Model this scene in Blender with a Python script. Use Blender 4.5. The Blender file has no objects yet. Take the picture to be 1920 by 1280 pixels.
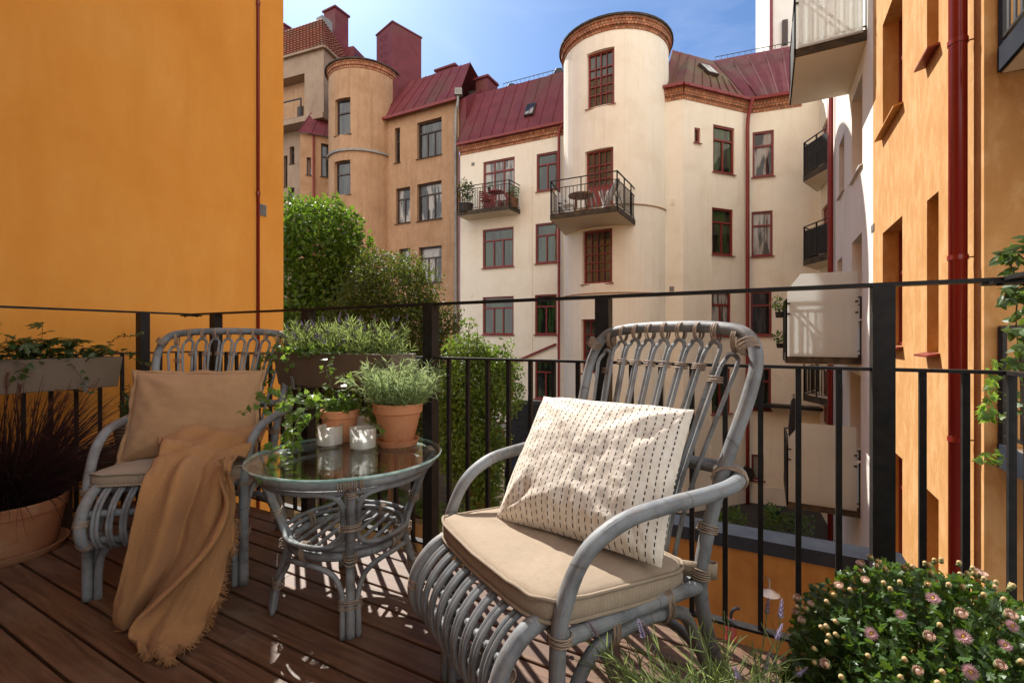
import bpy, math, random
from mathutils import Vector, Matrix, noise as mnoise

random.seed(11)
RN = random.random
def RU(a, b): return a + (b - a) * random.random()
PI = math.pi
V = Vector
scene = bpy.context.scene
COL = scene.collection

# ------------------------------------------------------------------ camera model
CZ, FPX, CX0, CY0 = 0.95, 880.0, 960.0, 633.0
def P(px, py, y):                     # a photo pixel at a depth -> a place in the yard
    return V(((px - CX0) / FPX * y, y, CZ - (py - CY0) / FPX * y))
def G(px, py, z):                     # a photo pixel on a level
    y = (CZ - z) * FPX / (py - CY0)
    return P(px, py, y)
def XY(px, y): return V(((px - CX0) / FPX * y, y))

# balcony frame: t along the front railing, w inwards, z up
C0 = V((-2.02, 2.97, 0)); BANG = math.atan2(-0.478, 0.878)
D1 = V((0.878, -0.478, 0)).normalized(); NB = V((0.478, 0.878, 0)).normalized()
def BAL(t, w, z): return C0 + D1 * t - NB * w + V((0, 0, z))
GROUND = -5.0

# ------------------------------------------------------------------ objects
ORG = {}
def tag(o, label=None, cat=None, group=None, kind=None):
    if label: o['label'] = label
    if cat: o['category'] = cat
    if group: o['group'] = group
    if kind: o['kind'] = kind
    return o
def thing(name, label, cat, loc=(0, 0, 0), rotz=0.0, group=None, world=False):
    o = bpy.data.objects.new(name, None); COL.objects.link(o)
    o.empty_display_size = 0.2
    o.location = loc; o.rotation_euler = (0, 0, rotz)
    if world: ORG[o.name] = V(loc)     # parts are given in yard coordinates
    return tag(o, label, cat, group)
def root_of(o):
    while o.parent: o = o.parent
    return o
def dup(root, loc, rotz, label, group=None):
    r = root.copy(); COL.objects.link(r); r.location = loc; r.rotation_euler = (0, 0, rotz)
    r['label'] = label
    if group: r['group'] = group
    for ch in list(root.children):
        c = ch.copy(); COL.objects.link(c); c.parent = r
        for g in list(ch.children):
            d = g.copy(); COL.objects.link(d); d.parent = c
    return r

class MB:
    def __init__(s): s.v = []; s.f = []; s.uv = []; s.mi = []; s.cur = 0
    def add(s, vs, fs, uvs=None):
        b = len(s.v); s.v.extend([(p[0], p[1], p[2]) for p in vs])
        for k, f in enumerate(fs):
            s.f.append([b + i for i in f]); s.mi.append(s.cur)
            s.uv.append(uvs[k] if uvs else None)
    def quad(s, a, b, c, d, uv=None): s.add([a, b, c, d], [(0, 1, 2, 3)], [uv] if uv else None)
    def tri(s, a, b, c): s.add([a, b, c], [(0, 1, 2)])
    def hexa(s, p):                    # 8 corners: bottom ring then top ring
        s.add(p, [(3, 2, 1, 0), (4, 5, 6, 7), (0, 1, 5, 4), (1, 2, 6, 5), (2, 3, 7, 6), (3, 0, 4, 7)])
    def box(s, x0, x1, y0, y1, z0, z1, M=None):
        p = [V((x0, y0, z0)), V((x1, y0, z0)), V((x1, y1, z0)), V((x0, y1, z0)),
             V((x0, y0, z1)), V((x1, y0, z1)), V((x1, y1, z1)), V((x0, y1, z1))]
        if M: p = [M @ q for q in p]
        s.hexa(p)
    def bar(s, a, b, wx, wz, up=V((0, 0, 1)), ext=0.0):   # a rectangular bar from a to b
        a, b = V(a), V(b); t = (b - a).normalized()
        a, b = a - t * ext, b + t * ext
        sd = t.cross(up)
        if sd.length < 1e-4: sd = t.cross(V((1, 0, 0)))
        sd.normalize(); u = sd.cross(t).normalized()
        h, k = sd * wx / 2, u * wz / 2
        s.hexa([a - h - k, a + h - k, b + h - k, b - h - k, a - h + k, a + h + k, b + h + k, b - h + k])
    def prism(s, poly, z0, z1):
        n = len(poly)
        vs = [V((p[0], p[1], z0)) for p in poly] + [V((p[0], p[1], z1)) for p in poly]
        fs = [tuple(range(n - 1, -1, -1)), tuple(range(n, 2 * n))]
        fs += [(i, (i + 1) % n, n + (i + 1) % n, n + i) for i in range(n)]
        s.add(vs, fs)
    def tube(s, pts, r, n=8, closed=False, cap=True):
        pts = [V(p) for p in pts]; m = len(pts)
        rs = r if isinstance(r, (list, tuple)) else [r] * m
        vs = []; uvd = 0.0; ud = []
        prev = None
        for i, p in enumerate(pts):
            if closed: t = pts[(i + 1) % m] - pts[i - 1]
            else: t = pts[min(i + 1, m - 1)] - pts[max(i - 1, 0)]
            if t.length < 1e-9: t = V((0, 0, 1))
            t.normalize()
            if prev is None:
                a = V((0, 0, 1)) if abs(t.z) < 0.9 else V((1, 0, 0))
                nrm = t.cross(a).normalized()
            else:
                nrm = prev - t * prev.dot(t)
                if nrm.length < 1e-6: nrm = t.cross(V((0.3, 0.5, 1)))
                nrm.normalize()
            prev = nrm; bn = t.cross(nrm)
            if i: uvd += (p - pts[i - 1]).length
            ud.append(uvd)
            for k in range(n):
                an = 2 * PI * k / n
                vs.append(p + (nrm * math.cos(an) + bn * math.sin(an)) * rs[i])
        fs = []; uvs = []
        for i in range(m if closed else m - 1):
            j = (i + 1) % m
            for k in range(n):
                l = (k + 1) % n
                fs.append((i * n + k, i * n + l, j * n + l, j * n + k))
                u1 = ud[j] if j > i else ud[i] + 0.05
                uvs.append(((ud[i], k / n), (ud[i], (k + 1) / n), (u1, (k + 1) / n), (u1, k / n)))
        if cap and not closed:
            fs.append(tuple(range(n - 1, -1, -1))); uvs.append(None)
            fs.append(tuple((m - 1) * n + k for k in range(n))); uvs.append(None)
        s.add(vs, fs, uvs)
    def rev(s, prof, c=(0, 0, 0), n=32, closed=False, sx=1.0, sy=1.0):   # lathe round a vertical axis
        c = V(c); m = len(prof); vs = []
        for (r, z) in prof:
            for k in range(n):
                a = 2 * PI * k / n
                vs.append(c + V((r * math.cos(a) * sx, r * math.sin(a) * sy, z)))
        fs = []; uvs = []
        for i in range(m if closed else m - 1):
            j = (i + 1) % m
            for k in range(n):
                l = (k + 1) % n
                fs.append((i * n + k, i * n + l, j * n + l, j * n + k))
                uvs.append(((k / n, i / m), ((k + 1) / n, i / m), ((k + 1) / n, (i + 1) / m), (k / n, (i + 1) / m)))
        s.add(vs, fs, uvs)
    def ball(s, c, r, n=10, m=6, sz=1.0):
        prof = [(max(1e-4, r * math.sin(PI * i / m)), -r * sz * math.cos(PI * i / m)) for i in range(m + 1)]
        s.rev(prof, c, n)
    def build(s, name, mat, parent=None, smooth=False, loc=None, rotz=0.0):
        me = bpy.data.meshes.new(name)
        off = V((0, 0, 0))
        if parent is not None:
            off = ORG.get(root_of(parent).name, off)
        elif loc is not None and ORG.get('_w'): off = V(loc)
        me.from_pydata([(p[0] - off[0], p[1] - off[1], p[2] - off[2]) for p in s.v] if off.length else s.v, [], s.f)
        mats = mat if isinstance(mat, (list, tuple)) else [mat]
        for m_ in mats: me.materials.append(m_)
        if len(mats) > 1: me.polygons.foreach_set('material_index', s.mi)
        if any(u is not None for u in s.uv):
            ul = me.uv_layers.new(name='UVMap').data
            flat = []
            for f, u in zip(s.f, s.uv):
                if u is None: flat.extend([0.0, 0.0] * len(f))
                else:
                    for q in u: flat.extend((q[0], q[1]))
            ul.foreach_set('uv', flat)
        if smooth:
            me.polygons.foreach_set('use_smooth', [True] * len(me.polygons))
            if smooth != 'all': me.set_sharp_from_angle(angle=math.radians(smooth if smooth is not True else 42))
        me.update()
        o = bpy.data.objects.new(name, me); COL.objects.link(o)
        if parent is not None: o.parent = parent
        if loc is not None: o.location = loc
        o.rotation_euler = (0, 0, rotz)
        return o

def spline(pts, sub=6, closed=False):
    pts = [V(p) for p in pts]; m = len(pts); out = []
    rng = range(m) if closed else range(m - 1)
    for i in rng:
        p1, p2 = pts[i], pts[(i + 1) % m]
        p0 = pts[i - 1] if (closed or i > 0) else p1 * 2 - p2
        p3 = pts[(i + 2) % m] if (closed or i + 2 < m) else p2 * 2 - p1
        for k in range(sub):
            t = k / sub
            out.append(0.5 * ((2 * p1) + (p2 - p0) * t + (2 * p0 - 5 * p1 + 4 * p2 - p3) * t * t + (3 * p1 - p0 - 3 * p2 + p3) * t ** 3))
    if not closed: out.append(pts[-1])
    return out
def lerp(a, b, t): return a + (b - a) * t
def interp(tab, x):
    if x <= tab[0][0]: return tab[0][1]
    for (a, b), (c, d) in zip(tab, tab[1:]):
        if x <= c: return lerp(b, d, (x - a) / (c - a))
    return tab[-1][1]
def rvec():
    while True:
        v = V((RU(-1, 1), RU(-1, 1), RU(-1, 1)))
        if 0.05 < v.length < 1: return v.normalized()

# ------------------------------------------------------------------ materials
def newmat(name):
    m = bpy.data.materials.new(name); m.use_nodes = True
    nt = m.node_tree; nt.nodes.clear()
    out = nt.nodes.new('ShaderNodeOutputMaterial')
    return m, nt, out
def nd(nt, typ, **kw):
    n = nt.nodes.new(typ)
    for k, v in kw.items():
        if k in n.inputs: n.inputs[k].default_value = v
        else: setattr(n, k, v)
    return n
def c4(c): return (c[0], c[1], c[2], 1.0)
def coords(nt, kind='Object', scale=(1, 1, 1), rot=(0, 0, 0)):
    tc = nt.nodes.new('ShaderNodeTexCoord'); mp = nt.nodes.new('ShaderNodeMapping')
    mp.inputs['Scale'].default_value = scale; mp.inputs['Rotation'].default_value = rot
    nt.links.new(tc.outputs[kind], mp.inputs['Vector'])
    return mp.outputs['Vector']
def noisetex(nt, vec, scale, detail=4.0, rough=0.55, dist=0.0):
    n = nt.nodes.new('ShaderNodeTexNoise')
    n.inputs['Scale'].default_value = scale; n.inputs['Detail'].default_value = detail
    n.inputs['Roughness'].default_value = rough; n.inputs['Distortion'].default_value = dist
    nt.links.new(vec, n.inputs['Vector'])
    return n.outputs['Fac']
def ramp(nt, fac, stops):
    r = nt.nodes.new('ShaderNodeValToRGB'); e = r.color_ramp.elements
    while len(e) < len(stops): e.new(0.5)
    for k, (p, c) in enumerate(stops):
        e[k].position = p; e[k].color = c4(c) if len(c) == 3 else c
    nt.links.new(fac, r.inputs['Fac'])
    return r.outputs['Color']
def mixc(nt, fac, a, b, mode='MIX'):
    m = nt.nodes.new('ShaderNodeMix'); m.data_type = 'RGBA'; m.blend_type = mode
    for sock, val in ((m.inputs[0], fac), (m.inputs[6], a), (m.inputs[7], b)):
        if hasattr(val, 'node'): nt.links.new(val, sock)
        elif isinstance(val, (int, float)): sock.default_value = val
        else: sock.default_value = c4(val)
    return m.outputs[2]
def math_(nt, op, a, b=0.0, c=0.0):
    m = nt.nodes.new('ShaderNodeMath'); m.operation = op
    for k, val in enumerate((a, b, c)):
        if hasattr(val, 'node'): nt.links.new(val, m.inputs[k])
        else: m.inputs[k].default_value = val
    return m.outputs[0]
def bump(nt, h, strength=0.3, dist=0.01):
    b = nt.nodes.new('ShaderNodeBump'); b.inputs['Strength'].default_value = strength
    b.inputs['Distance'].default_value = dist
    nt.links.new(h, b.inputs['Height']); return b.outputs['Normal']
def princ(nt, out, col, rough=0.6, normal=None, metallic=0.0, spec=0.5, **kw):
    p = nt.nodes.new('ShaderNodeBsdfPrincipled')
    if hasattr(col, 'node'): nt.links.new(col, p.inputs['Base Color'])
    else: p.inputs['Base Color'].default_value = c4(col)
    if hasattr(rough, 'node'): nt.links.new(rough, p.inputs['Roughness'])
    else: p.inputs['Roughness'].default_value = rough
    p.inputs['Metallic'].default_value = metallic
    p.inputs['Specular IOR Level'].default_value = spec
    for k, v in kw.items(): p.inputs[k.replace('_', ' ')].default_value = v
    if normal is not None: nt.links.new(normal, p.inputs['Normal'])
    if out is not None: nt.links.new(p.outputs[0], out.inputs['Surface'])
    return p

def M_noise(name, c1, c2, scale=3.0, rough=0.7, bstr=0.2, bscale=60.0, bdist=0.004, stretch=(1, 1, 1), coord='Object', spec=0.4,
            c3=None, s3=0.6, metallic=0.0, lo=0.35, hi=0.65, t3=0.5):
    m, nt, out = newmat(name)
    v = coords(nt, coord, stretch)
    col = ramp(nt, noisetex(nt, v, scale, 6), [(lo, c1), (hi, c2)])
    if c3:
        f = ramp(nt, noisetex(nt, v, s3, 5, 0.6), [(t3, (0, 0, 0)), (t3 + 0.2, (1, 1, 1))])
        col = mixc(nt, f, col, c3)
    nrm = bump(nt, noisetex(nt, v, bscale, 4), bstr, bdist) if bstr else None
    princ(nt, out, col, rough, nrm, metallic, spec)
    return m

def M_plaster(name, base, dark, light, streak=0.5, rough=0.9, bstr=0.35, grain=120.0, mott=0.0, drip=0.0):
    m, nt, out = newmat(name)
    v = coords(nt)
    n1 = noisetex(nt, v, 0.9, 6, 0.6, 0.4)
    vs = coords(nt, 'Object', (2.2, 2.2, 0.55))
    n2 = noisetex(nt, vs, 2.6, 6, 0.62, 0.3)
    col = ramp(nt, n1, [(0.3, dark), (0.5, base), (0.72, light)])
    col = mixc(nt, math_(nt, 'MULTIPLY', ramp(nt, n2, [(0.42, (0, 0, 0)), (0.75, (1, 1, 1))]), streak), col, dark)
    if mott:                            # trowel strokes: short slanting light and dark dabs
        vm = coords(nt, 'Object', (7.0, 7.0, 3.0), (0.25, 0.2, 0.0))
        nm_ = noisetex(nt, vm, 1.0, 5, 0.6, 0.5)
        col = mixc(nt, math_(nt, 'MULTIPLY', ramp(nt, nm_, [(0.40, (1, 1, 1)), (0.56, (0, 0, 0))]), mott), col, dark)
        col = mixc(nt, math_(nt, 'MULTIPLY', ramp(nt, nm_, [(0.50, (0, 0, 0)), (0.66, (1, 1, 1))]), mott), col, light)
    if drip:                            # thin vertical rain marks
        nd_ = noisetex(nt, coords(nt, 'Object', (5.0, 5.0, 0.22)), 1.0, 6, 0.7)
        col = mixc(nt, math_(nt, 'MULTIPLY', ramp(nt, nd_, [(0.54, (0, 0, 0)), (0.72, (1, 1, 1))]), drip), col, (dark[0] * 0.6, dark[1] * 0.58, dark[2] * 0.55))
    g = noisetex(nt, v, grain, 3)
    g2 = noisetex(nt, v, 14.0, 5)
    h = math_(nt, 'ADD', math_(nt, 'MULTIPLY', g, 0.5), math_(nt, 'MULTIPLY', g2, 0.8))
    princ(nt, out, col, rough, bump(nt, h, bstr, 0.006), 0.0, 0.2)
    return m

def M_leaf(name, c1, c2, trans=0.4, rough=0.42, spec=0.5, tcol=None):
    m, nt, out = newmat(name)
    geo = nt.nodes.new('ShaderNodeNewGeometry')
    v = coords(nt)
    f = math_(nt, 'ADD', math_(nt, 'MULTIPLY', geo.outputs['Random Per Island'], 0.7), math_(nt, 'MULTIPLY', noisetex(nt, v, 2.0, 2), 0.4))
    col = ramp(nt, f, [(0.1, c1), (0.9, c2)])
    p = princ(nt, None, col, rough, None, 0.0, spec)
    t = nt.nodes.new('ShaderNodeBsdfTranslucent')
    tc = mixc(nt, 0.6, col, tcol or (c2[0] * 2.2 + 0.05, c2[1] * 2.0 + 0.05, c2[2] * 0.6))
    nt.links.new(tc, t.inputs['Color'])
    mx = nt.nodes.new('ShaderNodeMixShader'); mx.inputs[0].default_value = trans
    nt.links.new(p.outputs[0], mx.inputs[1]); nt.links.new(t.outputs[0], mx.inputs[2])
    nt.links.new(mx.outputs[0], out.inputs['Surface'])
    return m

def M_glass(name, tint=(0.93, 0.97, 0.95), ior=1.5, rough=0.0, haze=0.0, hazecol=(0.8, 0.82, 0.8)):
    # thin pane: clear transmission plus fresnel mirror, optional frosting
    m, nt, out = newmat(name)
    tr = nd(nt, 'ShaderNodeBsdfTransparent'); tr.inputs['Color'].default_value = c4(tint)
    gl = nd(nt, 'ShaderNodeBsdfGlossy'); gl.inputs['Roughness'].default_value = rough
    gl.inputs['Color'].default_value = (1, 1, 1, 1)
    fr = nd(nt, 'ShaderNodeFresnel'); geo = nt.nodes.new('ShaderNodeNewGeometry')
    nt.links.new(math_(nt, 'ADD', math_(nt, 'MULTIPLY', geo.outputs['Backfacing'], 1.0 / ior - ior), ior), fr.inputs['IOR'])
    a = tr.outputs[0]
    if haze:
        df = nd(nt, 'ShaderNodeBsdfTranslucent'); df.inputs['Color'].default_value = c4(hazecol)
        d2 = nd(nt, 'ShaderNodeBsdfDiffuse'); d2.inputs['Color'].default_value = c4(hazecol)
        m1 = nd(nt, 'ShaderNodeMixShader'); m1.inputs[0].default_value = 0.5
        nt.links.new(df.outputs[0], m1.inputs[1]); nt.links.new(d2.outputs[0], m1.inputs[2])
        m2 = nd(nt, 'ShaderNodeMixShader'); m2.inputs[0].default_value = haze
        nt.links.new(a, m2.inputs[1]); nt.links.new(m1.outputs[0], m2.inputs[2]); a = m2.outputs[0]
    mx = nd(nt, 'ShaderNodeMixShader')
    nt.links.new(fr.outputs[0], mx.inputs[0]); nt.links.new(a, mx.inputs[1]); nt.links.new(gl.outputs[0], mx.inputs[2])
    nt.links.new(mx.outputs[0], out.inputs['Surface'])
    return m

def M_pane(name, c1, c2, stripes=6.0, refl=1.6):
    # window pane: dark room with a hint of curtain behind a mirror-like sheet
    m, nt, out = newmat(name)
    v = coords(nt, 'Object', (stripes, stripes, 0.6))
    col = ramp(nt, noisetex(nt, v, 1.0, 4, 0.6), [(0.47, c1), (0.54, c2)])
    vz = coords(nt)
    warp = noisetex(nt, vz, 1.3, 2)
    princ(nt, out, col, 0.03, bump(nt, warp, 0.06, 0.05), 0.0, 0.5, IOR=refl)
    return m

def M_rattan(name, c1, c2, c3):
    m, nt, out = newmat(name)
    v = coords(nt, 'UV', (9.0, 3.0, 1.0)); vo = coords(nt)
    vs = coords(nt, 'UV', (14.0, 26.0, 1.0))
    n = noisetex(nt, vo, 9.0, 5, 0.65)
    col = ramp(nt, n, [(0.36, c1), (0.55, c2)])
    sc = ramp(nt, noisetex(nt, vs, 1.0, 6, 0.7), [(0.50, (0, 0, 0)), (0.66, (1, 1, 1))])
    col = mixc(nt, math_(nt, 'MULTIPLY', sc, 0.85), col, c3)
    big = ramp(nt, noisetex(nt, vo, 3.5, 3), [(0.5, (0, 0, 0)), (0.7, (1, 1, 1))])
    col = mixc(nt, math_(nt, 'MULTIPLY', big, 0.35), col, c3)
    tcu = nt.nodes.new('ShaderNodeTexCoord'); su = nt.nodes.new('ShaderNodeSeparateXYZ'); nt.links.new(tcu.outputs['UV'], su.inputs[0])
    node = math_(nt, 'LESS_THAN', math_(nt, 'FRACT', math_(nt, 'ADD', math_(nt, 'MULTIPLY', su.outputs[0], 4.1), math_(nt, 'MULTIPLY', noisetex(nt, vo, 2.0, 1), 1.5))), 0.018)
    col = mixc(nt, math_(nt, 'MULTIPLY', node, 0.6), col, (0.10, 0.085, 0.07))
    h = noisetex(nt, vs, 1.0, 5)
    princ(nt, out, col, 0.52, bump(nt, h, 0.5, 0.004), 0.0, 0.4)
    return m

def M_fabric(name, c1, c2, weave=900.0, bstr=0.35, rough=0.95, sheen=0.15):
    m, nt, out = newmat(name)
    v = coords(nt, 'UV')
    w1 = nd(nt, 'ShaderNodeTexWave', wave_type='BANDS', bands_direction='X'); w1.inputs['Scale'].default_value = weave / 6.28
    w2 = nd(nt, 'ShaderNodeTexWave', wave_type='BANDS', bands_direction='Y'); w2.inputs['Scale'].default_value = weave / 6.28
    for w in (w1, w2):
        w.inputs['Distortion'].default_value = 1.2; w.inputs['Detail'].default_value = 2; w.inputs['Detail Scale'].default_value = 1.5
        nt.links.new(v, w.inputs['Vector'])
    wv = math_(nt, 'MULTIPLY', w1.outputs['Fac'], w2.outputs['Fac'])
    vo = coords(nt)
    slub = noisetex(nt, coords(nt, 'UV', (30, 320, 1)), 1.0, 3)
    slub2 = noisetex(nt, coords(nt, 'UV', (320, 30, 1)), 1.0, 3)
    f = math_(nt, 'ADD', math_(nt, 'MULTIPLY', noisetex(nt, vo, 5, 4), 0.35), math_(nt, 'ADD', math_(nt, 'MULTIPLY', slub, 0.35), math_(nt, 'MULTIPLY', slub2, 0.35)))
    f = math_(nt, 'ADD', f, math_(nt, 'MULTIPLY', wv, 0.25))
    col = ramp(nt, f, [(0.4, c1), (0.78, c2)])
    h = math_(nt, 'ADD', wv, math_(nt, 'MULTIPLY', noisetex(nt, vo, 160, 3), 0.6))
    princ(nt, out, col, rough, bump(nt, h, bstr, 0.0015), 0.0, 0.15, Sheen_Weight=sheen, Sheen_Roughness=0.6)
    return m

def M_brick(name):
    m, nt, out = newmat(name)
    v = coords(nt, 'UV')
    b = nt.nodes.new('ShaderNodeTexBrick')
    b.offset = 0.5
    nt.links.new(v, b.inputs['Vector'])
    b.inputs['Color1'].default_value = (0.36, 0.11, 0.05, 1); b.inputs['Color2'].default_value = (0.58, 0.27, 0.14, 1)
    b.inputs['Mortar'].default_value = (0.16, 0.10, 0.07, 1); b.inputs['Scale'].default_value = 1.0
    b.inputs['Mortar Size'].default_value = 0.016; b.inputs['Brick Width'].default_value = 0.11; b.inputs['Row Height'].default_value = 0.17
    n = noisetex(nt, coords(nt), 3.0, 5)
    col = mixc(nt, ramp(nt, n, [(0.45, (0, 0, 0)), (0.7, (0.55, 0.55, 0.55))]), b.outputs['Color'], (0.12, 0.075, 0.05))
    princ(nt, out, col, 0.9, bump(nt, b.outputs['Fac'], -0.5, 0.01), 0, 0.2)
    return m

MT = {}
MT['yellow_shade'] = M_plaster('yellow_plaster_shade_tone', (0.80, 0.35, 0.066), (0.71, 0.285, 0.045), (0.83, 0.40, 0.095), 0.5, bstr=0.5, mott=0.12)  # same paint as the right house, its shaded look put into the colour
MT['yellow'] = M_plaster('yellow_plaster_sun_tone', (0.57, 0.320, 0.128), (0.47, 0.24, 0.080), (0.61, 0.37, 0.17), 0.7, bstr=0.9, mott=0.6)  # the same house paint again, its look in full sun put into the colour
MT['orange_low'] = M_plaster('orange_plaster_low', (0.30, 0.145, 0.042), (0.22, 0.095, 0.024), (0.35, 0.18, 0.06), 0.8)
MT['cream'] = M_plaster('cream_plaster', (0.85, 0.80, 0.68), (0.77, 0.705, 0.575), (0.87, 0.83, 0.72), 0.3, mott=0.15, drip=0.18)
MT['white'] = M_plaster('white_plaster', (0.77, 0.73, 0.665), (0.69, 0.64, 0.57), (0.79, 0.76, 0.70), 0.3)
MT['brown'] = M_plaster('brown_plaster', (0.44, 0.275, 0.165), (0.345, 0.205, 0.115), (0.48, 0.31, 0.19), 0.45, mott=0.3, drip=0.45)
MT['greybrown'] = M_plaster('grey_brown_plaster', (0.33, 0.24, 0.175), (0.26, 0.185, 0.13), (0.37, 0.28, 0.205), 0.6)
MT['roof'] = M_noise('red_sheet_roof', (0.125, 0.020, 0.026), (0.165, 0.030, 0.035), 2.0, 0.6, 0.12, 3.0, 0.02, c3=(0.105, 0.045, 0.03), s3=0.5, t3=0.5)
MT['roof_moss'] = M_noise('mossy_sheet_roof', (0.15, 0.055, 0.032), (0.14, 0.10, 0.045), 1.6, 0.65, 0.12, 3.0, 0.02, c3=(0.15, 0.024, 0.028), s3=0.9, t3=0.48)
MT['redpaint'] = M_noise('red_gutter_paint', (0.185, 0.018, 0.017), (0.21, 0.024, 0.021), 4.0, 0.28, 0.05, 20, 0.002)
MT['pipe'] = M_noise('red_pipe_paint', (0.215, 0.016, 0.010), (0.235, 0.020, 0.013), 4.0, 0.25, 0.03, 20, 0.002)
MT['tile'] = M_noise('clay_tile', (0.19, 0.065, 0.04), (0.26, 0.095, 0.06), 5.0, 0.8, 0.2, 20, 0.01, c3=(0.16, 0.10, 0.07), s3=1.2)
MT['brick'] = M_brick('cornice_brick')
MT['frame'] = M_noise('oxblood_window_paint', (0.185, 0.026, 0.024), (0.21, 0.032, 0.03), 6.0, 0.42, 0.05, 30, 0.002)
MT['frame_dark'] = M_noise('dark_brown_window_paint', (0.045, 0.028, 0.02), (0.06, 0.036, 0.028), 6.0, 0.45, 0.05, 30, 0.002)
MT['pane'] = M_pane('dark_window_pane', (0.012, 0.013, 0.014), (0.05, 0.05, 0.05))
MT['pane_curtain'] = M_pane('curtained_window_pane', (0.02, 0.02, 0.02), (0.34, 0.32, 0.29), 2.3)
MT['pane_sheer'] = M_pane('sheer_curtain_pane', (0.10, 0.10, 0.095), (0.40, 0.385, 0.36), 6.0)
MT['pane_green'] = M_pane('plant_window_pane', (0.012, 0.014, 0.012), (0.03, 0.06, 0.022), 4.0)
MT['pane_blind'] = M_pane('leaded_window_pane', (0.045, 0.045, 0.042), (0.09, 0.085, 0.075), 2.0, 1.5)
MT['black'] = M_noise('black_iron_paint', (0.012, 0.011, 0.011), (0.022, 0.02, 0.019), 30.0, 0.48, 0.25, 160, 0.0015, spec=0.25)
MT['blackfar'] = M_noise('black_far_iron', (0.018, 0.016, 0.015), (0.026, 0.022, 0.02), 10.0, 0.5, 0, spec=0.4)
MT['zinc'] = M_noise('grey_zinc', (0.30, 0.30, 0.29), (0.22, 0.21, 0.19), 5.0, 0.5, 0.1, 20, 0.004, metallic=0.3)
MT['slate'] = M_noise('blue_slate_coping', (0.020, 0.024, 0.034), (0.030, 0.035, 0.046), 3.0, 0.95, 0.2, 12, 0.008, spec=0.08)
MT['asphalt'] = M_noise('yard_asphalt', (0.035, 0.033, 0.032), (0.06, 0.056, 0.052), 2.0, 0.95, 0.4, 60, 0.01)
MT['soffit'] = M_noise('cream_soffit', (0.70, 0.62, 0.48), (0.74, 0.66, 0.52), 1.2, 0.9, 0.1, 30, 0.004)
MT['stain'] = M_noise('stained_slab_edge', (0.03, 0.025, 0.02), (0.085, 0.065, 0.045), 6.0, 0.9, 0.3, 30, 0.01)
MT['terracotta'] = M_noise('terracotta', (0.56, 0.225, 0.10), (0.64, 0.29, 0.145), 7.0, 0.85, 0.2, 90, 0.002, c3=(0.40, 0.15, 0.07), s3=8.0, t3=0.56)
MT['terracotta_old'] = M_noise('old_terracotta', (0.31, 0.125, 0.058), (0.40, 0.18, 0.09), 6.0, 0.9, 0.3, 70, 0.003, c3=(0.52, 0.33, 0.20), s3=4.0, t3=0.54)
MT['soil'] = M_noise('potting_soil', (0.018, 0.012, 0.008), (0.04, 0.028, 0.02), 60.0, 1.0, 0.6, 120, 0.01)
MT['planter'] = M_noise('taupe_planter_plastic', (0.15, 0.11, 0.078), (0.185, 0.138, 0.10), 5.0, 0.6, 0.12, 150, 0.001)
MT['rattan'] = M_rattan('grey_rattan', (0.105, 0.114, 0.124), (0.235, 0.258, 0.280), (0.27, 0.22, 0.175))
MT['bind'] = M_noise('tan_binding', (0.25, 0.175, 0.12), (0.37, 0.28, 0.21), 40.0, 0.6, 0.3, 200, 0.001)
MT['cushion'] = M_fabric('beige_cushion_fabric', (0.33, 0.25, 0.175), (0.47, 0.375, 0.275), 1100, 0.6)
MT['linen'] = M_fabric('tan_linen', (0.40, 0.225, 0.11), (0.51, 0.31, 0.165), 1700)
MT['throw'] = M_fabric('camel_wool_throw', (0.39, 0.18, 0.064), (0.53, 0.275, 0.11), 560, 0.9, sheen=0.12)
MT['glass'] = M_glass('clear_glass', (0.955, 0.985, 0.972), 1.5)
MT['glass_edge'] = M_noise('green_glass_edge', (0.22, 0.42, 0.38), (0.55, 0.74, 0.70), 20.0, 0.1, 0, spec=0.8)
MT['frost'] = M_glass('frosted_glass', (0.75, 0.78, 0.76), 1.45, 0.22, 0.56, (0.84, 0.87, 0.87))
MT['jar'] = M_glass('candle_glass', (0.96, 0.97, 0.97), 1.45)
MT['leaf_ivy'] = M_leaf('ivy_leaf', (0.045, 0.10, 0.014), (0.11, 0.21, 0.035), 0.5, tcol=(0.42, 0.62, 0.07))
MT['leaf_ger'] = M_leaf('dark_lobed_leaf', (0.03, 0.06, 0.015), (0.06, 0.10, 0.025), 0.3)
MT['leaf_lav'] = M_leaf('lavender_leaf', (0.13, 0.20, 0.065), (0.28, 0.36, 0.13), 0.45, 0.7, 0.3, tcol=(0.50, 0.62, 0.16))
MT['leaf_ros'] = M_leaf('silver_herb_leaf', (0.19, 0.28, 0.12), (0.36, 0.45, 0.22), 0.45, 0.6, 0.4, tcol=(0.62, 0.76, 0.32))
MT['leaf_mum'] = M_leaf('mum_leaf', (0.028, 0.072, 0.014), (0.075, 0.15, 0.035), 0.36, 0.38, 0.6)
MT['leaf_tree'] = M_leaf('tree_leaf', (0.03, 0.075, 0.008), (0.09, 0.17, 0.018), 0.42, 0.45, tcol=(0.27, 0.45, 0.03))
MT['leaf_olive'] = M_leaf('olive_tree_leaf', (0.030, 0.060, 0.010), (0.080, 0.118, 0.02), 0.40, 0.55, tcol=(0.20, 0.25, 0.025))
MT['leaf_bush'] = M_leaf('bush_leaf', (0.045, 0.095, 0.012), (0.13, 0.21, 0.03), 0.42, 0.5, tcol=(0.28, 0.42, 0.04))
MT['leaf_fern'] = M_leaf('fern_leaf', (0.05, 0.11, 0.015), (0.11, 0.20, 0.03), 0.4, 0.5)
MT['leaf_vine'] = M_leaf('vine_leaf', (0.03, 0.07, 0.012), (0.08, 0.14, 0.04), 0.35, 0.4)
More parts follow.
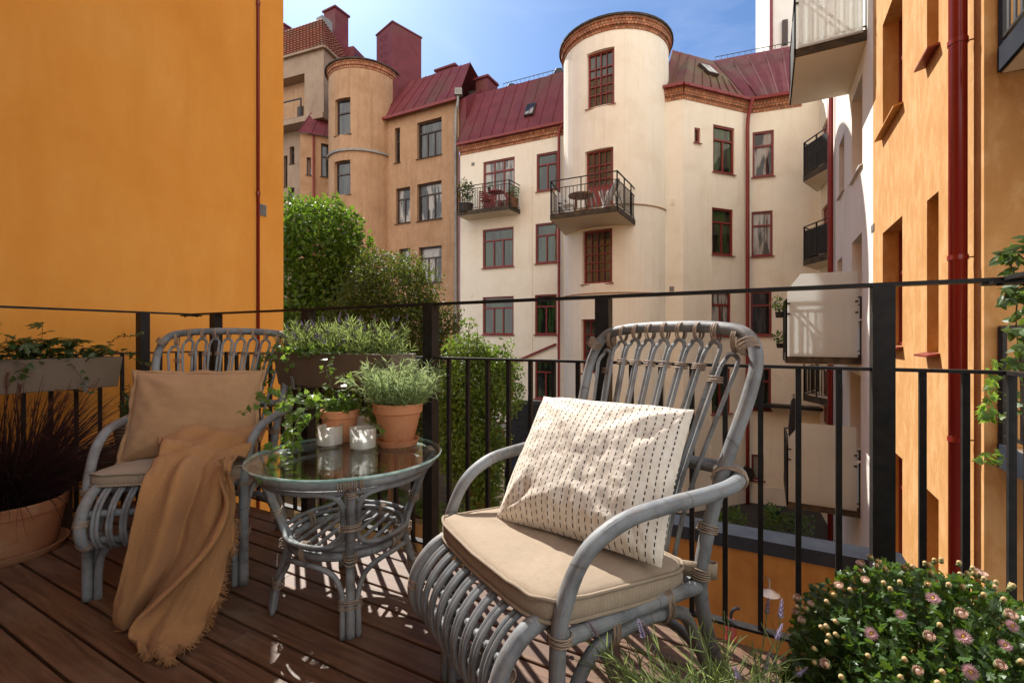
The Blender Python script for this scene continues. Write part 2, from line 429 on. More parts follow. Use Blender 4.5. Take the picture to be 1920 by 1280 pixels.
MT['grass'] = M_leaf('purple_grass', (0.018, 0.010, 0.012), (0.05, 0.022, 0.022), 0.2, 0.4, tcol=(0.10, 0.03, 0.02))
MT['plume'] = M_leaf('grass_plume', (0.10, 0.035, 0.03), (0.17, 0.07, 0.05), 0.3, 0.9)
MT['stem'] = M_noise('green_stem', (0.09, 0.13, 0.04), (0.14, 0.18, 0.07), 30, 0.7, 0)
MT['stem_brown'] = M_noise('brown_stem', (0.07, 0.045, 0.025), (0.12, 0.08, 0.045), 30, 0.85, 0)
MT['bark'] = M_noise('bark', (0.06, 0.042, 0.028), (0.12, 0.085, 0.055), 6, 0.95, 0.6, 30, 0.02, stretch=(1, 1, 0.3))
MT['purple'] = M_noise('lavender_flower', (0.17, 0.14, 0.24), (0.32, 0.28, 0.40), 90, 0.9, 0)
MT['seedhead'] = M_noise('faded_lavender', (0.10, 0.075, 0.085), (0.20, 0.15, 0.17), 90, 0.9, 0)
MT['petal'] = M_leaf('pink_petal', (0.52, 0.29, 0.33), (0.66, 0.44, 0.45), 0.25, 0.7, 0.2, tcol=(0.75, 0.45, 0.45))
MT['petal_pale'] = M_leaf('pale_petal', (0.62, 0.42, 0.32), (0.70, 0.52, 0.42), 0.25, 0.7, 0.2, tcol=(0.8, 0.55, 0.4))
MT['bud'] = M_noise('cream_bud', (0.50, 0.36, 0.15), (0.62, 0.44, 0.24), 60, 0.8, 0)
MT['budcup'] = M_noise('green_bud_cup', (0.12, 0.15, 0.05), (0.17, 0.19, 0.07), 60, 0.8, 0)
MT['disc'] = M_noise('yellow_disc', (0.55, 0.34, 0.04), (0.62, 0.42, 0.08), 90, 0.9, 0)
MT['wicker'] = M_noise('brown_wicker', (0.13, 0.085, 0.055), (0.22, 0.155, 0.10), 12, 0.8, 0.4, 90, 0.003)
MT['darkwood'] = M_noise('dark_stool_wood', (0.035, 0.018, 0.010), (0.075, 0.036, 0.02), 3, 0.5, 0.2, 40, 0.002, stretch=(1, 1, 6))
MT['wood'] = M_noise('brown_furniture_wood', (0.10, 0.045, 0.022), (0.16, 0.075, 0.035), 6, 0.6, 0.2, 40, 0.003)
MT['whitemetal'] = M_noise('white_furniture_paint', (0.55, 0.55, 0.55), (0.65, 0.65, 0.64), 8, 0.5, 0)
MT['redmetal'] = M_noise('red_furniture_paint', (0.20, 0.018, 0.024), (0.25, 0.026, 0.032), 8, 0.45, 0)
MT['greymetal'] = M_noise('grey_vent_metal', (0.22, 0.22, 0.21), (0.30, 0.29, 0.27), 8, 0.5, 0.1, 60, 0.002)
MT['teal'] = M_noise('teal_plastic', (0.015, 0.10, 0.14), (0.02, 0.14, 0.18), 8, 0.35, 0)
MT['darkgreen'] = M_noise('green_plastic', (0.01, 0.07, 0.035), (0.015, 0.09, 0.05), 8, 0.4, 0)
MT['stone'] = M_noise('garden_stone', (0.30, 0.20, 0.10), (0.40, 0.29, 0.16), 4, 0.95, 0.5, 20, 0.02, c3=(0.14, 0.12, 0.05), s3=2.0)
MT['earth'] = M_noise('garden_earth', (0.05, 0.035, 0.018), (0.10, 0.07, 0.035), 3, 1.0, 0.6, 20, 0.03, c3=(0.06, 0.075, 0.02), s3=1.0)
MT['lamp'] = M_noise('lamp_enamel', (0.55, 0.56, 0.56), (0.62, 0.62, 0.61), 8, 0.3, 0)
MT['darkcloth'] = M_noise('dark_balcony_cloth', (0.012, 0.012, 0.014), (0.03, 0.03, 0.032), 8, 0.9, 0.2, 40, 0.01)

# wax: white, slightly glowing through
m, nt, out = newmat('candle_wax')
p_ = princ(nt, None, (0.92, 0.91, 0.88), 0.5, None, 0, 0.3)
t_ = nt.nodes.new('ShaderNodeBsdfTranslucent'); t_.inputs['Color'].default_value = (0.97, 0.96, 0.92, 1)
x_ = nt.nodes.new('ShaderNodeMixShader'); x_.inputs[0].default_value = 0.70
nt.links.new(p_.outputs[0], x_.inputs[1]); nt.links.new(t_.outputs[0], x_.inputs[2]); nt.links.new(x_.outputs[0], out.inputs['Surface'])
MT['wax'] = m

# deck boards
m, nt, out = newmat('deck_wood')
geo = nt.nodes.new('ShaderNodeNewGeometry')
tc = nt.nodes.new('ShaderNodeTexCoord')
addv = nt.nodes.new('ShaderNodeVectorMath'); addv.operation = 'ADD'
mulr = nt.nodes.new('ShaderNodeVectorMath'); mulr.operation = 'SCALE'
comb = nt.nodes.new('ShaderNodeCombineXYZ')
nt.links.new(geo.outputs['Random Per Island'], comb.inputs[0]); nt.links.new(geo.outputs['Random Per Island'], comb.inputs[2])
nt.links.new(comb.outputs[0], mulr.inputs[0]); mulr.inputs['Scale'].default_value = 37.0
nt.links.new(tc.outputs['Object'], addv.inputs[0]); nt.links.new(mulr.outputs[0], addv.inputs[1])
mp = nt.nodes.new('ShaderNodeMapping'); mp.inputs['Scale'].default_value = (1.6, 26.0, 26.0)
nt.links.new(addv.outputs[0], mp.inputs['Vector'])
grain = noisetex(nt, mp.outputs['Vector'], 1.5, 8, 0.65, 1.2)
mp2 = nt.nodes.new('ShaderNodeMapping'); mp2.inputs['Scale'].default_value = (5, 120, 120)
nt.links.new(addv.outputs[0], mp2.inputs['Vector'])
fine = noisetex(nt, mp2.outputs['Vector'], 1.0, 4, 0.6)
blot = noisetex(nt, addv.outputs[0], 3.2, 4, 0.6)
col = ramp(nt, grain, [(0.28, (0.036, 0.015, 0.008)), (0.48, (0.118, 0.052, 0.027)), (0.70, (0.225, 0.118, 0.064))])
col = mixc(nt, math_(nt, 'MULTIPLY', geo.outputs['Random Per Island'], 0.5), col, (0.125, 0.072, 0.045))
col = mixc(nt, math_(nt, 'MULTIPLY', ramp(nt, blot, [(0.5, (0, 0, 0)), (0.75, (1, 1, 1))]), 0.5), col, (0.235, 0.165, 0.11))
col = mixc(nt, math_(nt, 'MULTIPLY', ramp(nt, fine, [(0.55, (0, 0, 0)), (0.8, (1, 1, 1))]), 0.4), col, (0.05, 0.024, 0.014))
vor = nt.nodes.new('ShaderNodeTexVoronoi'); vor.inputs['Scale'].default_value = 1.0
mp3 = nt.nodes.new('ShaderNodeMapping'); mp3.inputs['Scale'].default_value = (3.2, 6.5, 6.5)
nt.links.new(addv.outputs[0], mp3.inputs['Vector']); nt.links.new(mp3.outputs['Vector'], vor.inputs['Vector'])
kn = ramp(nt, vor.outputs['Distance'], [(0.03, (1, 1, 1)), (0.10, (0, 0, 0))])
col = mixc(nt, math_(nt, 'MULTIPLY', kn, 0.75), col, (0.055, 0.024, 0.012))
rr = math_(nt, 'ADD', math_(nt, 'MULTIPLY', grain, 0.25), 0.42)
princ(nt, out, col, rr, bump(nt, math_(nt, 'ADD', grain, math_(nt, 'MULTIPLY', fine, 0.5)), 0.35, 0.003), 0, 0.4)
MT['deck'] = m

# stitched cushion: white cotton with rows of dark running stitches (uv in metres)
m, nt, out = newmat('stitched_cotton')
tc = nt.nodes.new('ShaderNodeTexCoord'); sx = nt.nodes.new('ShaderNodeSeparateXYZ')
nt.links.new(tc.outputs['UV'], sx.inputs[0])
wob = math_(nt, 'MULTIPLY', math_(nt, 'SUBTRACT', noisetex(nt, coords(nt, 'UV', (9, 9, 1)), 1.0, 2), 0.5), 0.007)
u = math_(nt, 'DIVIDE', math_(nt, 'ADD', sx.outputs[0], wob), 0.0172)
fu = math_(nt, 'ABSOLUTE', math_(nt, 'SUBTRACT', math_(nt, 'FRACT', u), 0.5))
row = math_(nt, 'FLOOR', u)
sh = math_(nt, 'FRACT', math_(nt, 'MULTIPLY', math_(nt, 'SINE', math_(nt, 'MULTIPLY', row, 12.99)), 43.7))
vv = math_(nt, 'ADD', math_(nt, 'DIVIDE', sx.outputs[1], 0.0150), sh)
fv = math_(nt, 'FRACT', vv)
on = math_(nt, 'MULTIPLY', math_(nt, 'LESS_THAN', fu, 0.072), math_(nt, 'LESS_THAN', fv, 0.58))
vo = coords(nt)
cot = ramp(nt, noisetex(nt, vo, 60, 4), [(0.3, (0.70, 0.62, 0.52)), (0.7, (0.80, 0.73, 0.64))])
col = mixc(nt, on, cot, (0.022, 0.018, 0.016))
vg = nt.nodes.new('ShaderNodeTexNoise'); vg.inputs['Scale'].default_value = 1.0; vg.inputs['Detail'].default_value = 4
nt.links.new(coords(nt, 'UV', (70, 26, 1)), vg.inputs['Vector'])
groove = math_(nt, 'MULTIPLY', math_(nt, 'LESS_THAN', fu, 0.11), -0.5)
h = math_(nt, 'ADD', math_(nt, 'MULTIPLY', vg.outputs['Fac'], 1.6), math_(nt, 'ADD', groove, math_(nt, 'MULTIPLY', noisetex(nt, vo, 300, 2), 0.25)))
princ(nt, out, col, 0.95, bump(nt, h, 0.75, 0.004), 0, 0.15, Sheen_Weight=0.1)
MT['stitched'] = m
# ================================================================== deck and railing
mb = MB()
pitch = 0.0975
L0, L1 = -0.05, 3.95
w = 0.02
k = 0
while w < 3.3:
    jn = RU(1.2, 2.9) if k % 3 == 1 else None
    segs = [(L0, L1)] if jn is None else [(L0, jn - 0.0015), (jn + 0.0015, L1)]
    for a, b in segs:
        h = RU(-0.0008, 0.0008); e = 0.0025
        y0, y1 = -w - pitch + 0.009, -w
        # board with eased long edges
        prof = [(y0, -0.028), (y0, h - e), (y0 + e, h), (y1 - e, h), (y1, h - e), (y1, -0.028)]
        n = len(prof)
        vs = [V((a, q[0], q[1])) for q in prof] + [V((b, q[0], q[1])) for q in prof]
        mb.add(vs, [tuple(range(n)), tuple(range(2 * n - 1, n - 1, -1))] + [(i, n + i, n + (i + 1) % n, (i + 1) % n) for i in range(n)])
    w += pitch; k += 1
deck = mb.build('deck', MT['deck'], loc=C0, rotz=BANG); tag(deck, kind='structure')
mb = MB(); mb.box(-0.12, 4.1, -3.3, 0.03, -0.22, -0.035)
slab = mb.build('deck_slab', MT['black'], loc=C0, rotz=BANG); tag(slab, kind='structure')

rail = thing('balcony_railing', 'black iron railing with slim balusters round the wooden deck', 'railing', C0, BANG)
TOPZ, MIDZ, BOTZ = 1.097, 0.862, 0.045
RT = 3.735                       # the right hand corner
def flat(mb, a, b, wd, th): mb.bar(a, b, wd, th)
mb = MB()
mb.bar((-0.02, 0, TOPZ), (RT + 0.02, 0, TOPZ), 0.042, 0.010)
mb.build('top_rail', MT['black'], rail)
mb = MB(); mb.bar((0, -0.0215, TOPZ), (0, -2.93, TOPZ), 0.042, 0.010); mb.build('top_rail', MT['black'], rail)
mb = MB(); mb.bar((RT, -0.0215, TOPZ + 0.001), (RT, -2.93, TOPZ + 0.001), 0.042, 0.010); mb.build('top_rail', MT['black'], rail)
for x in (0.0, RT):
    mb = MB(); mb.box(x - 0.05, x + 0.05, -0.05, 0.03, TOPZ - 0.012, TOPZ - 0.0055)
    for bx, by in ((-0.03, -0.03), (0.03, 0.01)): mb.rev([(0.0001, 0.0), (0.007, 0.0), (0.007, -0.005), (0.0001, -0.005)], (x + bx, by, TOPZ - 0.012), 8)
    mb.build('joint_plate', MT['black'], rail)
for z, nm in ((MIDZ, 'mid_rail'), (BOTZ, 'bottom_rail')):
    mb = MB(); mb.bar((0.0, 0, z), (RT, 0, z), 0.032, 0.009); mb.build(nm, MT['black'], rail)
    mb = MB(); mb.bar((0, -0.0165, z), (0, -2.93, z), 0.032, 0.009); mb.build(nm, MT['black'], rail)
    mb = MB(); mb.bar((RT, -0.0165, z), (RT, -2.93, z), 0.032, 0.009); mb.build(nm, MT['black'], rail)
postx = [0.255, 1.09, 1.893, 2.676, 3.475]
posty = [0.27, 1.07, 1.87, 2.67]
def post(x, y):
    mb = MB(); mb.box(x - 0.025, x + 0.025, y - 0.025, y + 0.025, -0.2, TOPZ - 0.0055)
    mb.build('post', MT['black'], rail)
for x in postx: post(x, 0)
for y in posty: post(0, -y)
for y in posty: post(RT, -y)
def baluster(x, y):
    mb = MB(); mb.box(x - 0.0075, x + 0.0075, y - 0.0075, y + 0.0075, BOTZ + 0.0047, MIDZ - 0.0047)
    mb.build('baluster', MT['black'], rail)
bays = [0.0] + postx + [RT]
for a, b in zip(bays, bays[1:]):
    n = max(2, round((b - a) / 0.0985))
    for i in range(1, n): baluster(lerp(a, b, i / n), 0)
baluster(0, 0); baluster(RT, 0)
ys = [0.0] + posty
for a, b in zip(ys, ys[1:]):
    n = max(2, round((b - a) / 0.0985))
    for i in range(1, n): baluster(0, -lerp(a, b, i / n))
for a, b in zip(ys, ys[1:]):
    n = max(2, round((b - a) / 0.0985))
    for i in range(1, n): baluster(RT, -lerp(a, b, i / n))

# ================================================================== rattan chairs
def binding(parent, c, t, r, n=4, sp=0.0050, r2=None, th=0.0019, ax=None, name='binding'):
    c, t = V(c), V(t).normalized()
    a = V(ax) if ax else (V((0, 0, 1)) if abs(t.z) < 0.9 else V((1, 0, 0)))
    a = (a - t * a.dot(t)).normalized(); b = t.cross(a)
    mb = MB(); r2 = r2 or r
    for i in range(n):
        q = c + t * (i - (n - 1) / 2) * sp + rvec() * 0.0006
        tl = RU(-0.12, 0.12)
        pts = [q + a * r2 * math.cos(x) + b * r * math.sin(x) + t * math.sin(x) * r * tl for x in [2 * PI * k / 12 for k in range(12)]]
        mb.tube(pts, th, 5, closed=True)
    return mb.build(name, MT['bind'], parent, smooth='all')

def knob_tube(mb, pts, r, n=12, var=0.02):
    mb.tube(pts, [r * (1 + var * math.sin(i * 0.9) * math.sin(i * 0.23)) for i in range(len(pts))], n)

YB = [(0.0, 0.60), (0.12, 0.555), (0.24, 0.495), (0.40, 0.465), (0.62, 0.515), (0.82, 0.590), (0.93, 0.632), (0.99, 0.652)]
def yb(z): return interp(YB, z)
def make_chair(label, loc, rz):
    t = thing('rattan_armchair', label, 'chair', loc, rz, 'rattan armchairs on the deck')
    R = MT['rattan']
    t.scale = (0.985, 0.925, 1.0)
    # back frame: foot, post, arched top, post, foot
    half = [(0.275, 0.60, 0.0), (0.262, 0.555, 0.12), (0.25, 0.495, 0.24), (0.25, 0.465, 0.40), (0.272, 0.515, 0.62), (0.300, 0.585, 0.81),
            (0.298, 0.622, 0.90), (0.262, 0.642, 0.957), (0.19, 0.650, 0.975), (0.08, 0.652, 0.982)]
    pts = half + [(-x, y, z) for x, y, z in reversed(half)]
    mb = MB(); knob_tube(mb, spline(pts, 6), 0.0168, 14); mb.build('back_frame', R, t, smooth='all')
    # arms: front foot up, over and round behind the back
    half = [(0.262, 0.0, 0.0), (0.262, 0.0, 0.15), (0.262, 0.0, 0.34), (0.264, 0.012, 0.44), (0.270, 0.065, 0.535), (0.282, 0.16, 0.585), (0.296, 0.29, 0.60),
            (0.312, 0.42, 0.608), (0.316, 0.50, 0.618), (0.292, 0.553, 0.628), (0.22, 0.565, 0.628), (0.10, 0.560, 0.622)]
    pts = half + [(-x, y, z) for x, y, z in reversed(half)]
    mb = MB(); knob_tube(mb, spline(pts, 6), 0.0172, 14); mb.build('arm_frame', R, t, smooth='all')
    # seat frame
    mb = MB()
    for s in (-1, 1): mb.tube([(s * 0.262, 0.012, 0.385), (s * 0.255, 0.25, 0.378), (s * 0.25, 0.45, 0.368)], 0.016, 10)
    mb.tube([(-0.245, 0.012, 0.395), (0.245, 0.012, 0.395)], 0.015, 10)
    mb.tube([(-0.235, 0.452, 0.372), (0.235, 0.452, 0.372)], 0.014, 10)
    for i in range(5): mb.tube([(-0.24, 0.08 + 0.075 * i, 0.392), (0.24, 0.08 + 0.075 * i, 0.392)], 0.008, 6)
    mb.build('seat_frame', R, t, smooth=True)
    # bent braces along the sides and the front
    for s in (-1, 1):
        mb = MB()
        mb.tube(spline([(s * 0.250, 0.035, 0.0), (s * 0.250, 0.034, 0.14), (s * 0.252, 0.045, 0.25), (s * 0.252, 0.10, 0.325), (s * 0.250, 0.19, 0.345), (s * 0.248, 0.30, 0.342),
                        (s * 0.246, 0.40, 0.315), (s * 0.246, 0.458, 0.23), (s * 0.250, 0.52, 0.10), (s * 0.262, 0.575, 0.0)], 6), 0.0145, 10)
        mb.build('side_brace', R, t, smooth=True)
    mb = MB()
    h = [(0.230, 0.004, 0.0), (0.228, 0.004, 0.10), (0.215, 0.004, 0.165), (0.17, 0.004, 0.198), (0.09, 0.004, 0.205)]
    mb.tube(spline(h + [(-x, y, z) for x, y, z in reversed(h)], 6), 0.0135, 10); mb.build('front_brace', R, t, smooth=True)
    mb = MB()
    h = [(0.245, 0.60, 0.0), (0.235, 0.54, 0.12), (0.19, 0.50, 0.20), (0.09, 0.495, 0.215)]
    mb.tube(spline(h + [(-x, y, z) for x, y, z in reversed(h)], 6), 0.0135, 10); mb.build('rear_brace', R, t, smooth=True)
    # rolled front
    def roll(x, k=1.0, o=0.0):
        p = [(0.05, 0.408), (-0.005, 0.412), (-0.060, 0.392), (-0.105, 0.345), (-0.118, 0.285), (-0.095, 0.232), (-0.045, 0.212), (0.005, 0.226)]
        return spline([(x, lerp(-0.03, y, k) , lerp(0.31, z, k) + o) for y, z in p], 5)
    for s in (-1, 1):
        mb = MB(); mb.tube(roll(s * 0.222, 0.98), 0.0185, 12); mb.build('roll_end', R, t, smooth=True)
    xs = [-0.176 + 0.0440 * i for i in range(9)]
    for x in xs:
        for d in (-0.0060, 0.0060):
            mb = MB(); mb.tube(roll(x + d + RU(-0.0012, 0.0012), 1.03 + 0.02 * math.cos(x * 6)), 0.0061, 8)
            mb.build('hoop', R, t, smooth=True)
    mb = MB(); mb.tube([(-0.222, -0.085, 0.335), (0.222, -0.085, 0.335)], 0.0125, 10); mb.build('roll_rail', R, t, smooth=True)
    mb = MB(); mb.tube([(-0.222, -0.070, 0.238), (0.222, -0.070, 0.238)], 0.0125, 10); mb.build('roll_rail', R, t, smooth=True)
    mb = MB()
    for x in xs:
        for d in (-0.0060, 0.0060): mb.ball((x + d, -0.1235, 0.300), 0.0022, 6, 4)
    mb.build('nail', MT['bind'], t, smooth=True)
    # nine long loops in the back
    ctr = [-0.2325 + 0.058125 * i for i in range(9)]
    hw = 0.0200
    legs = []
    for i, x in enumerate(ctr):
        zt = 0.948 - 0.60 * max(0.0, abs(x) - 0.165) ** 1.0 * 0.9
        p = []
        def side(s):
            q = []
            for z in (0.375, 0.48, 0.60, 0.72, 0.82, zt - 0.040):
                f = (z - 0.375) / (zt - 0.040 - 0.375)
                xx = lerp(x * 0.66 + s * 0.0105, x + s * hw, f ** 1.15)
                q.append(V((xx, yb(z) - 0.006 + (0.004 if s > 0 else -0.004), z)))
            return q
        a = side(-1); b = side(1)
        arc = [V((x + hw * math.cos(an), yb(zt) - 0.004, zt - 0.030 + 0.027 * math.sin(an))) for an in [PI * k / 6 for k in range(7)]]
        pts = a + list(reversed(arc))[1:-1] + list(reversed(b))
        mb = MB(); mb.tube(spline(pts, 4), 0.0060, 8); mb.build('back_loop', R, t, smooth='all')
        zt2 = interp([(0, 0.982), (0.19, 0.975), (0.262, 0.957), (0.3, 0.90)], abs(x))
        binding(t, (x, yb(0.965) - 0.002, (zt + zt2) / 2 + 0.004), (1, 0, 0), 0.0182, 4, 0.0040, r2=0.0192 + (zt2 - zt) / 2 * 0.4)
        if i:
            xm = (x + ctr[i - 1]) / 2; zz = 0.872 - (0.03 if i in (1, 8) else 0)
            binding(t, (xm, yb(zz) - 0.006, zz), (0, 0.25, 1), 0.0095, 3, 0.0065, r2=0.0215, ax=(1, 0, 0))
    # cross bar tying the loops
    mb = MB(); mb.tube([(-0.255, 0.530, 0.635), (0.255, 0.530, 0.635)], 0.0095, 8); mb.build('back_bar', R, t, smooth=True)
    # lashings
    for s in (-1, 1):
        binding(t, (s * 0.290, 0.520, 0.622), (-s * 0.45, 0.9, 0.15), 0.040, 4, 0.0075, r2=0.027)
        binding(t, (s * 0.262, 0.006, 0.392), (0, 0, 1), 0.024, 4)
        binding(t, (s * 0.249, 0.464, 0.395), (0, 0.2, 1), 0.023, 5)
        binding(t, (s * 0.254, 0.485, 0.50), (0, 0.25, 1), 0.0235, 4)
        binding(t, (s * 0.222, -0.094, 0.335), (s * 1, 0.0, 0.0), 0.0155, 5)
        binding(t, (s * 0.222, -0.110, 0.310), (0, 0.25, 1), 0.0225, 5)
        binding(t, (s * 0.222, -0.088, 0.236), (0, -0.8, 0.7), 0.0225, 5)
        binding(t, (s * 0.256, 0.15, 0.361), (0, 1, 0), 0.019, 5, r2=0.036, ax=(0, 0, 1))
        binding(t, (s * 0.252, 0.33, 0.358), (0, 1, 0), 0.019, 5, r2=0.036, ax=(0, 0, 1))
        binding(t, (s * 0.256, 0.018, 0.20), (0, 0, 1), 0.024, 5, r2=0.036, ax=(0, 1, 0))
        binding(t, (s * 0.284, 0.610, 0.93), (-s * 0.5, 0.2, 0.85), 0.0235, 6)
    return t
CH_L = ((-1.2865, 1.755, 0), math.radians(12.0)); CH_R = ((-0.05, 1.093, 0), math.radians(-58.7))
chair_r = make_chair('grey rattan armchair in the sun, nearest the viewer, with the stitched white cushion', *CH_R)
chair_l = dup(chair_r, CH_L[0], CH_L[1], 'grey rattan armchair in the shade against the orange wall, under the brown throw')

# ------------------------------------------------------------------ seat cushions
def cushion_xf(x, y, t):
    # t 0 bottom, 1 top ; the seat falls towards the back
    zb = 0.410 - 0.030 * (y / 0.47)
    return zb
def make_seat_cushion(label, loc, rz):
    o = None
    W, Dp = 0.262, 0.235
    yc = 0.205
    def outline(n=72):
        pts = []
        for k in range(n):
            a = 2 * PI * k / n
            e = 0.24
            cx = math.copysign(abs(math.cos(a)) ** e, math.cos(a)); sy = math.copysign(abs(math.sin(a)) ** e, math.sin(a))
            x = W * cx; y = Dp * sy
            if y > 0: x *= 1 - 0.10 * (y / Dp) ** 2
            if y < 0: y -= 0.018 * (1 - (x / W) ** 2)
            pts.append((x, yc + y))
        return pts
    ol = outline(); n = len(ol)
    mb = MB(); rings = []
    H = 0.058
    prof = [(0.0, -0.004), (0.55, -0.002), (0.90, 0.002), (0.985, 0.010), (1.0, 0.018), (1.012, H * 0.5), (1.0, H - 0.012), (0.985, H - 0.003), (0.93, H + 0.004), (0.80, H + 0.010), (0.6, H + 0.014), (0.35, H + 0.016), (0.15, H + 0.017), (0.0, H + 0.017)]
    vs = []; fs = []; uvs = []
    def pt(k, s, z):
        x = ol[k][0] * s; y = yc + (ol[k][1] - yc) * s
        nz = 0.0
        if z > H * 0.7: nz = 0.007 * mnoise.noise(V((x * 9, y * 9, 3.1))) + 0.005 * mnoise.noise(V((x * 24 + y * 18, y * 34 - x * 10, 7)))
        return V((x, y, 0.402 - 0.045 * (y / 0.47) + z + nz))
    for s, z in prof:
        rings.append(len(vs))
        for k in range(n): vs.append(pt(k, max(s, 0.002), z))
    for i in range(len(prof) - 1):
        for k in range(n):
            l = (k + 1) % n
            f = (rings[i] + k, rings[i] + l, rings[i + 1] + l, rings[i + 1] + k)
            fs.append(f)
            side = 3 <= i <= 6
            if side: uvs.append([(kk * 0.0225, vs[q].z) for q, kk in zip(f, (k, k + 1, k + 1, k))])
            else: uvs.append([(vs[q].x, vs[q].y) for q in f])
    mb.add(vs, fs, uvs)
    o = mb.build('seat_cushion', MT['cushion'], None, smooth='all', loc=loc, rotz=rz)
    for s, z in ((1.006, H - 0.003), (1.006, 0.013)):
        pm = MB(); pm.tube([pt(k, s, z) for k in range(n)], 0.0042, 6, closed=True); pm.build('piping', MT['cushion'], o, smooth='all')
    for sx in (-1, 1):
        pm = MB()
        p = [(sx * 0.19, 0.43, 0.395), (sx * 0.235, 0.435, 0.405), (sx * 0.275, 0.47, 0.405), (sx * 0.262, 0.50, 0.40), (sx * 0.225, 0.485, 0.40)]
        pp = spline(p, 5); vs2 = []
        for q in pp: vs2 += [q + V((0, 0, -0.018)), q + V((0, 0, 0.018))]
        pm.add(vs2, [(2 * i, 2 * i + 2, 2 * i + 3, 2 * i + 1) for i in range(len(pp) - 1)],
               [[(i * .01, 0), (i * .01 + .01, 0), (i * .01 + .01, .036), (i * .01, .036)] for i in range(len(pp) - 1)])
        st = pm.build('tie_strap', MT['cushion'], o, smooth='all')
        so = st.modifiers.new('thickness', 'SOLIDIFY'); so.thickness = 0.003
    return o
cu_r = tag(make_seat_cushion('', *CH_R), 'beige canvas seat cushion on the sunlit front armchair', 'cushion', 'seat cushions of the armchairs'); cu_r.scale = (0.985, 0.94, 1.0)
cu_l = dup(cu_r, CH_L[0], CH_L[1], 'beige canvas seat cushion on the shaded armchair, half under the throw')

# ------------------------------------------------------------------ loose pillows
def make_pillow(name, S, thick, mat, M, label, wr=1.0, seed=0, lip=0.0, corner=0.05, SZ=None):
    N = 44; SZ = SZ or S
    mb = MB(); vs = []; fs = []; uvs = []
    for side in (1, -1):
        base = len(vs)
        for j in range(N + 1):
            for i in range(N + 1):
                u, v = 2 * i / N - 1, 2 * j / N - 1
                e = max(0.0, (1 - abs(u) ** 2.6)) ** 0.55 * max(0.0, (1 - abs(v) ** 2.6)) ** 0.55
                pin = 1 - corner * ((1 - v * v) * abs(u) ** 3 + 0) ; piv = 1 - corner * ((1 - u * u) * abs(v) ** 3)
                x = S / 2 * u * pin; z = SZ / 2 * v * piv
                nn = mnoise.noise(V((u * 2.2 + seed, v * 1.7, seed * 1.3))) * 0.010 + mnoise.noise(V((u * 7 + v * 4 + seed, v * 6 - u * 3, 2 + seed))) * 0.0045 * wr
                cr = 0.0
                for (cx, cz) in ((1, 1), (-1, -1), (1, -1), (-1, 1)):
                    dd = math.hypot(u - cx, v - cz); an = math.atan2(v - cz, u - cx)
                    cr += 0.006 * wr * math.exp(-(dd - 0.45) ** 2 * 5) * math.sin(an * 11 + seed)
                sag = -0.02 * (v < 0) * v * (1 - u * u)
                y = -side * (thick / 2 * e + (nn + cr) * min(1.0, e * 1.6) + sag * e) 
                vs.append(M @ V((x, y, z)))
        for j in range(N):
            for i in range(N):
                a = base + j * (N + 1) + i
                q = (a, a + 1, a + N + 2, a + N + 1)
                uq = [(S * i / N, SZ * j / N), (S * (i + 1) / N, SZ * j / N), (S * (i + 1) / N, SZ * (j + 1) / N), (S * i / N, SZ * (j + 1) / N)]
                if side < 0: q = tuple(reversed(q)); uq.reverse()
                fs.append(q); uvs.append(uq)
    mb.add(vs, fs, uvs)
    o = mb.build(name, mat, None, smooth='all')
    o['label'] = label; o['category'] = 'pillow'
    if lip:
        pm = MB(); q = []
        edge = [(i, 0) for i in range(N)] + [(N, j) for j in range(N)] + [(N - i, N) for i in range(N)] + [(0, N - j) for j in range(N)]
        inner = [V(vs[j * (N + 1) + i]) for i, j in edge]
        cen = M @ V((0, 0, 0)); nrm = (M.to_3x3() @ V((0, -1, 0))).normalized()
        m_ = len(inner); pv = []
        for k, p in enumerate(inner):
            d = (p - cen).normalized()
            wv = nrm * 0.004 * math.sin(k * 0.8 + seed) + nrm * 0.004 * math.sin(k * 0.31)
            pv += [p - d * 0.004, p + d * lip * (1 + 0.2 * math.sin(k * 0.53)) + wv]
        pm.add(pv, [(2 * k, 2 * ((k + 1) % m_), 2 * ((k + 1) % m_) + 1, 2 * k + 1) for k in range(m_)],
               [[(k * .01, 0), (k * .01 + .01, 0), (k * .01 + .01, .02), (k * .01, .02)] for k in range(m_)])
        f = pm.build('flange', mat, o, smooth='all')
        so = f.modifiers.new('thickness', 'SOLIDIFY'); so.thickness = 0.004; so.offset = 0
    return o
def place(loc, rz): return Matrix.Translation(V(loc)) @ Matrix.Rotation(rz, 4, 'Z')
# stitched white pillow on the sunny chair, turned a little and leaning back
ax_ = V((0.80, -0.60, 0)).normalized(); up_ = V((0.140, 0.180, 0.290)).normalized(); up_ = (up_ - ax_ * up_.dot(ax_)).normalized(); ay_ = up_.cross(ax_)
pc0 = V((0.209, 1.232, 0.614))
M = Matrix(((ax_.x, ay_.x, up_.x, pc0.x), (ax_.y, ay_.y, up_.y, pc0.y), (ax_.z, ay_.z, up_.z, pc0.z), (0, 0, 0, 1)))
pil = make_pillow('stitched_pillow', 0.455, 0.165, MT['stitched'], M, 'white cotton pillow with rows of dark running stitches leaning in the front armchair', 1.1, 3.0, 0, 0.035, 0.39)
# back of that pillow shows as a dark trim at its far corner
M = place(*CH_L) @ Matrix.Translation(V((-0.035, 0.315, 0.615))) @ Matrix.Rotation(math.radians(5), 4, 'Z') @ Matrix.Rotation(math.radians(-20), 4, 'X') @ Matrix.Rotation(math.radians(1), 4, 'Y')
pil2 = make_pillow('linen_pillow', 0.50, 0.15, MT['linen'], M, 'plain tan linen pillow with a flanged hem in the shaded armchair', 0.7, 8.0, 0.016, 0.06, 0.385)

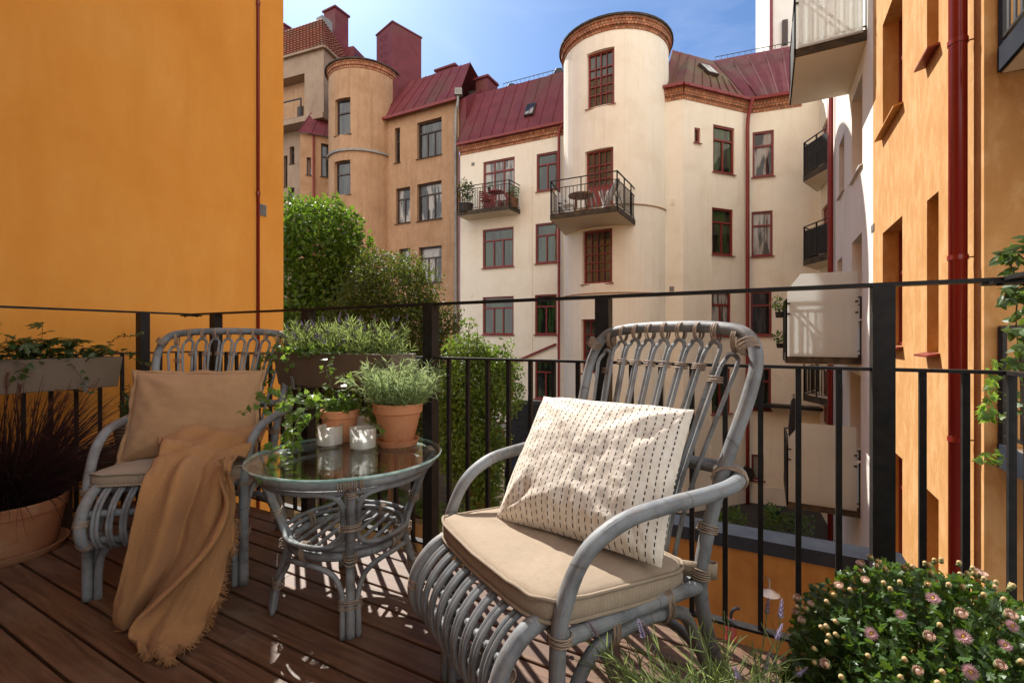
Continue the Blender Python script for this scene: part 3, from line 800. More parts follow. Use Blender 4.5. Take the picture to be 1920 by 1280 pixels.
# ------------------------------------------------------------------ throw blanket
def make_throw():
    ML = place(*CH_L)
    # rows run from the seat back, over the cushion, down the front and onto the deck: (left px,py,Y) (right px,py,Y)
    rows = [
        ((285, 842, 1.93), (505, 812, 2.05)),
        ((300, 826, 1.88), (490, 822, 1.97)),
        ((306, 838, 1.80), (478, 836, 1.90)),
        ((298, 856, 1.72), (466, 856, 1.83)),
        ((288, 880, 1.655), (446, 866, 1.755)),
        ((275, 912, 1.600), (438, 886, 1.700)),
        ((262, 950, 1.565), (428, 925, 1.665)),
        ((250, 995, 1.545), (418, 965, 1.645)),
        ((240, 1040, 1.535), (410, 1010, 1.625)),
        ((230, 1085, 1.525), (385, 1060, 1.590)),
        ((221, 1120, 1.525), (350, 1105, 1.565)),
        ((220, 1145, 1.53), (320, 1135, 1.555)),
        ((228, 1160, 1.545), (300, 1152, 1.560)),
        ((246, 1163, 1.57), (286, 1158, 1.575)),
    ]
    flap = [
        ((436, 880, 1.715), (447, 868, 1.735)),
        ((424, 915, 1.645), (438, 897, 1.672)),
        ((404, 965, 1.580), (429, 940, 1.632)),
        ((374, 1020, 1.535), (423, 988, 1.605)),
        ((334, 1072, 1.505), (427, 1035, 1.585)),
        ((298, 1112, 1.488), (419, 1085, 1.560)),
        ((268, 1148, 1.475), (403, 1135, 1.530)),
        ((250, 1182, 1.455), (378, 1182, 1.485)),
        ((252, 1208, 1.430), (346, 1226, 1.405)),
        ((266, 1226, 1.395), (322, 1246, 1.360)),
    ]
    N = 44
    vs = []; fs = []; uvs = []; hem = []
    def sheet(rows, fn, smax=5):
        L = spline([P(*a) for a, b in rows], smax); Rr = spline([P(*b) for a, b in rows], smax)
        m_ = len(L); b0 = len(vs)
        Lp = [0.0]
        for i in range(1, m_): Lp.append(Lp[-1] + (L[i] - L[i - 1]).length)
        for j in range(m_):
            f = j / (m_ - 1); a, b = L[j], Rr[j]; ac = b - a
            dn = (L[min(j + 1, m_ - 1)] - L[max(j - 1, 0)]).normalized()
            nrm = ac.normalized().cross(dn)
            if nrm.length < 1e-3: nrm = V((0, -1, 0))
            nrm.normalize()
            if nrm.y > 0: nrm = -nrm
            if fn == 0 and f < 0.22 and nrm.z < 0: nrm = -nrm
            hang = max(0.0, min(1.0, (f - 0.18) / 0.2))
            for i in range(N + 1):
                s = i / N
                nz = 0.006 * mnoise.noise(V((s * 5, f * 9, 1.7 + fn))) + 0.004 * mnoise.noise(V((s * 14, f * 20, 4.7 + fn))) + 0.0022 * mnoise.noise(V((s * 34 + f * 20, f * 46, 9.1 + fn)))
                if fn == 0:
                    fold = 0.022 * math.sin(s * 6.2 + 0.4 + f * 1.6) * hang + 0.014 * math.sin(s * 13 + f * 6) * hang
                    v1 = (s - 0.60 + f * 0.12) / 0.07; fold -= 0.040 * math.exp(-v1 * v1) * hang * min(1, (1 - f) * 4)
                    v2 = (s - 0.47 + f * 0.15) / 0.09; fold += 0.030 * math.exp(-v2 * v2) * hang
                    top = (1 - hang) * (0.018 * math.sin(f * 70 + s * 6) + 0.014 * math.sin(s * 13 + f * 34 + 1))
                    d = 0.012 + fold + top + nz + 0.02 * math.sin(PI * s)
                    curl = max(0.0, (f - 0.9) / 0.1); d -= 0.02 * curl * curl
                else:
                    e0 = math.exp(-(s / 0.10) ** 2)
                    d = 0.026 + 0.020 * e0 * min(1, f * 6) - 0.018 * math.exp(-((s - 0.26) / 0.13) ** 2) + 0.010 * math.sin(s * 8 + f * 4) + nz
                    d += 0.026 * (max(0, s - 0.86) / 0.14) ** 2 * math.sin(f * 22)
                    if s < 0.05: d -= 0.030 * (1 - s / 0.05) ** 2 * min(1, f * 6)
                p = a + ac * s + nrm * d
                p.z = max(p.z, 0.010 + 0.007 * math.sin(s * 9 + f * 3) ** 2)
                vs.append(p)
        for j in range(m_ - 1):
            for i in range(N):
                a = b0 + j * (N + 1) + i
                fs.append((a, a + 1, a + N + 2, a + N + 1))
                uvs.append([(0.5 * i / N, Lp[j]), (0.5 * (i + 1) / N, Lp[j]), (0.5 * (i + 1) / N, Lp[j + 1]), (0.5 * i / N, Lp[j + 1])])
        return b0, m_
    sheet(rows, 0)
    b0, m_ = sheet(flap, 1)
    mb = MB(); mb.add(vs, fs, uvs)
    o = mb.build('throw_blanket', MT['throw'], None, smooth='all')
    so = o.modifiers.new('thickness', 'SOLIDIFY'); so.thickness = 0.006; so.offset = 0
    # frayed hem along the right side and the foot
    fm = MB()
    def strand(p, d, l):
        q = [p]; dd = V(d)
        for k in range(4):
            dd = (dd + rvec() * 0.45 + V((0, 0, -0.18))).normalized(); q.append(q[-1] + dd * l / 4)
            q[-1].z = max(q[-1].z, 0.004)
        fm.tube(q, [0.0016, 0.0015, 0.0012, 0.0010, 0.0006], 4)
    for j in range(2, m_ - 1):
        for k in range(9):
            p0 = V(vs[b0 + j * (N + 1) + N]); p1 = V(vs[b0 + (j + 1) * (N + 1) + N]); p = p0.lerp(p1, RN())
            inn = (p0 - V(vs[b0 + j * (N + 1) + N - 3])).normalized()
            strand(p, inn + V((0, -0.2, -0.1)), RU(0.015, 0.032))
    for i in range(N):
        for k in range(3):
            p = V(vs[b0 + (m_ - 1) * (N + 1) + i]).lerp(V(vs[b0 + (m_ - 1) * (N + 1) + i + 1]), RN())
            strand(p, V((0.2, -0.6, -0.4)), RU(0.012, 0.028))
    fm.build('fringe', MT['throw'], o)
    fm = MB()
    for k in range(14): strand(P(236, 1178, 1.53) + rvec() * 0.012, V((-0.4, -0.6, -0.6)), RU(0.02, 0.05))
    fm.build('tuft', MT['throw'], o)
    tag(o, 'camel brown wool throw with a frayed fringe hanging off the shaded armchair onto the deck', 'blanket')
make_throw()

# ================================================================== glass topped table
TC = V((-0.600, 1.722, 0)); TA = math.radians(-69.4)
table = thing('rattan_table', 'round glass topped rattan side table between the two armchairs', 'table', TC, 0)
R = MT['rattan']
LEG = [(0.0, 0.250), (0.06, 0.242), (0.13, 0.222), (0.20, 0.203), (0.25, 0.203), (0.32, 0.228), (0.40, 0.258), (0.46, 0.278), (0.50, 0.290)]
def lr(z): return interp(LEG, z)
def pol(a, r, z): return V((r * math.cos(a), r * math.sin(a), z))
mb = MB()
NG = 72; RG = 0.338
mb.rev([(0.0005, 0.530), (RG - 0.003, 0.530)], (0, 0, 0), NG); mb.rev([(RG - 0.003, 0.520), (0.0005, 0.520)], (0, 0, 0), NG)
mb.cur = 1
mb.rev([(RG - 0.003, 0.530), (RG, 0.527), (RG, 0.523), (RG - 0.003, 0.520)], (0, 0, 0), NG)
mb.build('glass_top', [MT['glass'], MT['glass_edge']], table, smooth=30)
mb = MB(); mb.tube([pol(2 * PI * k / 64, 0.302, 0.502) for k in range(64)], 0.0165, 12, closed=True)
mb.build('top_ring', R, table, smooth='all')
mb = MB(); mb.tube([pol(2 * PI * k / 64, 0.278, 0.470) for k in range(64)], 0.009, 8, closed=True)
mb.build('under_ring', R, table, smooth='all')
mb = MB(); mb.tube([pol(2 * PI * k / 56, 0.190, 0.235) for k in range(56)], 0.0148, 12, closed=True)
mb.build('shelf_ring', R, table, smooth='all')
mb = MB(); mb.tube([pol(2 * PI * k / 56, 0.196, 0.262) for k in range(56)], 0.0085, 8, closed=True)
mb.build('shelf_rim', R, table, smooth='all')
sd = V((0.139, 0.990, 0)); sn = V((0.990, -0.139, 0))
for i in range(7):
    o_ = -0.126 + 0.042 * i; l_ = math.sqrt(0.185 ** 2 - o_ ** 2)
    mb = MB(); mb.tube([sn * o_ - sd * l_ + V((0, 0, 0.246)), sn * o_ + sd * l_ + V((0, 0, 0.246))], 0.0072, 8); mb.build('shelf_slat', R, table, smooth=True)
for k in range(4):
    a = TA + k * PI / 2
    mb = MB(); knob_tube(mb, spline([pol(a, r_, z_) for z_, r_ in LEG], 4), 0.0148, 12); mb.build('leg', R, table, smooth='all')
    b = a + PI / 2
    # rounded loop in the upper panel
    def leaf_path(zlo, zhi, da_top, n=8):
        pts = []
        dl = 0.0240
        for z in (zlo + 0.04, (zlo + zhi) / 2, zhi - 0.05): pts.append(pol(a + dl / lr(z), lr(z), z))
        for f in (0.10, 0.2, 0.35, 0.5, 0.65, 0.8, 0.9): pts.append(pol(lerp(a, b, f), lr(zhi), zhi - (0.012 if f in (0.10, 0.9) else 0)))
        for z in (zhi - 0.05, (zlo + zhi) / 2, zlo + 0.04): pts.append(pol(b - dl / lr(z), lr(z), z))
        return pts
    pts = leaf_path(0.272, 0.466, 0)
    low = [pol(lerp(b, a, f), lr(0.272) + 0.004, 0.274 + (0.010 if f in (0.13, 0.87) else 0)) for f in (0.13, 0.25, 0.4, 0.6, 0.75, 0.87)]
    mb = MB(); mb.tube(spline(pts + low, 4, closed=True), 0.0082, 8, closed=True); mb.build('panel_loop', R, table, smooth='all')
    # arch below the shelf
    pts = []
    for z in (0.0, 0.06, 0.12): pts.append(pol(a + 0.0245 / lr(z), lr(z), z))
    for f, z in ((0.13, 0.165), (0.2, 0.190), (0.32, 0.206), (0.5, 0.210), (0.68, 0.206), (0.8, 0.190), (0.87, 0.165)): pts.append(pol(lerp(a, b, f), 0.205, z))
    for z in (0.12, 0.06, 0.0): pts.append(pol(b - 0.0245 / lr(z), lr(z), z))
    mb = MB(); mb.tube(spline(pts, 4), 0.0092, 8); mb.build('arch', R, table, smooth='all')
    for z, n_, rx, ry in ((0.10, 5, 0.018, 0.036), (0.232, 5, 0.032, 0.022), (0.345, 4, 0.018, 0.034), (0.475, 5, 0.027, 0.018)):
        binding(table, pol(a, lr(z) - (0.006 if z == 0.232 else 0), z), (0, 0, 1), rx, n_, 0.007, r2=ry, ax=(-math.sin(a), math.cos(a), 0))
    binding(table, pol(a, 0.302, 0.502), (-math.sin(a), math.cos(a), 0), 0.0192, 12, 0.0066)
    m2 = (a + b) / 2
    binding(table, pol(m2, 0.193, 0.246), (-math.sin(m2), math.cos(m2), 0), 0.020, 4, 0.0066, r2=0.033, ax=(0, 0, 1))

# candles
def candle(px, py, h, r, label):
    c = G(px, py, 0.530)
    t = thing('candle_glass', label, 'candle', c + V((0, r, 0)) * 0 + V((0, 0, 0.0006)), 0, 'candle glasses on the table')
    mb = MB(); th = 0.0028
    mb.rev([(0.0005, 0.0), (r - 0.003, 0.0), (r, 0.003), (r, h), (r - th, h), (r - th, 0.009), (0.0005, 0.009)], (0, 0, 0), 36)
    mb.build('jar', MT['jar'], t, smooth=30)
    mb = MB(); q = r - th - 0.0006
    mb.rev([(0.0005, 0.0098), (q, 0.0098), (q, h * 0.90)], (0, 0, 0), 32); mb.rev([(q * 0.97, h * 0.40), (q * 0.6, h * 0.37), (0.0005, h * 0.36)], (0, 0, 0), 32)
    mb.build('wax', MT['wax'], t, smooth=30)
    mb = MB(); mb.tube([(0, 0, h * 0.36), (0.001, 0.001, h * 0.36 + 0.012)], 0.0011, 6); mb.build('wick', MT['black'], t)
candle(619, 836, 0.088, 0.049, 'white candle in a glass, the left one standing apart on the table')
candle(681, 842, 0.090, 0.050, 'white candle in a glass, the front one of the touching pair')
candle(673, 818, 0.090, 0.045, 'white candle in a glass half hidden behind the front one of its pair')

# terracotta pots
def pot(name, label, c, h, rt, rb, mat, saucer=None, lip=0.25, thick=0.008, soil=True, group=None, cat='flowerpot', n=40, taper=1.0):
    t = thing(name, label, cat, c, 0, group)
    z0 = 0.0
    if saucer:
        mb = MB(); sr, sh = saucer
        mb.rev([(0.0005, 0.0), (sr * 0.88, 0.0), (sr, sh), (sr - 0.005, sh), (sr * 0.86, 0.006), (0.0005, 0.006)], (0, 0, 0), n)
        mb.build('saucer', mat, t, smooth=35); z0 = 0.0065
    mb = MB(); rl = lerp(rb, rt, 1 - lip)
    mb.rev([(0.0005, z0), (rb - 0.004, z0), (rb, z0 + 0.004), (rl * taper, z0 + h * (1 - lip)), (rl * taper + 0.006, z0 + h * (1 - lip) + 0.003),
            (rt, z0 + h - 0.004), (rt - 0.003, z0 + h), (rt - thick, z0 + h), (rt - thick - 0.003, z0 + h * 0.8), (rb, z0 + h * 0.75)], (0, 0, 0), n)
    mb.build('pot', mat, t, smooth=35)
    mb = MB(); mb.rev([(0.0005, z0 + h * 0.86), (rt * 0.5, z0 + h * 0.87), (rt - thick - 0.0025, z0 + h * 0.84)], (0, 0, 0), 24); mb.build('soil', MT['soil'], t, smooth=True)
    return t
TZ = V((0, 0, 0.5306))
pc1 = P(746, 800, 1.855); pc1.z = 0.5306
pot('terracotta_pot', 'larger terracotta pot with saucer on the glass table holding a silvery herb', pc1, 0.158, 0.098, 0.061, MT['terracotta'], (0.084, 0.022))
pc2 = P(637, 800, 1.915); pc2.z = 0.5306
pot('terracotta_pot', 'small terracotta pot behind the candles holding trailing ivy', pc2, 0.128, 0.076, 0.052, MT['terracotta'])
pc3 = V((-2.235, 2.075, 0.0))
pot('terracotta_tub', 'wide weathered terracotta tub with saucer holding dark purple grass', pc3, 0.228, 0.204, 0.160, MT['terracotta_old'], (0.205, 0.035), lip=0.22, thick=0.014)

# stool and the little pot plant behind the left chair
st = P(205, 860, 2.38); st.z = 0
stool = thing('wooden_stool', 'dark wooden stool behind the shaded armchair', 'stool', st, math.radians(-28))
mb = MB(); mb.box(-0.15, 0.15, -0.15, 0.15, 0.345, 0.375); mb.build('top', MT['darkwood'], stool)
for sx in (-1, 1):
    for sy in (-1, 1):
        mb = MB(); mb.box(sx * 0.125 - 0.018, sx * 0.125 + 0.018, sy * 0.125 - 0.018, sy * 0.125 + 0.018, 0, 0.3445); mb.build('leg', MT['darkwood'], stool)
for sy in (-1, 1):
    mb = MB(); mb.box(-0.106, 0.106, sy * 0.125 - 0.012, sy * 0.125 + 0.012, 0.27, 0.34); mb.build('apron', MT['darkwood'], stool)
for sx in (-1, 1):
    mb = MB(); mb.box(sx * 0.125 - 0.012, sx * 0.125 + 0.012, -0.106, 0.106, 0.27, 0.34); mb.build('apron', MT['darkwood'], stool)
pc4 = P(243, 845, 2.36); pc4.z = 0.3756
t = thing('ribbed_pot', 'small ribbed brown pot on the dark stool behind the shaded armchair', 'flowerpot', pc4)
mb = MB(); prof = [(0.0005, 0)]
for i in range(17):
    z = 0.135 * i / 16; prof.append((lerp(0.050, 0.066, i / 16) + (0.0022 if i % 2 else -0.001), z))
prof += [(0.058, 0.135), (0.055, 0.11), (0.0005, 0.11)]
mb.rev(prof, (0, 0, 0), 32); mb.build('pot', MT['wicker'], t, smooth=25)
mb = MB(); mb.rev([(0.0005, 0.114), (0.054, 0.112)], (0, 0, 0), 20); mb.build('soil', MT['soil'], t)

# planter boxes hung on the rail
def planter(label, l, w0, w1, h, loc, rz):
    t = thing('planter_box', label, 'planter', loc, rz, 'planter boxes hung inside the railing')
    th = 0.006
    def ring(wd, ln, z): return [V((-ln / 2, -wd / 2, z)), V((ln / 2, -wd / 2, z)), V((ln / 2, wd / 2, z)), V((-ln / 2, wd / 2, z))]
    o0, o1 = ring(w0, l - 0.03, 0), ring(w1, l, h); i1, i0 = ring(w1 - 2 * th, l - 2 * th, h), ring(w0 - 2 * th, l - 0.03 - 2 * th, 0.02)
    vs = o0 + o1 + i1 + i0; fs = [(3, 2, 1, 0)]
    for b in (0, 4, 8):
        for k in range(4): fs.append((b + k, b + (k + 1) % 4, b + 4 + (k + 1) % 4, b + 4 + k))
    fs.append((12, 13, 14, 15))
    mb = MB(); mb.add(vs, fs); o = mb.build('box', MT['planter'], t)
    bv = o.modifiers.new('edge', 'BEVEL'); bv.width = 0.003; bv.segments = 2
    mb = MB(); a = ring(lerp(w0, w1, 0.85) - 2 * th - 0.001, l - 0.02 - 2 * th, h * 0.85); mb.add(a, [(0, 1, 2, 3)]); mb.build('soil', MT['soil'], t)
    for x in (-l * 0.32, l * 0.32):
        mb = MB()
        f0, f1 = -w0 / 2, -w1 / 2
        pts = [(x, f0 - 0.008, -0.012), (x, f0 - 0.014, 0.03), (x, f0 - 0.020, 0.045)]
        for a, b in zip(pts, pts[1:]): mb.bar(a, b, 0.018, 0.004, up=V((0, 1, 0.01)))
        mb.bar((x, f0 - 0.010, -0.014), (x, w1 / 2 + 0.028, -0.014), 0.018, 0.004)
        mb.bar((x, w1 / 2 + 0.026, -0.014), (x, w1 / 2 + 0.026, h + 0.01), 0.018, 0.004, up=V((0, 1, 0.01)))
        mb.build('bracket', MT['zinc'], t)
    return t
PB1 = BAL(1.440, 0.095, 0.720)
planter('taupe planter box of lavender on the front railing behind the table', 0.77, 0.125, 0.165, 0.160, PB1, BANG)
sL = 0.87
PB2 = C0 + D1 * 0.125 - NB * sL + V((0, 0, 0.695))
planter('taupe planter box of lobed leaves and ivy on the side railing by the orange wall', 0.84, 0.13, 0.175, 0.155, PB2, BANG + PI / 2)
# ================================================================== plants
def frame_of(d, n):
    d = V(d).normalized(); n = V(n)
    n = n - d * n.dot(d)
    if n.length < 1e-4: n = d.cross(V((0.3, 0.8, 0.5)))
    n.normalize(); return d, n, d.cross(n)
def leafq(mb, p, d, n, L, W, fold=0.15):
    d, n, s = frame_of(d, n); p = V(p)
    mb.add([p, p + d * L * 0.45 + s * W / 2 + n * W * fold, p + d * L, p + d * L * 0.45 - s * W / 2 + n * W * fold], [(0, 1, 2), (0, 2, 3)])
IVY = [(0.10, -0.06), (0.36, -0.02), (0.52, 0.16), (0.30, 0.34), (0.33, 0.60), (0.13, 0.60), (0.0, 1.0)]
MUM = [(0.05, 0.12), (0.20, 0.22), (0.13, 0.34), (0.34, 0.50), (0.19, 0.58), (0.30, 0.80), (0.10, 0.80), (0.0, 1.0)]
OVAL = [(0.08, 0.08), (0.22, 0.30), (0.24, 0.52), (0.14, 0.80), (0.0, 1.0)]
def leafs(mb, p, d, n, L, shape, fold=0.12, curl=0.15):
    d, n, s = frame_of(d, n); p = V(p)
    vs = [p + d * L * 0.32 - n * L * 0.02, p]
    def q(x, y): return p + s * x * L + d * y * L + n * L * (fold * abs(x) - curl * y * y)
    vs += [q(x, y) for x, y in shape] + [q(-x, y) for x, y in reversed(shape[:-1])]
    m = len(vs) - 1
    mb.add(vs, [(0, 1 + k, 1 + (k + 1) % m) for k in range(m)])
def cutleaf(mb, p, d, n, L):                  # deeply cut leaf, five fingers
    d, n, s = frame_of(d, n); p = V(p)
    for k, a in enumerate((-1.25, -0.62, 0.0, 0.62, 1.25)):
        dd = (d * math.cos(a) + s * math.sin(a)).normalized(); l = L * (1, 0.9, 0.62)[abs(k - 2)] if k != 2 else L
        l = L * (0.60, 0.85, 1.0, 0.85, 0.60)[k]
        leafs(mb, p + dd * L * 0.05, dd - n * 0.12, n, l, [(0.10, 0.2), (0.17, 0.42), (0.10, 0.48), (0.20, 0.66), (0.08, 0.74), (0.0, 1.0)], 0.1, 0.1)
def strip(mb, pts, w, nrm=None):
    m = len(pts); vs = []
    for i, p in enumerate(pts):
        t = (pts[min(i + 1, m - 1)] - pts[max(i - 1, 0)]).normalized()
        s = t.cross(nrm if nrm else V((0.2, -1, 0.3)))
        if s.length < 1e-4: s = V((1, 0, 0))
        s.normalize(); ww = w[i] if isinstance(w, list) else w * (1 - 0.85 * (i / (m - 1)) ** 1.5)
        vs += [p - s * ww / 2, p + s * ww / 2]
    mb.add(vs, [(2 * i, 2 * i + 1, 2 * i + 3, 2 * i + 2) for i in range(m - 1)])
def stem_path(p, d, L, n=6, grav=0.0, wob=0.12):
    pts = [V(p)]; d = V(d).normalized()
    for k in range(n):
        d = (d + rvec() * wob + V((0, 0, -grav))).normalized(); pts.append(pts[-1] + d * L / n)
    return pts
def along(pts, f):
    x = f * (len(pts) - 1); i = min(int(x), len(pts) - 2); return pts[i].lerp(pts[i + 1], x - i), (pts[i + 1] - pts[i]).normalized()

# -------- silvery herb in the larger terracotta pot
c = pc1 + V((0, 0, 0.150))
t = thing('herb_plant', 'bushy silvery narrow leaved herb in the larger terracotta pot', 'plant', c, world=True)
mb = MB(); sm = MB()
for k in range(150):
    a = RU(0, 2 * PI); r = 0.085 * math.sqrt(RN()); p = c + V((r * math.cos(a), r * math.sin(a), -0.005))
    d = V((math.cos(a) * r * 6.5, math.sin(a) * r * 6.5, 1.0)) + rvec() * 0.25
    L = RU(0.10, 0.205); pts = stem_path(p, d, L, 6, 0.05)
    sm.tube(pts, 0.0011, 4)
    for j in range(36):
        f = RU(0.12, 1.0); q, tt = along(pts, f)
        dd = (rvec() + tt * RU(0.5, 1.3)).normalized()
        l = RU(0.020, 0.042)
        bend = stem_path(q, dd, l, 3, 0.10, 0.15)
        strip(mb, bend, [0.0020, 0.0029, 0.0022, 0.0005], rvec())
mb.build('leaves', MT['leaf_ros'], t); sm.build('stems', MT['stem'], t)

# -------- ivy in the small pot with trailing shoots
c = pc2 + V((0, 0, 0.11))
t = thing('ivy_plant', 'trailing green ivy growing from the small terracotta pot and over the table edge', 'plant', c, world=True)
mb = MB(); sm = MB()
def vine(pts, n, size=(0.019, 0.034), lim=0.012, off=0.012):
    pp = spline(pts, 6); pp = [p + rvec() * 0.003 for p in pp]
    sm.tube(pp, 0.0013, 5)
    n = int(n * 1.35)
    for j in range(n):
        q, tt = along(pp, (j + RU(0.2, 0.8)) / n)
        o = rvec(); o = (o - tt * o.dot(tt)).normalized(); o.z = abs(o.z) * 0.6
        pe = q + o * RU(0.006, 0.02)
        sm.tube([q, pe], 0.0007, 3, cap=False)
        nrm = (V((0.2, -0.75, 0.55)) + rvec() * 0.7)
        leafs(mb, pe, (o + tt * 0.4 + V((0, 0, -0.3)) + rvec() * 0.4), nrm, RU(*size), IVY)
top = c + V((0, 0, 0.02))
def pv(*a): return [top] + [P(*q) for q in a]
vine(pv((610, 745, 1.88), (575, 742, 1.84), (548, 755, 1.80), (520, 768, 1.77), (498, 775, 1.75)), 20)
vine(pv((600, 750, 1.87), (560, 757, 1.82), (530, 742, 1.80), (508, 735, 1.79), (487, 747, 1.78)), 16)
vine(pv((605, 760, 1.84), (580, 790, 1.78), (562, 812, 1.74), (545, 836, 1.72), (528, 852, 1.68), (512, 868, 1.64)), 22)
vine(pv((595, 755, 1.83), (568, 770, 1.77), (555, 795, 1.72), (548, 830, 1.69), (552, 848, 1.66)), 14, (0.026, 0.044))
vine(pv((585, 762, 1.83), (552, 790, 1.75), (524, 822, 1.66), (508, 850, 1.60), (500, 880, 1.52), (503, 905, 1.46)), 18, (0.024, 0.042))
vine(pv((625, 735, 1.90), (617, 710, 1.91), (612, 690, 1.91), (620, 675, 1.92)), 12)
vine(pv((650, 740, 1.90), (655, 722, 1.90), (648, 707, 1.91)), 9, (0.024, 0.04))
vine(pv((665, 745, 1.89), (672, 760, 1.86), (680, 775, 1.84), (690, 790, 1.84)), 8)
vine(pv((690, 770, 1.85), (715, 800, 1.78), (722, 822, 1.74)), 6)
vine(pv((560, 755, 1.86), (525, 765, 1.83), (500, 752, 1.80), (470, 768, 1.77), (452, 780, 1.75)), 12)
for k in range(70):
    p = c + V((RU(-0.06, 0.06), RU(-0.06, 0.05), RU(0.0, 0.055)))
    leafs(mb, p, rvec() + V((0, -0.2, 0.1)), V((0, -0.6, 0.7)) + rvec() * 0.7, RU(0.022, 0.038), IVY)
mb.build('leaves', MT['leaf_ivy'], t); sm.build('stems', MT['stem'], t)

# -------- lavender in the planter behind the table
c = PB1 + V((0, 0, 0.14))
def lavender(t, pts0, nst, Lr, spikes, spread, lean, seedy=0.4, leafl=(0.025, 0.05), bendy=0.06, leafden=10, sizes=(0.0042, 0.02), lw=1.0):
    mb = MB(); sm = MB()
    tips = []
    for k in range(nst):
        p = pts0(); a = rvec()
        d = V((a.x * spread, a.y * spread, 1.0)) + lean
        L = RU(*Lr); pts = stem_path(p, d, L, 7, bendy * RU(0.2, 1.3), 0.10)
        sm.tube(pts, [0.0013] * 4 + [0.0011] * 3 + [0.0008], 4)
        for j in range(int(leafden * L / 0.15)):
            f = RU(0.0, 1.0) ** 1.3 * 0.9; q, tt = along(pts, f)
            dd = (rvec() * 0.8 + tt * 1.0).normalized(); l = RU(*leafl)
            strip(mb, stem_path(q, dd, l, 3, 0.05, 0.12), [0.0025 * lw, 0.0042 * lw, 0.0032 * lw, 0.0008], rvec())
        tips.append((pts[-1], (pts[-1] - pts[-2]).normalized()))
    mb.build('leaves', MT['leaf_lav'], t); sm.build('stems', MT['stem'], t)
    random.shuffle(tips)
    for p, d in tips[:spikes]:
        fm = MB(); L = RU(0.018, 0.034) if sizes[1] < 0.03 else RU(0.028, 0.048)
        dd, n, s = frame_of(d, rvec())
        m_ = int(L / 0.0042)
        for j in range(m_):
            for q in range(5):
                an = q * 1.256 + j * 0.6; rr = sizes[0] * (1.15 - 0.55 * j / m_)
                b = p + dd * (L * j / m_) + (n * math.cos(an) + s * math.sin(an)) * rr
                leafq(fm, p + dd * (L * j / m_ - 0.002), (b - p - dd * (L * j / m_)).normalized() + dd * 0.9, n, rr * 1.9, rr * 1.1, 0.3)
        fm.tube([p - dd * 0.002, p + dd * L], [sizes[0] * 0.6, sizes[0] * 0.3], 6)
        fm.build('flower_spike', MT['seedhead'] if RN() < seedy else MT['purple'], t)
t = thing('lavender_plant', 'dense row of lavender filling the planter box on the front railing', 'plant', c, world=True)
lavender(t, lambda: PB1 + D1 * RU(-0.36, 0.36) + NB * RU(-0.06, 0.06) + V((0, 0, 0.140)), 270, (0.05, 0.205), 90, 0.5, V((0, 0, 0)), 0.35, leafden=15)
# ivy hanging from its left end
t = thing('ivy_plant', 'glossy ivy spilling over the left end of the lavender planter', 'plant', PB1, world=True)
mb = MB(); sm = MB(); top = PB1 - D1 * 0.33 + V((0, 0, 0.15))
vine([top, top - NB * 0.10 + V((0, 0, 0.02)), top - NB * 0.13 - D1 * 0.02 - V((0, 0, 0.06)), top - NB * 0.12 - D1 * 0.05 - V((0, 0, 0.15))], 16)
vine([top + D1 * 0.1, top + D1 * 0.12 - NB * 0.11 + V((0, 0, 0.01)), top + D1 * 0.11 - NB * 0.13 - V((0, 0, 0.07))], 12)
vine([top, top - D1 * 0.08 - NB * 0.06, top - D1 * 0.12 - NB * 0.12 - V((0, 0, 0.08)), top - D1 * 0.12 - NB * 0.14 - V((0, 0, 0.2))], 16)
for k in range(150):
    p = top + D1 * RU(-0.06, 0.42) - NB * RU(-0.02, 0.105) + V((0, 0, RU(-0.005, 0.045)))
    leafs(mb, p, rvec() - NB * 0.5, V((0, -0.5, 0.8)) + rvec() * 0.7, RU(0.018, 0.034), IVY)
mb.build('leaves', MT['leaf_ivy'], t); sm.build('stems', MT['stem'], t)

# -------- side planter: lobed leaves and ivy
t = thing('lobed_leaf_plant', 'low plant with dark lobed leaves in the side planter by the orange wall', 'plant', PB2, world=True)
mb = MB(); sm = MB()
B2 = lambda s, w, z: PB2 + NB * s + D1 * w + V((0, 0, z))
for k in range(62):
    s = RU(-0.40, 0.36); tall = RN() < 0.16
    p = B2(s, RU(-0.05, 0.06), 0.145)
    d = V((RU(-0.4, 0.4), RU(-0.4, 0.4), 1.0)) + D1 * 0.25
    pts = stem_path(p, d, RU(0.16, 0.22) if tall else RU(0.05, 0.12), 5, 0.05, 0.12)
    sm.tube(pts, 0.0014, 4)
    for j in range(2 if tall else 3):
        q, tt = along(pts, RU(0.75, 1.0) if j else 1.0)
        o = rvec(); o.z *= 0.3
        cutleaf(mb, q, o + V((0, 0, 0.12)), V((0, -0.35, 1)) + rvec() * 0.4, RU(0.045, 0.075))
mb.build('leaves', MT['leaf_ger'], t); sm.build('stems', MT['stem_brown'], t)
t = thing('ivy_plant', 'ivy shoots creeping over the edge of the side planter towards the corner post', 'plant', PB2, world=True)
mb = MB(); sm = MB()
vine([B2(0.30, 0.03, 0.15), P(200, 648, 2.50), P(222, 632, 2.54), P(245, 630, 2.57), P(268, 627, 2.60)], 13, (0.020, 0.032))
vine([B2(0.32, 0.05, 0.15), P(222, 660, 2.48), P(245, 668, 2.50), P(262, 678, 2.50), P(285, 690, 2.50)], 14, (0.020, 0.034))
vine([B2(0.10, 0.08, 0.15), P(120, 672, 2.30), P(140, 690, 2.28), P(160, 720, 2.28), P(185, 738, 2.28)], 10, (0.018, 0.030))
vine([B2(-0.15, 0.08, 0.15), P(40, 680, 2.12), P(36, 700, 2.08), P(30, 712, 2.06)], 9, (0.022, 0.036))
vine([B2(-0.30, 0.05, 0.15), P(-10, 650, 2.1), P(15, 632, 2.14), P(40, 640, 2.2), P(62, 640, 2.26)], 12, (0.018, 0.03))
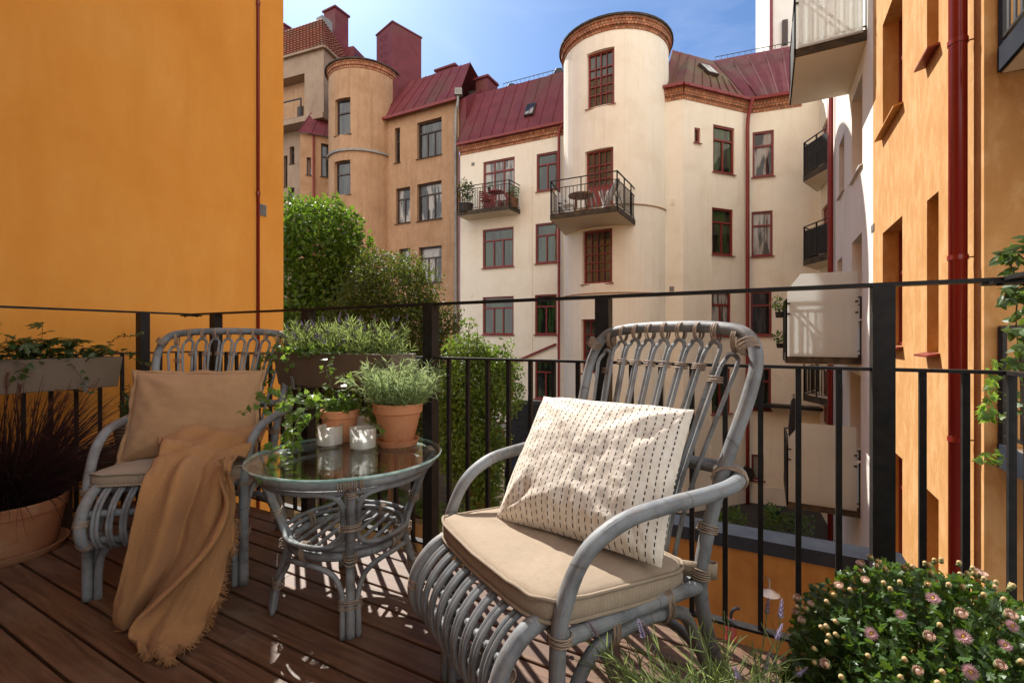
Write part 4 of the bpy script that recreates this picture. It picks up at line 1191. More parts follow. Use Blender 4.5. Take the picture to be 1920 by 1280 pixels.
for k in range(110):
    leafs(mb, B2(RU(-0.42, 0.40), RU(-0.03, 0.10), RU(0.14, 0.19)), rvec() + D1 * 0.4, V((0.2, -0.4, 0.9)) + rvec() * 0.6, RU(0.022, 0.038), IVY)
mb.build('leaves', MT['leaf_ger'], t); sm.build('stems', MT['stem_brown'], t)

# -------- purple grass in the tub
c = pc3 + V((0, 0, 0.21))
t = thing('fountain_grass', 'dark purple fountain grass arching out of the wide terracotta tub', 'grass', c, world=True)
mb = MB()
for k in range(950):
    a = RU(0, 2 * PI); r = 0.12 * math.sqrt(RN()); p = c + V((r * math.cos(a), r * math.sin(a), -0.02))
    sp = RU(0.1, 0.85); a2 = a + RU(-0.7, 0.7)
    d = V((math.cos(a2) * sp, math.sin(a2) * sp, 1.0)); L = RU(0.30, 0.62)
    strip(mb, stem_path(p, d, L, 9, 0.05 + 0.19 * sp * RU(0.4, 1.0), 0.05), RU(0.0045, 0.0095), V((math.sin(a2) * 0.3, -1, 0.4)))
mb.build('blades', MT['grass'], t)
for (px, py, ln) in ((12, 700, 0.10), (38, 722, 0.09), (110, 735, 0.10), (128, 742, 0.11), (70, 755, 0.08)):
    pm = MB(); tip = P(px, py, 2.0)
    pts = spline([c, lerp(c, tip, 0.5) + V((0, 0, 0.06)), tip], 5); pm.tube(pts, 0.0012, 4)
    d = (pts[-1] - pts[-2]).normalized()
    for j in range(150):
        f = RN(); b = tip - d * ln * f; o = rvec()
        strip(pm, [b, b + (o * 0.7 + d).normalized() * 0.012, b + (o * 0.6 + d).normalized() * 0.022], [0.0012, 0.001, 0.0005], rvec())
    pm.build('plume', MT['plume'], t)

# -------- little plant on the stool
c = pc4 + V((0, 0, 0.115))
t = thing('pot_plant', 'small leafy plant in the ribbed brown pot on the dark stool', 'plant', c, world=True)
mb = MB(); sm = MB()
for k in range(15):
    d = V((RU(-0.45, 0.45), RU(-0.45, 0.45), 1)); pts = stem_path(c + V((RU(-.03, .03), RU(-.03, .03), 0)), d, RU(0.12, 0.235), 6, 0.0, 0.12); sm.tube(pts, 0.0014, 4)
    for j in range(13):
        q, tt = along(pts, RU(0.25, 1)); o = rvec(); leafs(mb, q, o + V((0, 0, -0.1)), V((0, -0.4, 0.9)) + rvec() * 0.5, RU(0.022, 0.042), OVAL)
mb.build('leaves', MT['leaf_ger'], t); sm.build('stems', MT['stem_brown'], t)

# -------- foreground lavender in a pot
lc = V((0.335, 0.735, 0))
pot('terracotta_pot', 'terracotta pot on the deck under the foreground lavender', lc, 0.285, 0.14, 0.10, MT['terracotta'])
t = thing('lavender_plant', 'loose lavender with nodding stems in the foreground beside the sunlit armchair', 'plant', lc + V((0, 0, 0.22)), world=True)
def lp():
    a = RU(0, 2 * PI); r = 0.11 * math.sqrt(RN()); return lc + V((r * math.cos(a), r * math.sin(a), 0.26))
lavender(t, lp, 320, (0.075, 0.24), 70, 1.1, V((0.0, 0.10, 0)), 0.5, (0.02, 0.05), 0.17, 17, (0.0034, 0.02), 0.52)

# -------- chrysanthemum bush bottom right
mc = V((0.775, 0.835, 0))
pot('terracotta_pot', 'terracotta pot on the deck hidden under the chrysanthemum', mc, 0.27, 0.16, 0.11, MT['terracotta'])
ct = mc + V((0, 0, 0.255))
t = thing('chrysanthemum_bush', 'domed chrysanthemum bush with cream buds and pink flowers at the lower right', 'plant', ct, world=True)
mb = MB(); sm = MB(); RX, RZ = 0.245, 0.252
def dome(rr=1.0, low=-0.15):
    while True:
        d = rvec()
        if d.z > low: break
    k = 1 + 0.08 * mnoise.noise(V((d.x * 2.5, d.y * 2.5, d.z * 2.5)))
    return ct + V((d.x * RX, d.y * RX, d.z * RZ)) * rr * k, d
for k in range(9500):
    p, d = dome(1 - 0.42 * RN() ** 1.8, -0.4)
    o = rvec(); leafs(mb, p, o + d * 0.9, d * 0.7 + rvec() * 0.8 + V((0, 0, 0.3)), RU(0.013, 0.026), MUM, 0.15, 0.25)
for k in range(240):
    p, d = dome(0.98); sm.tube([ct + (p - ct) * 0.3 + V((0, 0, -0.03)), ct + (p - ct) * 0.7, p], 0.0012, 4, cap=False)
mb.build('leaves', MT['leaf_mum'], t); sm.build('stems', MT['stem'], t)
def visible_dir(low=0.0):
    while True:
        p, d = dome(RU(1.05, 1.14), low)
        if d.y < 0.35 and (d.y < 0.1 or d.z > 0.5): return p, d
protos = []
for v in range(4):                     # bud kinds: tight, opening, open cup
    bm = MB(); r = (0.0062, 0.0075, 0.0095, 0.0105)[v]
    bm.cur = 1; bm.rev([(0.0015, -0.006), (r * 0.85, -0.003), (r, 0.002), (r * 0.9, 0.004)], (0, 0, 0), 10)
    bm.cur = 0
    if v == 0: bm.rev([(r * 0.92, 0.003), (r * 0.8, 0.007), (r * 0.4, 0.0095), (0.0002, 0.010)], (0, 0, 0), 10)
    else:
        for ring_, (ro, hh, n_) in enumerate(((r, 0.012, 14), (r * 0.75, 0.011, 11))):
            for q in range(n_):
                a = 2 * PI * (q + 0.5 * ring_) / n_; u = V((math.cos(a), math.sin(a), 0))
                leafq(bm, u * ro * 0.8 + V((0, 0, 0.001)), V((0, 0, 1)) + u * (0.05 + 0.18 * (v - 1)), -u, hh * 0.72, r * 0.62, 0.2)
        bm.rev([(r * 0.6, 0.004), (r * 0.35, 0.0065), (0.0002, 0.007)], (0, 0, 0), 8)
    protos.append(bm)
def proto_obj(mbx, name, mats):
    o = mbx.build(name, mats, None, smooth='all'); o.parent = t; return o
def setdir(o, p, d, s=1.0):
    o.location = p - ORG[t.name]; q = d.to_track_quat('Z', 'Y'); o.rotation_mode = 'XYZ'; o.rotation_euler = q.to_euler(); o.scale = (s, s, s)
bm_objs = [proto_obj(b, 'bud', [m_, MT['budcup']]) for b, m_ in zip(protos, (MT['disc'] if False else MT['bud'], MT['bud'], MT['petal_pale'], MT['petal_pale']))]
placed = []
def far_enough(p, md=0.014):
    for q in placed:
        if (q - p).length < md: return False
    placed.append(p); return True
cnt = 0
while cnt < 96:
    p, d = visible_dir(-0.1)
    if not far_enough(p): continue
    v = random.choice((0, 1, 1, 1, 2, 2))
    o = bm_objs[v] if cnt < 4 and (v := cnt) is not None else bm_objs[v].copy()
    if cnt >= 4: COL.objects.link(o)
    setdir(o, p, (d + V((0, -0.25, 0.35)) + rvec() * 0.25).normalized(), RU(0.65, 0.92)); cnt += 1
sb = MB(); cnt = 0                 # the many smallest buds
while cnt < 150:
    p, d = visible_dir(-0.2)
    if not far_enough(p, 0.010): continue
    q = p - d * 0.004; sb.cur = 1; sb.ball(q - d * 0.002, 0.0042, 8, 5, 0.9); sb.cur = 0; sb.ball(q + (d + V((0, -0.3, 0.3))).normalized() * 0.0028, 0.0040, 8, 5); cnt += 1
so_ = sb.build('small_bud', [MT['bud'], MT['budcup']], t, smooth='all'); so_['kind'] = 'stuff'
fl = MB(); fl.cur = 0
for ring_, (r0, L, tilt, n_) in enumerate(((0.004, 0.0195, 0.22, 26), (0.0035, 0.016, 0.5, 22), (0.003, 0.012, 0.9, 16))):
    for q in range(n_):
        a = 2 * PI * (q + 0.37 * ring_) / n_ + RU(-0.05, 0.05); u = V((math.cos(a), math.sin(a), 0))
        leafq(fl, u * r0 + V((0, 0, 0.001 * ring_)), u + V((0, 0, tilt + RU(-0.1, 0.1))), V((0, 0, 1)), L * RU(0.9, 1.1), 0.0045, 0.25)
fl.cur = 1; fl.rev([(0.006, 0.003), (0.004, 0.006), (0.0003, 0.007)], (0, 0, 0), 10)
fl.cur = 2; fl.rev([(0.001, -0.008), (0.005, -0.003), (0.006, 0.001)], (0, 0, 0), 8)
fo = proto_obj(fl, 'flower', [MT['petal'], MT['disc'], MT['budcup']])
cnt = 0
while cnt < 20:
    p, d = visible_dir(-0.05)
    if d.y > -0.15 or (p - ct).x > 0.2: continue
    p = p + d * 0.008
    if not far_enough(p, 0.032): continue
    o = fo if cnt == 0 else fo.copy()
    if cnt: COL.objects.link(o)
    setdir(o, p, (d + V((0, -0.5, 0.1)) + rvec() * 0.3).normalized(), RU(0.38, 0.52)); cnt += 1

# -------- trees and garden
def crown(mb, blobs, n, size, up=0.35, mb2=None, hollow=0.55, asp=0.62):
    wts = [b[1].x * b[1].y * b[1].z for b in blobs]
    for k in range(n):
        cc, rr = random.choices(blobs, wts)[0]
        d = rvec(); kk = 1 + 0.22 * mnoise.noise(V((d.x * 2 + cc.x, d.y * 2 + cc.y, d.z * 2 + cc.z))) + 0.10 * mnoise.noise(d * 6 + cc)
        s = lerp(hollow, 1.0, RN() ** 0.6) * kk
        p = cc + V((d.x * rr.x, d.y * rr.y, d.z * rr.z)) * s
        L = RU(*size)
        leafq(mb, p, rvec() + d * 0.5 + V((0, 0, -0.25)), d * 0.6 + V((0, 0, up)) + rvec() * 0.8, L, L * asp, 0.15)
def trunk(mb, a, b, r0, r1, n=6, wob=0.08):
    pts = [a.lerp(b, i / n) + (V((RU(-1, 1), RU(-1, 1), 0)) * wob if 0 < i < n else V((0, 0, 0))) for i in range(n + 1)]
    mb.tube(spline(pts, 3), [lerp(r0, r1, i / (n * 3)) for i in range(n * 3 + 1)], 8)
def blob(px, py, y, rx, rz, ry=None): return (P(px, py, y), V((rx, ry or rx, rz)))
def tree(name, label, blobs, n, size, mat, base, r0, limbs=7, **kw):
    t = thing(name, label, 'tree', base, world=True, group='courtyard trees')
    mb = MB(); crown(mb, blobs, n, size, **kw); mb.build('crown', mat, t)
    mb = MB(); tops = [b[0] for b in blobs]
    mid = base + (tops[0] - base) * 0.55
    trunk(mb, base, mid, r0, r0 * 0.6)
    for q in tops: trunk(mb, mid, q, r0 * 0.45, r0 * 0.12, 4)
    for k in range(limbs):
        q = random.choice(blobs); d = rvec(); trunk(mb, mid.lerp(q[0], 0.4), q[0] + V((d.x * q[1].x, d.y * q[1].y, d.z * q[1].z)) * 0.8, r0 * 0.22, r0 * 0.05, 4)
    mb.build('trunk', MT['bark'], t)
    return t
Y = 13.0
tree('leafy_tree', 'tall dense dark green tree with a rounded sunlit top beside the orange wall',
     [blob(600, 455, Y, 1.15, 1.35), blob(575, 520, Y + 0.3, 1.3, 1.7), blob(640, 540, Y - 0.2, 0.85, 1.3), blob(590, 660, Y, 1.5, 2.0), blob(545, 420, Y + 0.5, 0.8, 0.9), blob(640, 425, Y, 0.62, 0.62), blob(668, 470, Y - .2, 0.55, 0.6)],
     17000, (0.10, 0.19), MT['leaf_tree'], V((-5.3, 13.0, GROUND)), 0.16, hollow=0.62)
Y = 11.4
tree('leafy_tree', 'olive green tree with a loose airy crown in front of the brown facade',
     [blob(740, 550, Y, 1.15, 1.05), blob(690, 610, Y, 1.05, 1.3), blob(795, 620, Y, 0.85, 0.95), blob(740, 710, Y + 0.2, 1.5, 1.5), blob(700, 505, Y, 0.55, 0.6), blob(770, 510, Y, 0.4, 0.5), blob(845, 600, Y, 0.35, 0.4)],
     30000, (0.06, 0.12), MT['leaf_olive'], V((-2.9, 11.4, GROUND)), 0.10, hollow=0.35, asp=0.5)
Y = 9.2
tree('leafy_shrub', 'light green tall shrub with bright sunlit leaves behind the railing',
     [blob(875, 660, Y, 0.48, 0.42), blob(915, 680, Y, 0.42, 0.4), blob(860, 740, Y, 0.72, 0.62), blob(935, 740, Y, 0.5, 0.55), blob(880, 830, Y, 0.8, 0.75), blob(950, 650, Y, 0.16, 0.2), blob(955, 690, Y + .1, 0.3, 0.3), blob(880, 605, Y, 0.18, 0.10), blob(900, 900, Y, 0.5, 0.7)],
     21000, (0.05, 0.095), MT['leaf_bush'], V((-0.75, 9.3, GROUND)), 0.06, hollow=0.2, asp=0.6)
Y = 12.3
tree('leafy_shrub', 'low dark shrub filling the shade below the olive green tree',
     [blob(700, 800, Y, 1.3, 1.4), blob(800, 800, Y, 1.1, 1.2), blob(600, 800, Y, 1.3, 1.3), blob(820, 720, Y - 0.5, 0.6, 0.7)], 12000, (0.07, 0.13), MT['leaf_bush'], V((-2.6, 12.5, GROUND)), 0.08, hollow=0.4)
# ferns on the bank
def fern(label, c, n, L):
    t = thing('fern', label, 'fern', c, world=True, group='ferns on the garden bank')
    mb = MB()
    for k in range(n):
        a = 2 * PI * k / n + RU(-0.3, 0.3); d = V((math.cos(a), math.sin(a), RU(0.7, 1.3)))
        pts = stem_path(c, d, L * RU(0.8, 1.15), 9, 0.16, 0.04)
        for i in range(1, 10):
            w = L * 0.24 * math.sin(PI * (0.12 + 0.86 * i / 10)) + 0.01
            tt = (pts[i] - pts[i - 1]).normalized(); sd_ = tt.cross(V((0, 0, 1))); 
            if sd_.length < 1e-3: sd_ = V((1, 0, 0))
            sd_.normalize()
            for j in (0, 0.5):
                q = pts[i - 1].lerp(pts[i], j)
                for s in (-1, 1): leafq(mb, q, sd_ * s + tt * 0.35 - V((0, 0, 0.1)), V((0, 0, 1)), w, w * 0.28, 0.1)
    mb.build('fronds', MT['leaf_fern'], t)
for k, (px, py, y, lb) in enumerate(((640, 925, 13.0, 'fern with long fronds behind the glass table, second from the orange wall'), (570, 905, 13.6, 'fern nearest the orange wall on the garden bank'),
        (720, 905, 13.2, 'fern behind the front leg of the glass table'), (795, 935, 12.2, 'fern below the light green shrub beside the middle post'), (690, 960, 12.2, 'lowest fern seen through the table shelf'),
        (600, 955, 12.6, 'low fern at the foot of the bank near the orange wall'), (850, 965, 11.0, 'fern by the stone edging right of the middle post'), (755, 870, 13.5, 'fern high on the bank under the olive green tree'))):
    fern(lb, P(px, py + 25, y), 15, 0.85)
# ================================================================== buildings
class Flat:
    def __init__(s, A, B):
        s.A, s.B = V((A[0], A[1])), V((B[0], B[1])); s.d = (s.B - s.A).normalized(); s.L = (s.B - s.A).length
        n = V((-s.d.y, s.d.x)); m = (s.A + s.B) / 2
        s.n = n if n.dot(m) > 0 else -n          # away from the viewer
    def at(s, u, v, d=0.0): q = s.A + s.d * u + s.n * d; return V((q.x, q.y, v))
    def u(s, px):
        r = (px - CX0) / FPX; return (r * s.A.y - s.A.x) / (s.d.x - r * s.d.y)
    def Y(s, u): return (s.A + s.d * u).y
    def v(s, py, u): return CZ - (py - CY0) / FPX * s.Y(u)
    def hole(s, x0, y0, x1, y1):
        a, b = s.u(x0), s.u(x1)
        if a > b: a, b = b, a
        m = (a + b) / 2; return (a, b, s.v(y1, m), s.v(y0, m))
    ub = ()
class Round:
    def __init__(s, C, r):
        s.C = V((C[0], C[1])); s.r = r; s.e2 = s.C.normalized(); s.e1 = V((s.e2.y, -s.e2.x)); s.L = 2 * PI * r
        s.ub = [r * PI * (k / 18) for k in range(-18, 19)]
    def at(s, u, v, d=0.0):
        a = u / s.r; q = s.C + (s.e1 * math.sin(a) - s.e2 * math.cos(a)) * (s.r - d); return V((q.x, q.y, v))
    def u(s, px):
        dr = V(((px - CX0) / FPX, 1)).normalized(); b = s.C.dot(dr); disc = s.r ** 2 - (s.C.dot(s.C) - b * b)
        q = dr * (b - math.sqrt(max(disc, 0))) - s.C
        return s.r * math.atan2(q.dot(s.e1), -q.dot(s.e2))
    def Y(s, u): return s.at(u, 0).y
    def v(s, py, u): return CZ - (py - CY0) / FPX * s.Y(u)
    hole = Flat.hole
def wall(mb, F, u0, u1, v0, v1, holes=(), depth=0.16, inner=True):
    us = sorted({round(x, 5) for x in [u0, u1] + [h[k] for h in holes for k in (0, 1)] + [x for x in F.ub if u0 < x < u1]})
    vs = sorted({round(x, 5) for x in [v0, v1] + [h[k] for h in holes for k in (2, 3)]})
    us = [x for x in us if u0 - 1e-4 <= x <= u1 + 1e-4]; vs = [x for x in vs if v0 - 1e-4 <= x <= v1 + 1e-4]
    for a, b in zip(us, us[1:]):
        for c, d in zip(vs, vs[1:]):
            mu, mv = (a + b) / 2, (c + d) / 2
            if any(h[0] < mu < h[1] and h[2] < mv < h[3] for h in holes): continue
            mb.quad(F.at(a, c), F.at(b, c), F.at(b, d), F.at(a, d))
    for h in holes:
        dp = h[4] if len(h) > 4 else depth
        cut = [x for x in us if h[0] - 1e-4 <= x <= h[1] + 1e-4]
        for a, b in zip(cut, cut[1:]):
            mb.quad(F.at(a, h[2]), F.at(b, h[2]), F.at(b, h[2], dp), F.at(a, h[2], dp)); mb.quad(F.at(a, h[3]), F.at(a, h[3], dp), F.at(b, h[3], dp), F.at(b, h[3]))
        for x in (h[0], h[1]): mb.quad(F.at(x, h[2]), F.at(x, h[2], dp), F.at(x, h[3], dp), F.at(x, h[3]))
def fbox(mb, F, u0, u1, v0, v1, d0, d1):
    us = [u0] + [x for x in F.ub if u0 + 1e-3 < x < u1 - 1e-3] + [u1]
    for a, b in zip(us, us[1:]):
        mb.hexa([F.at(a, v0, d0), F.at(b, v0, d0), F.at(b, v0, d1), F.at(a, v0, d1), F.at(a, v1, d0), F.at(b, v1, d0), F.at(b, v1, d1), F.at(a, v1, d1)])
def fbox1(mb, F, u0, u1, v0, v1, d0, d1):
    mb.hexa([F.at(u0, v0, d0), F.at(u1, v0, d0), F.at(u1, v0, d1), F.at(u0, v0, d1), F.at(u0, v1, d0), F.at(u1, v1, d0), F.at(u1, v1, d1), F.at(u0, v1, d1)])
# rows: list from the top, (share of height, number of lights)
STY = {'tri': [(0.28, 1), (0.72, 3)], 'duo': [(0.28, 1), (0.72, 2)], 'one': [(0.3, 1), (0.7, 1)], 'door3': [(0.22, 3), (0.5, 3), (0.28, 0)],
       'grid': [(0.27, 4), (0.17, 4), (0.17, 4), (0.17, 4), (0.22, 4)], 'slot': [(1.0, 1)], 'half': [(0.36, 1), (0.64, 1)], 'gdoor': [(0.24, 4), (0.13, 4), (0.13, 4), (0.13, 4), (0.37, 0)], 'panel': [(1.0, 0)]}
def window(par, F, h, sty, fmat, pmat, depth=0.14, fw=0.06, sill=True, smat=None, name='window', proj=0.07):
    u0, u1, v0, v1 = h[:4]; dp = h[4] if len(h) > 4 else depth
    rows = STY[sty]; mb = MB(); pm = MB()
    g = 0.004
    u0 += g; u1 -= g; v0 += g; v1 -= g
    da, db = dp - 0.055, dp + 0.03
    fbox1(mb, F, u0, u0 + fw, v0, v1, da, db); fbox1(mb, F, u1 - fw, u1, v0, v1, da, db)
    fbox1(mb, F, u0 + fw, u1 - fw, v0, v0 + fw, da, db); fbox1(mb, F, u0 + fw, u1 - fw, v1 - fw, v1, da, db)
    top = v1 - fw; H = v1 - v0 - 2 * fw; y = top
    iu0, iu1 = u0 + fw, u1 - fw
    mw = fw * (0.55 if sty in ('grid', 'gdoor') else 0.95)
    for k, (share, n) in enumerate(rows):
        y2 = y - H * share
        lo = y2 if k == len(rows) - 1 else y2 + mw / 2
        hi = y if k == 0 else y - mw / 2
        if k < len(rows) - 1: fbox1(mb, F, iu0, iu1, y2 - mw / 2, y2 + mw / 2, da + 0.006, db - 0.004)
        if n == 0: fbox1(mb, F, iu0, iu1, lo, hi, da + 0.02, db - 0.01)
        else:
            for c in range(1, n):
                x = lerp(iu0, iu1, c / n); q = mw * (0.9 if (n == 4 and c == 2) or n < 4 else 0.55)
                fbox1(mb, F, x - q / 2, x + q / 2, lo, hi, da + 0.012, db - 0.008)
            pm.quad(F.at(iu0, lo, dp), F.at(iu1, lo, dp), F.at(iu1, hi, dp), F.at(iu0, hi, dp))
        y = y2
    o = mb.build(name, fmat, par)
    if pm.v: pm.build('pane', pmat, o)
    if sill:
        sm = MB(); a, b = u0 - 0.05, u1 + 0.05; t = 0.02
        us = [a, b]
        sm.hexa([F.at(a, v0 - 0.045, -proj), F.at(b, v0 - 0.045, -proj), F.at(b, v0 - 0.022, -0.001), F.at(a, v0 - 0.022, -0.001),
                 F.at(a, v0 - 0.025, -proj), F.at(b, v0 - 0.025, -proj), F.at(b, v0 - 0.001, -0.001), F.at(a, v0 - 0.001, -0.001)])
        sm.build('sill', smat or fmat, o)
    return o
def brickband(par, F, u0, u1, v0, v1, out=0.10, name='cornice'):
    mb = MB()
    us = [u0] + [x for x in F.ub if u0 + 1e-3 < x < u1 - 1e-3] + [u1]
    lv = [(v0, 0.03), (v0 + (v1 - v0) * 0.35, 0.03), (v0 + (v1 - v0) * 0.35, out * 0.7), (v0 + (v1 - v0) * 0.8, out * 0.7), (v0 + (v1 - v0) * 0.8, out), (v1, out)]
    for a, b in zip(us, us[1:]):
        for (va, oa), (vb, ob) in zip(lv, lv[1:]):
            mb.quad(F.at(a, va, -oa), F.at(b, va, -oa), F.at(b, vb, -ob), F.at(a, vb, -ob), [(a, va + oa), (b, va + oa), (b, vb + ob), (a, vb + ob)])
        mb.quad(F.at(a, v0, 0), F.at(b, v0, 0), F.at(b, v0, -0.03), F.at(a, v0, -0.03), [(a, 0), (b, 0), (b, .03), (a, .03)])
        mb.quad(F.at(a, v1, -out), F.at(b, v1, -out), F.at(b, v1, 0.1), F.at(a, v1, 0.1), [(a, 0), (b, 0), (b, .03), (a, .03)])
    if not F.ub:
        for x in (u0, u1):
            for (va, oa), (vb, ob) in zip(lv[::2], lv[1::2]): mb.quad(F.at(x, va, 0), F.at(x, va, -oa), F.at(x, vb, -oa), F.at(x, vb, 0), [(0, va), (oa, va), (oa, vb), (0, vb)])
    return mb.build(name, MT['brick'], par)
def roofpanel(mb, e0, e1, r1, r0, seams, rib=0.035, th=0.0):
    e0, e1, r1, r0 = map(V, (e0, e1, r1, r0))
    mb.quad(e0, e1, r1, r0)
    n = (e1 - e0).cross(r0 - e0).normalized()
    if n.z < 0: n = -n
    for k in range(seams + 1):
        f = k / seams; a, b = e0.lerp(e1, f), r0.lerp(r1, f)
        mb.bar(a + n * rib * 0.4, b + n * rib * 0.4, 0.03, rib, up=n)
def pipe(par, pts, r, mat, name='downpipe', n=12, clips=()):
    mb = MB(); mb.tube(spline(pts, 4) if len(pts) > 2 else pts, r, n)
    o = mb.build(name, mat, par, smooth='all')
    for c in clips:
        cm = MB(); cm.rev([(r + 0.001, -0.02), (r + 0.006, -0.02), (r + 0.006, 0.02), (r + 0.001, 0.02)], c, 16); cm.build('clip', mat, o, smooth=30)
    return o
def chimney(par, px0, px1, pyt, pyb, y, dep, mat, cap=True, nm='chimney', rot=BANG):
    a = P(px0, pyb, y); b = P(px1, pyb, y); zt = P(px0, pyt, y).z
    w = (b - a).length; c = (a + b) / 2; M = Matrix.Translation(V((c.x, c.y + dep / 2, 0))) @ Matrix.Rotation(rot, 4, 'Z')
    w *= 0.72
    mb = MB(); mb.box(-w / 2, w / 2, -dep / 2, dep / 2, a.z - 1.0, zt, M)
    if cap: mb.box(-w / 2 - 0.08, w / 2 + 0.08, -dep / 2 - 0.08, dep / 2 + 0.08, zt + 0.002, zt + 0.10, M)
    return mb.build(nm, mat, par)
def balcony(par, ring, z0, zf, zt, rmat, smat, emat=None, gap=0.11, bw=0.018, mid=None, cloth=None, name='balcony', posts=True, closed=False, solid=()):
    # ring: plan corners from wall to wall round the free sides
    ring = [V((p[0], p[1])) for p in ring]
    mb = MB(); mb.prism([(p.x, p.y) for p in ring], z0, zf)
    o = mb.build(name, smat, par)
    if emat:
        em = MB()
        for a, b in zip(ring, ring[1:]):
            d = (b - a).normalized(); n = V((d.y, -d.x)); c = sum((p for p in ring), V((0, 0))) / len(ring)
            if n.dot((a + b) / 2 - c) < 0: n = -n
            q = [a + n * 0.004, b + n * 0.004, b + n * 0.03, a + n * 0.03]
            em.prism([(p.x, p.y) for p in q], z0 + 0.01, zf + 0.03)
        em.build('slab_edge', emat, o)
    rm = MB()
    zm = mid or (zt - 0.14)
    for k, (a, b) in enumerate(zip(ring, ring[1:])):
        A = lambda p, z: V((p.x, p.y, z))
        rm.bar(A(a, zt), A(b, zt), 0.04, 0.025, ext=0.012); rm.bar(A(a, zm), A(b, zm), 0.025, 0.02); rm.bar(A(a, zf + 0.10), A(b, zf + 0.10), 0.025, 0.02)
        L = (b - a).length; n = max(2, round(L / gap))
        for i in range(n + 1):
            p = a.lerp(b, i / n); ispost = i in (0, n) or (posts and i == n // 2 and L > 1.2)
            rm.bar(A(p, zf - (0.1 if ispost else -0.10)), A(p, zt if ispost else zm), 0.035 if ispost else bw, 0.035 if ispost else bw, up=V((0, 1, 0.01)))
        if k in solid or cloth:
            cm = MB(); c = sum((p for p in ring), V((0, 0))) / len(ring); a2, b2 = a.lerp(c, 0.02), b.lerp(c, 0.02)
            d2 = (b2 - a2).normalized(); nn = V((d2.y, -d2.x)) * 0.012
            cm.prism([(q.x, q.y) for q in (a2, b2, b2 + nn, a2 + nn)], zf + 0.06, zm - 0.02); cm.build('cloth_screen', MT['darkcloth'], o)
    rm.build('railing', rmat, o)
    return o

# ------------------------------------------------------------------ ground
mb = MB(); mb.box(-120, 120, -60, 180, GROUND - 0.5, GROUND); g = mb.build('ground', MT['asphalt']); tag(g, kind='structure')

# ------------------------------------------------------------------ orange house on the left
DL = 3.425                                            # distance of its wall along -D1
def LW(s, z, out=0.0):                                # s metres along NB from the point nearest the viewer
    q = D1 * (-DL + out) + NB * s; return V((q.x, q.y, z))
SE = (NB.x * -1.84 + NB.y * 3.78)
hl = thing('orange_house', 'tall smooth orange plastered house filling the left side, with a thin red cable down it', 'house', LW(SE, GROUND), world=True)
mb = MB()
pl = [LW(SE, 0), LW(-4, 0), LW(-4, 0) - D1 * 9, LW(SE, 0) - D1 * 9]
mb.prism([(p.x, p.y) for p in pl], GROUND, 17.0); mb.build('wall', MT['yellow_shade'], hl)
def lwpx(px):                                         # where a photo column meets the wall
    r = (px - CX0) / FPX; A = D1 * -DL; s = (r * A.y - A.x) / (NB.x - r * NB.y); return s
s = lwpx(482.5); mb = MB(); mb.tube([LW(s, GROUND, 0.010), LW(s, 17.0, 0.010)], 0.0120, 8); o = mb.build('cable', MT['pipe'], hl, smooth='all')
for z in (0.62, 2.05, 3.5, 4.9):
    cm = MB(); cm.rev([(0.006, -0.014), (0.0155, -0.014), (0.0155, 0.014), (0.006, 0.014)], LW(s, z, 0.010), 10); cm.build('clip', MT['pipe'], o)
s = lwpx(492); yy = LW(s, 0).y; zc = CZ - (394 - CY0) / FPX * yy
mb = MB(); ax = [NB, D1, V((0, 0, 1))]
def orient(c, d, n): return Matrix(((d.x, n.x, 0, c.x), (d.y, n.y, 0, c.y), (0, 0, 1, c.z), (0, 0, 0, 1)))
M = orient(LW(s, zc, 0.001), NB, D1)
fw_ = 0.030; fh = 0.044
mb.box(-fw_, fw_, 0, 0.006, -fh, fh, M)
for k in range(7): mb.box(-fw_ + 0.008, fw_ - 0.008, 0.0065, 0.013, -fh + 0.010 + k * 0.0112, -fh + 0.015 + k * 0.0112, M)
mb.build('vent', MT['greymetal'], hl)

# ------------------------------------------------------------------ yellow and white house on the right
DR = 1.5
def RWp(px):
    r = (px - CX0) / FPX; A = D1 * DR; return (r * A.y - A.x) / (NB.x - r * NB.y)
def RW(s): q = D1 * DR + NB * s; return V((q.x, q.y))
sC, sB, sW = RWp(1845), RWp(1637), RWp(1562)
hr = thing('yellow_house', 'sunlit yellow plastered house on the right with deep windows and a red downpipe', 'house', (RW(sC).x, RW(sC).y, GROUND), world=True)
F = Flat(RW(sC), RW(sB))
if F.n.dot(D1) < 0: F.n = -F.n
def rhole(x0, y0, x1, y1, dp): h = F.hole(x0, y0, x1, y1); return (h[0], h[1], h[2], h[3], dp)
holes = []
uA, uB = F.u(1655), F.u(1692); uC, uD = F.u(1738), F.u(1760)
Hst = 3.08
zs1 = F.v(232, F.u(1670)); zt1 = zs1 + 1.62
zs2 = F.v(118, F.u(1740))
for k in (-2, -1, 0, 1, 2):
    z = zs1 + k * Hst; holes.append((min(uA, uB), max(uA, uB), z, z + 1.66, 0.24))
    z = zs2 + k * Hst; holes.append((min(uC, uD), max(uC, uD), z, z + 1.62, 0.24))
mb = MB(); wall(mb, F, 0, F.L, GROUND, 16, holes)
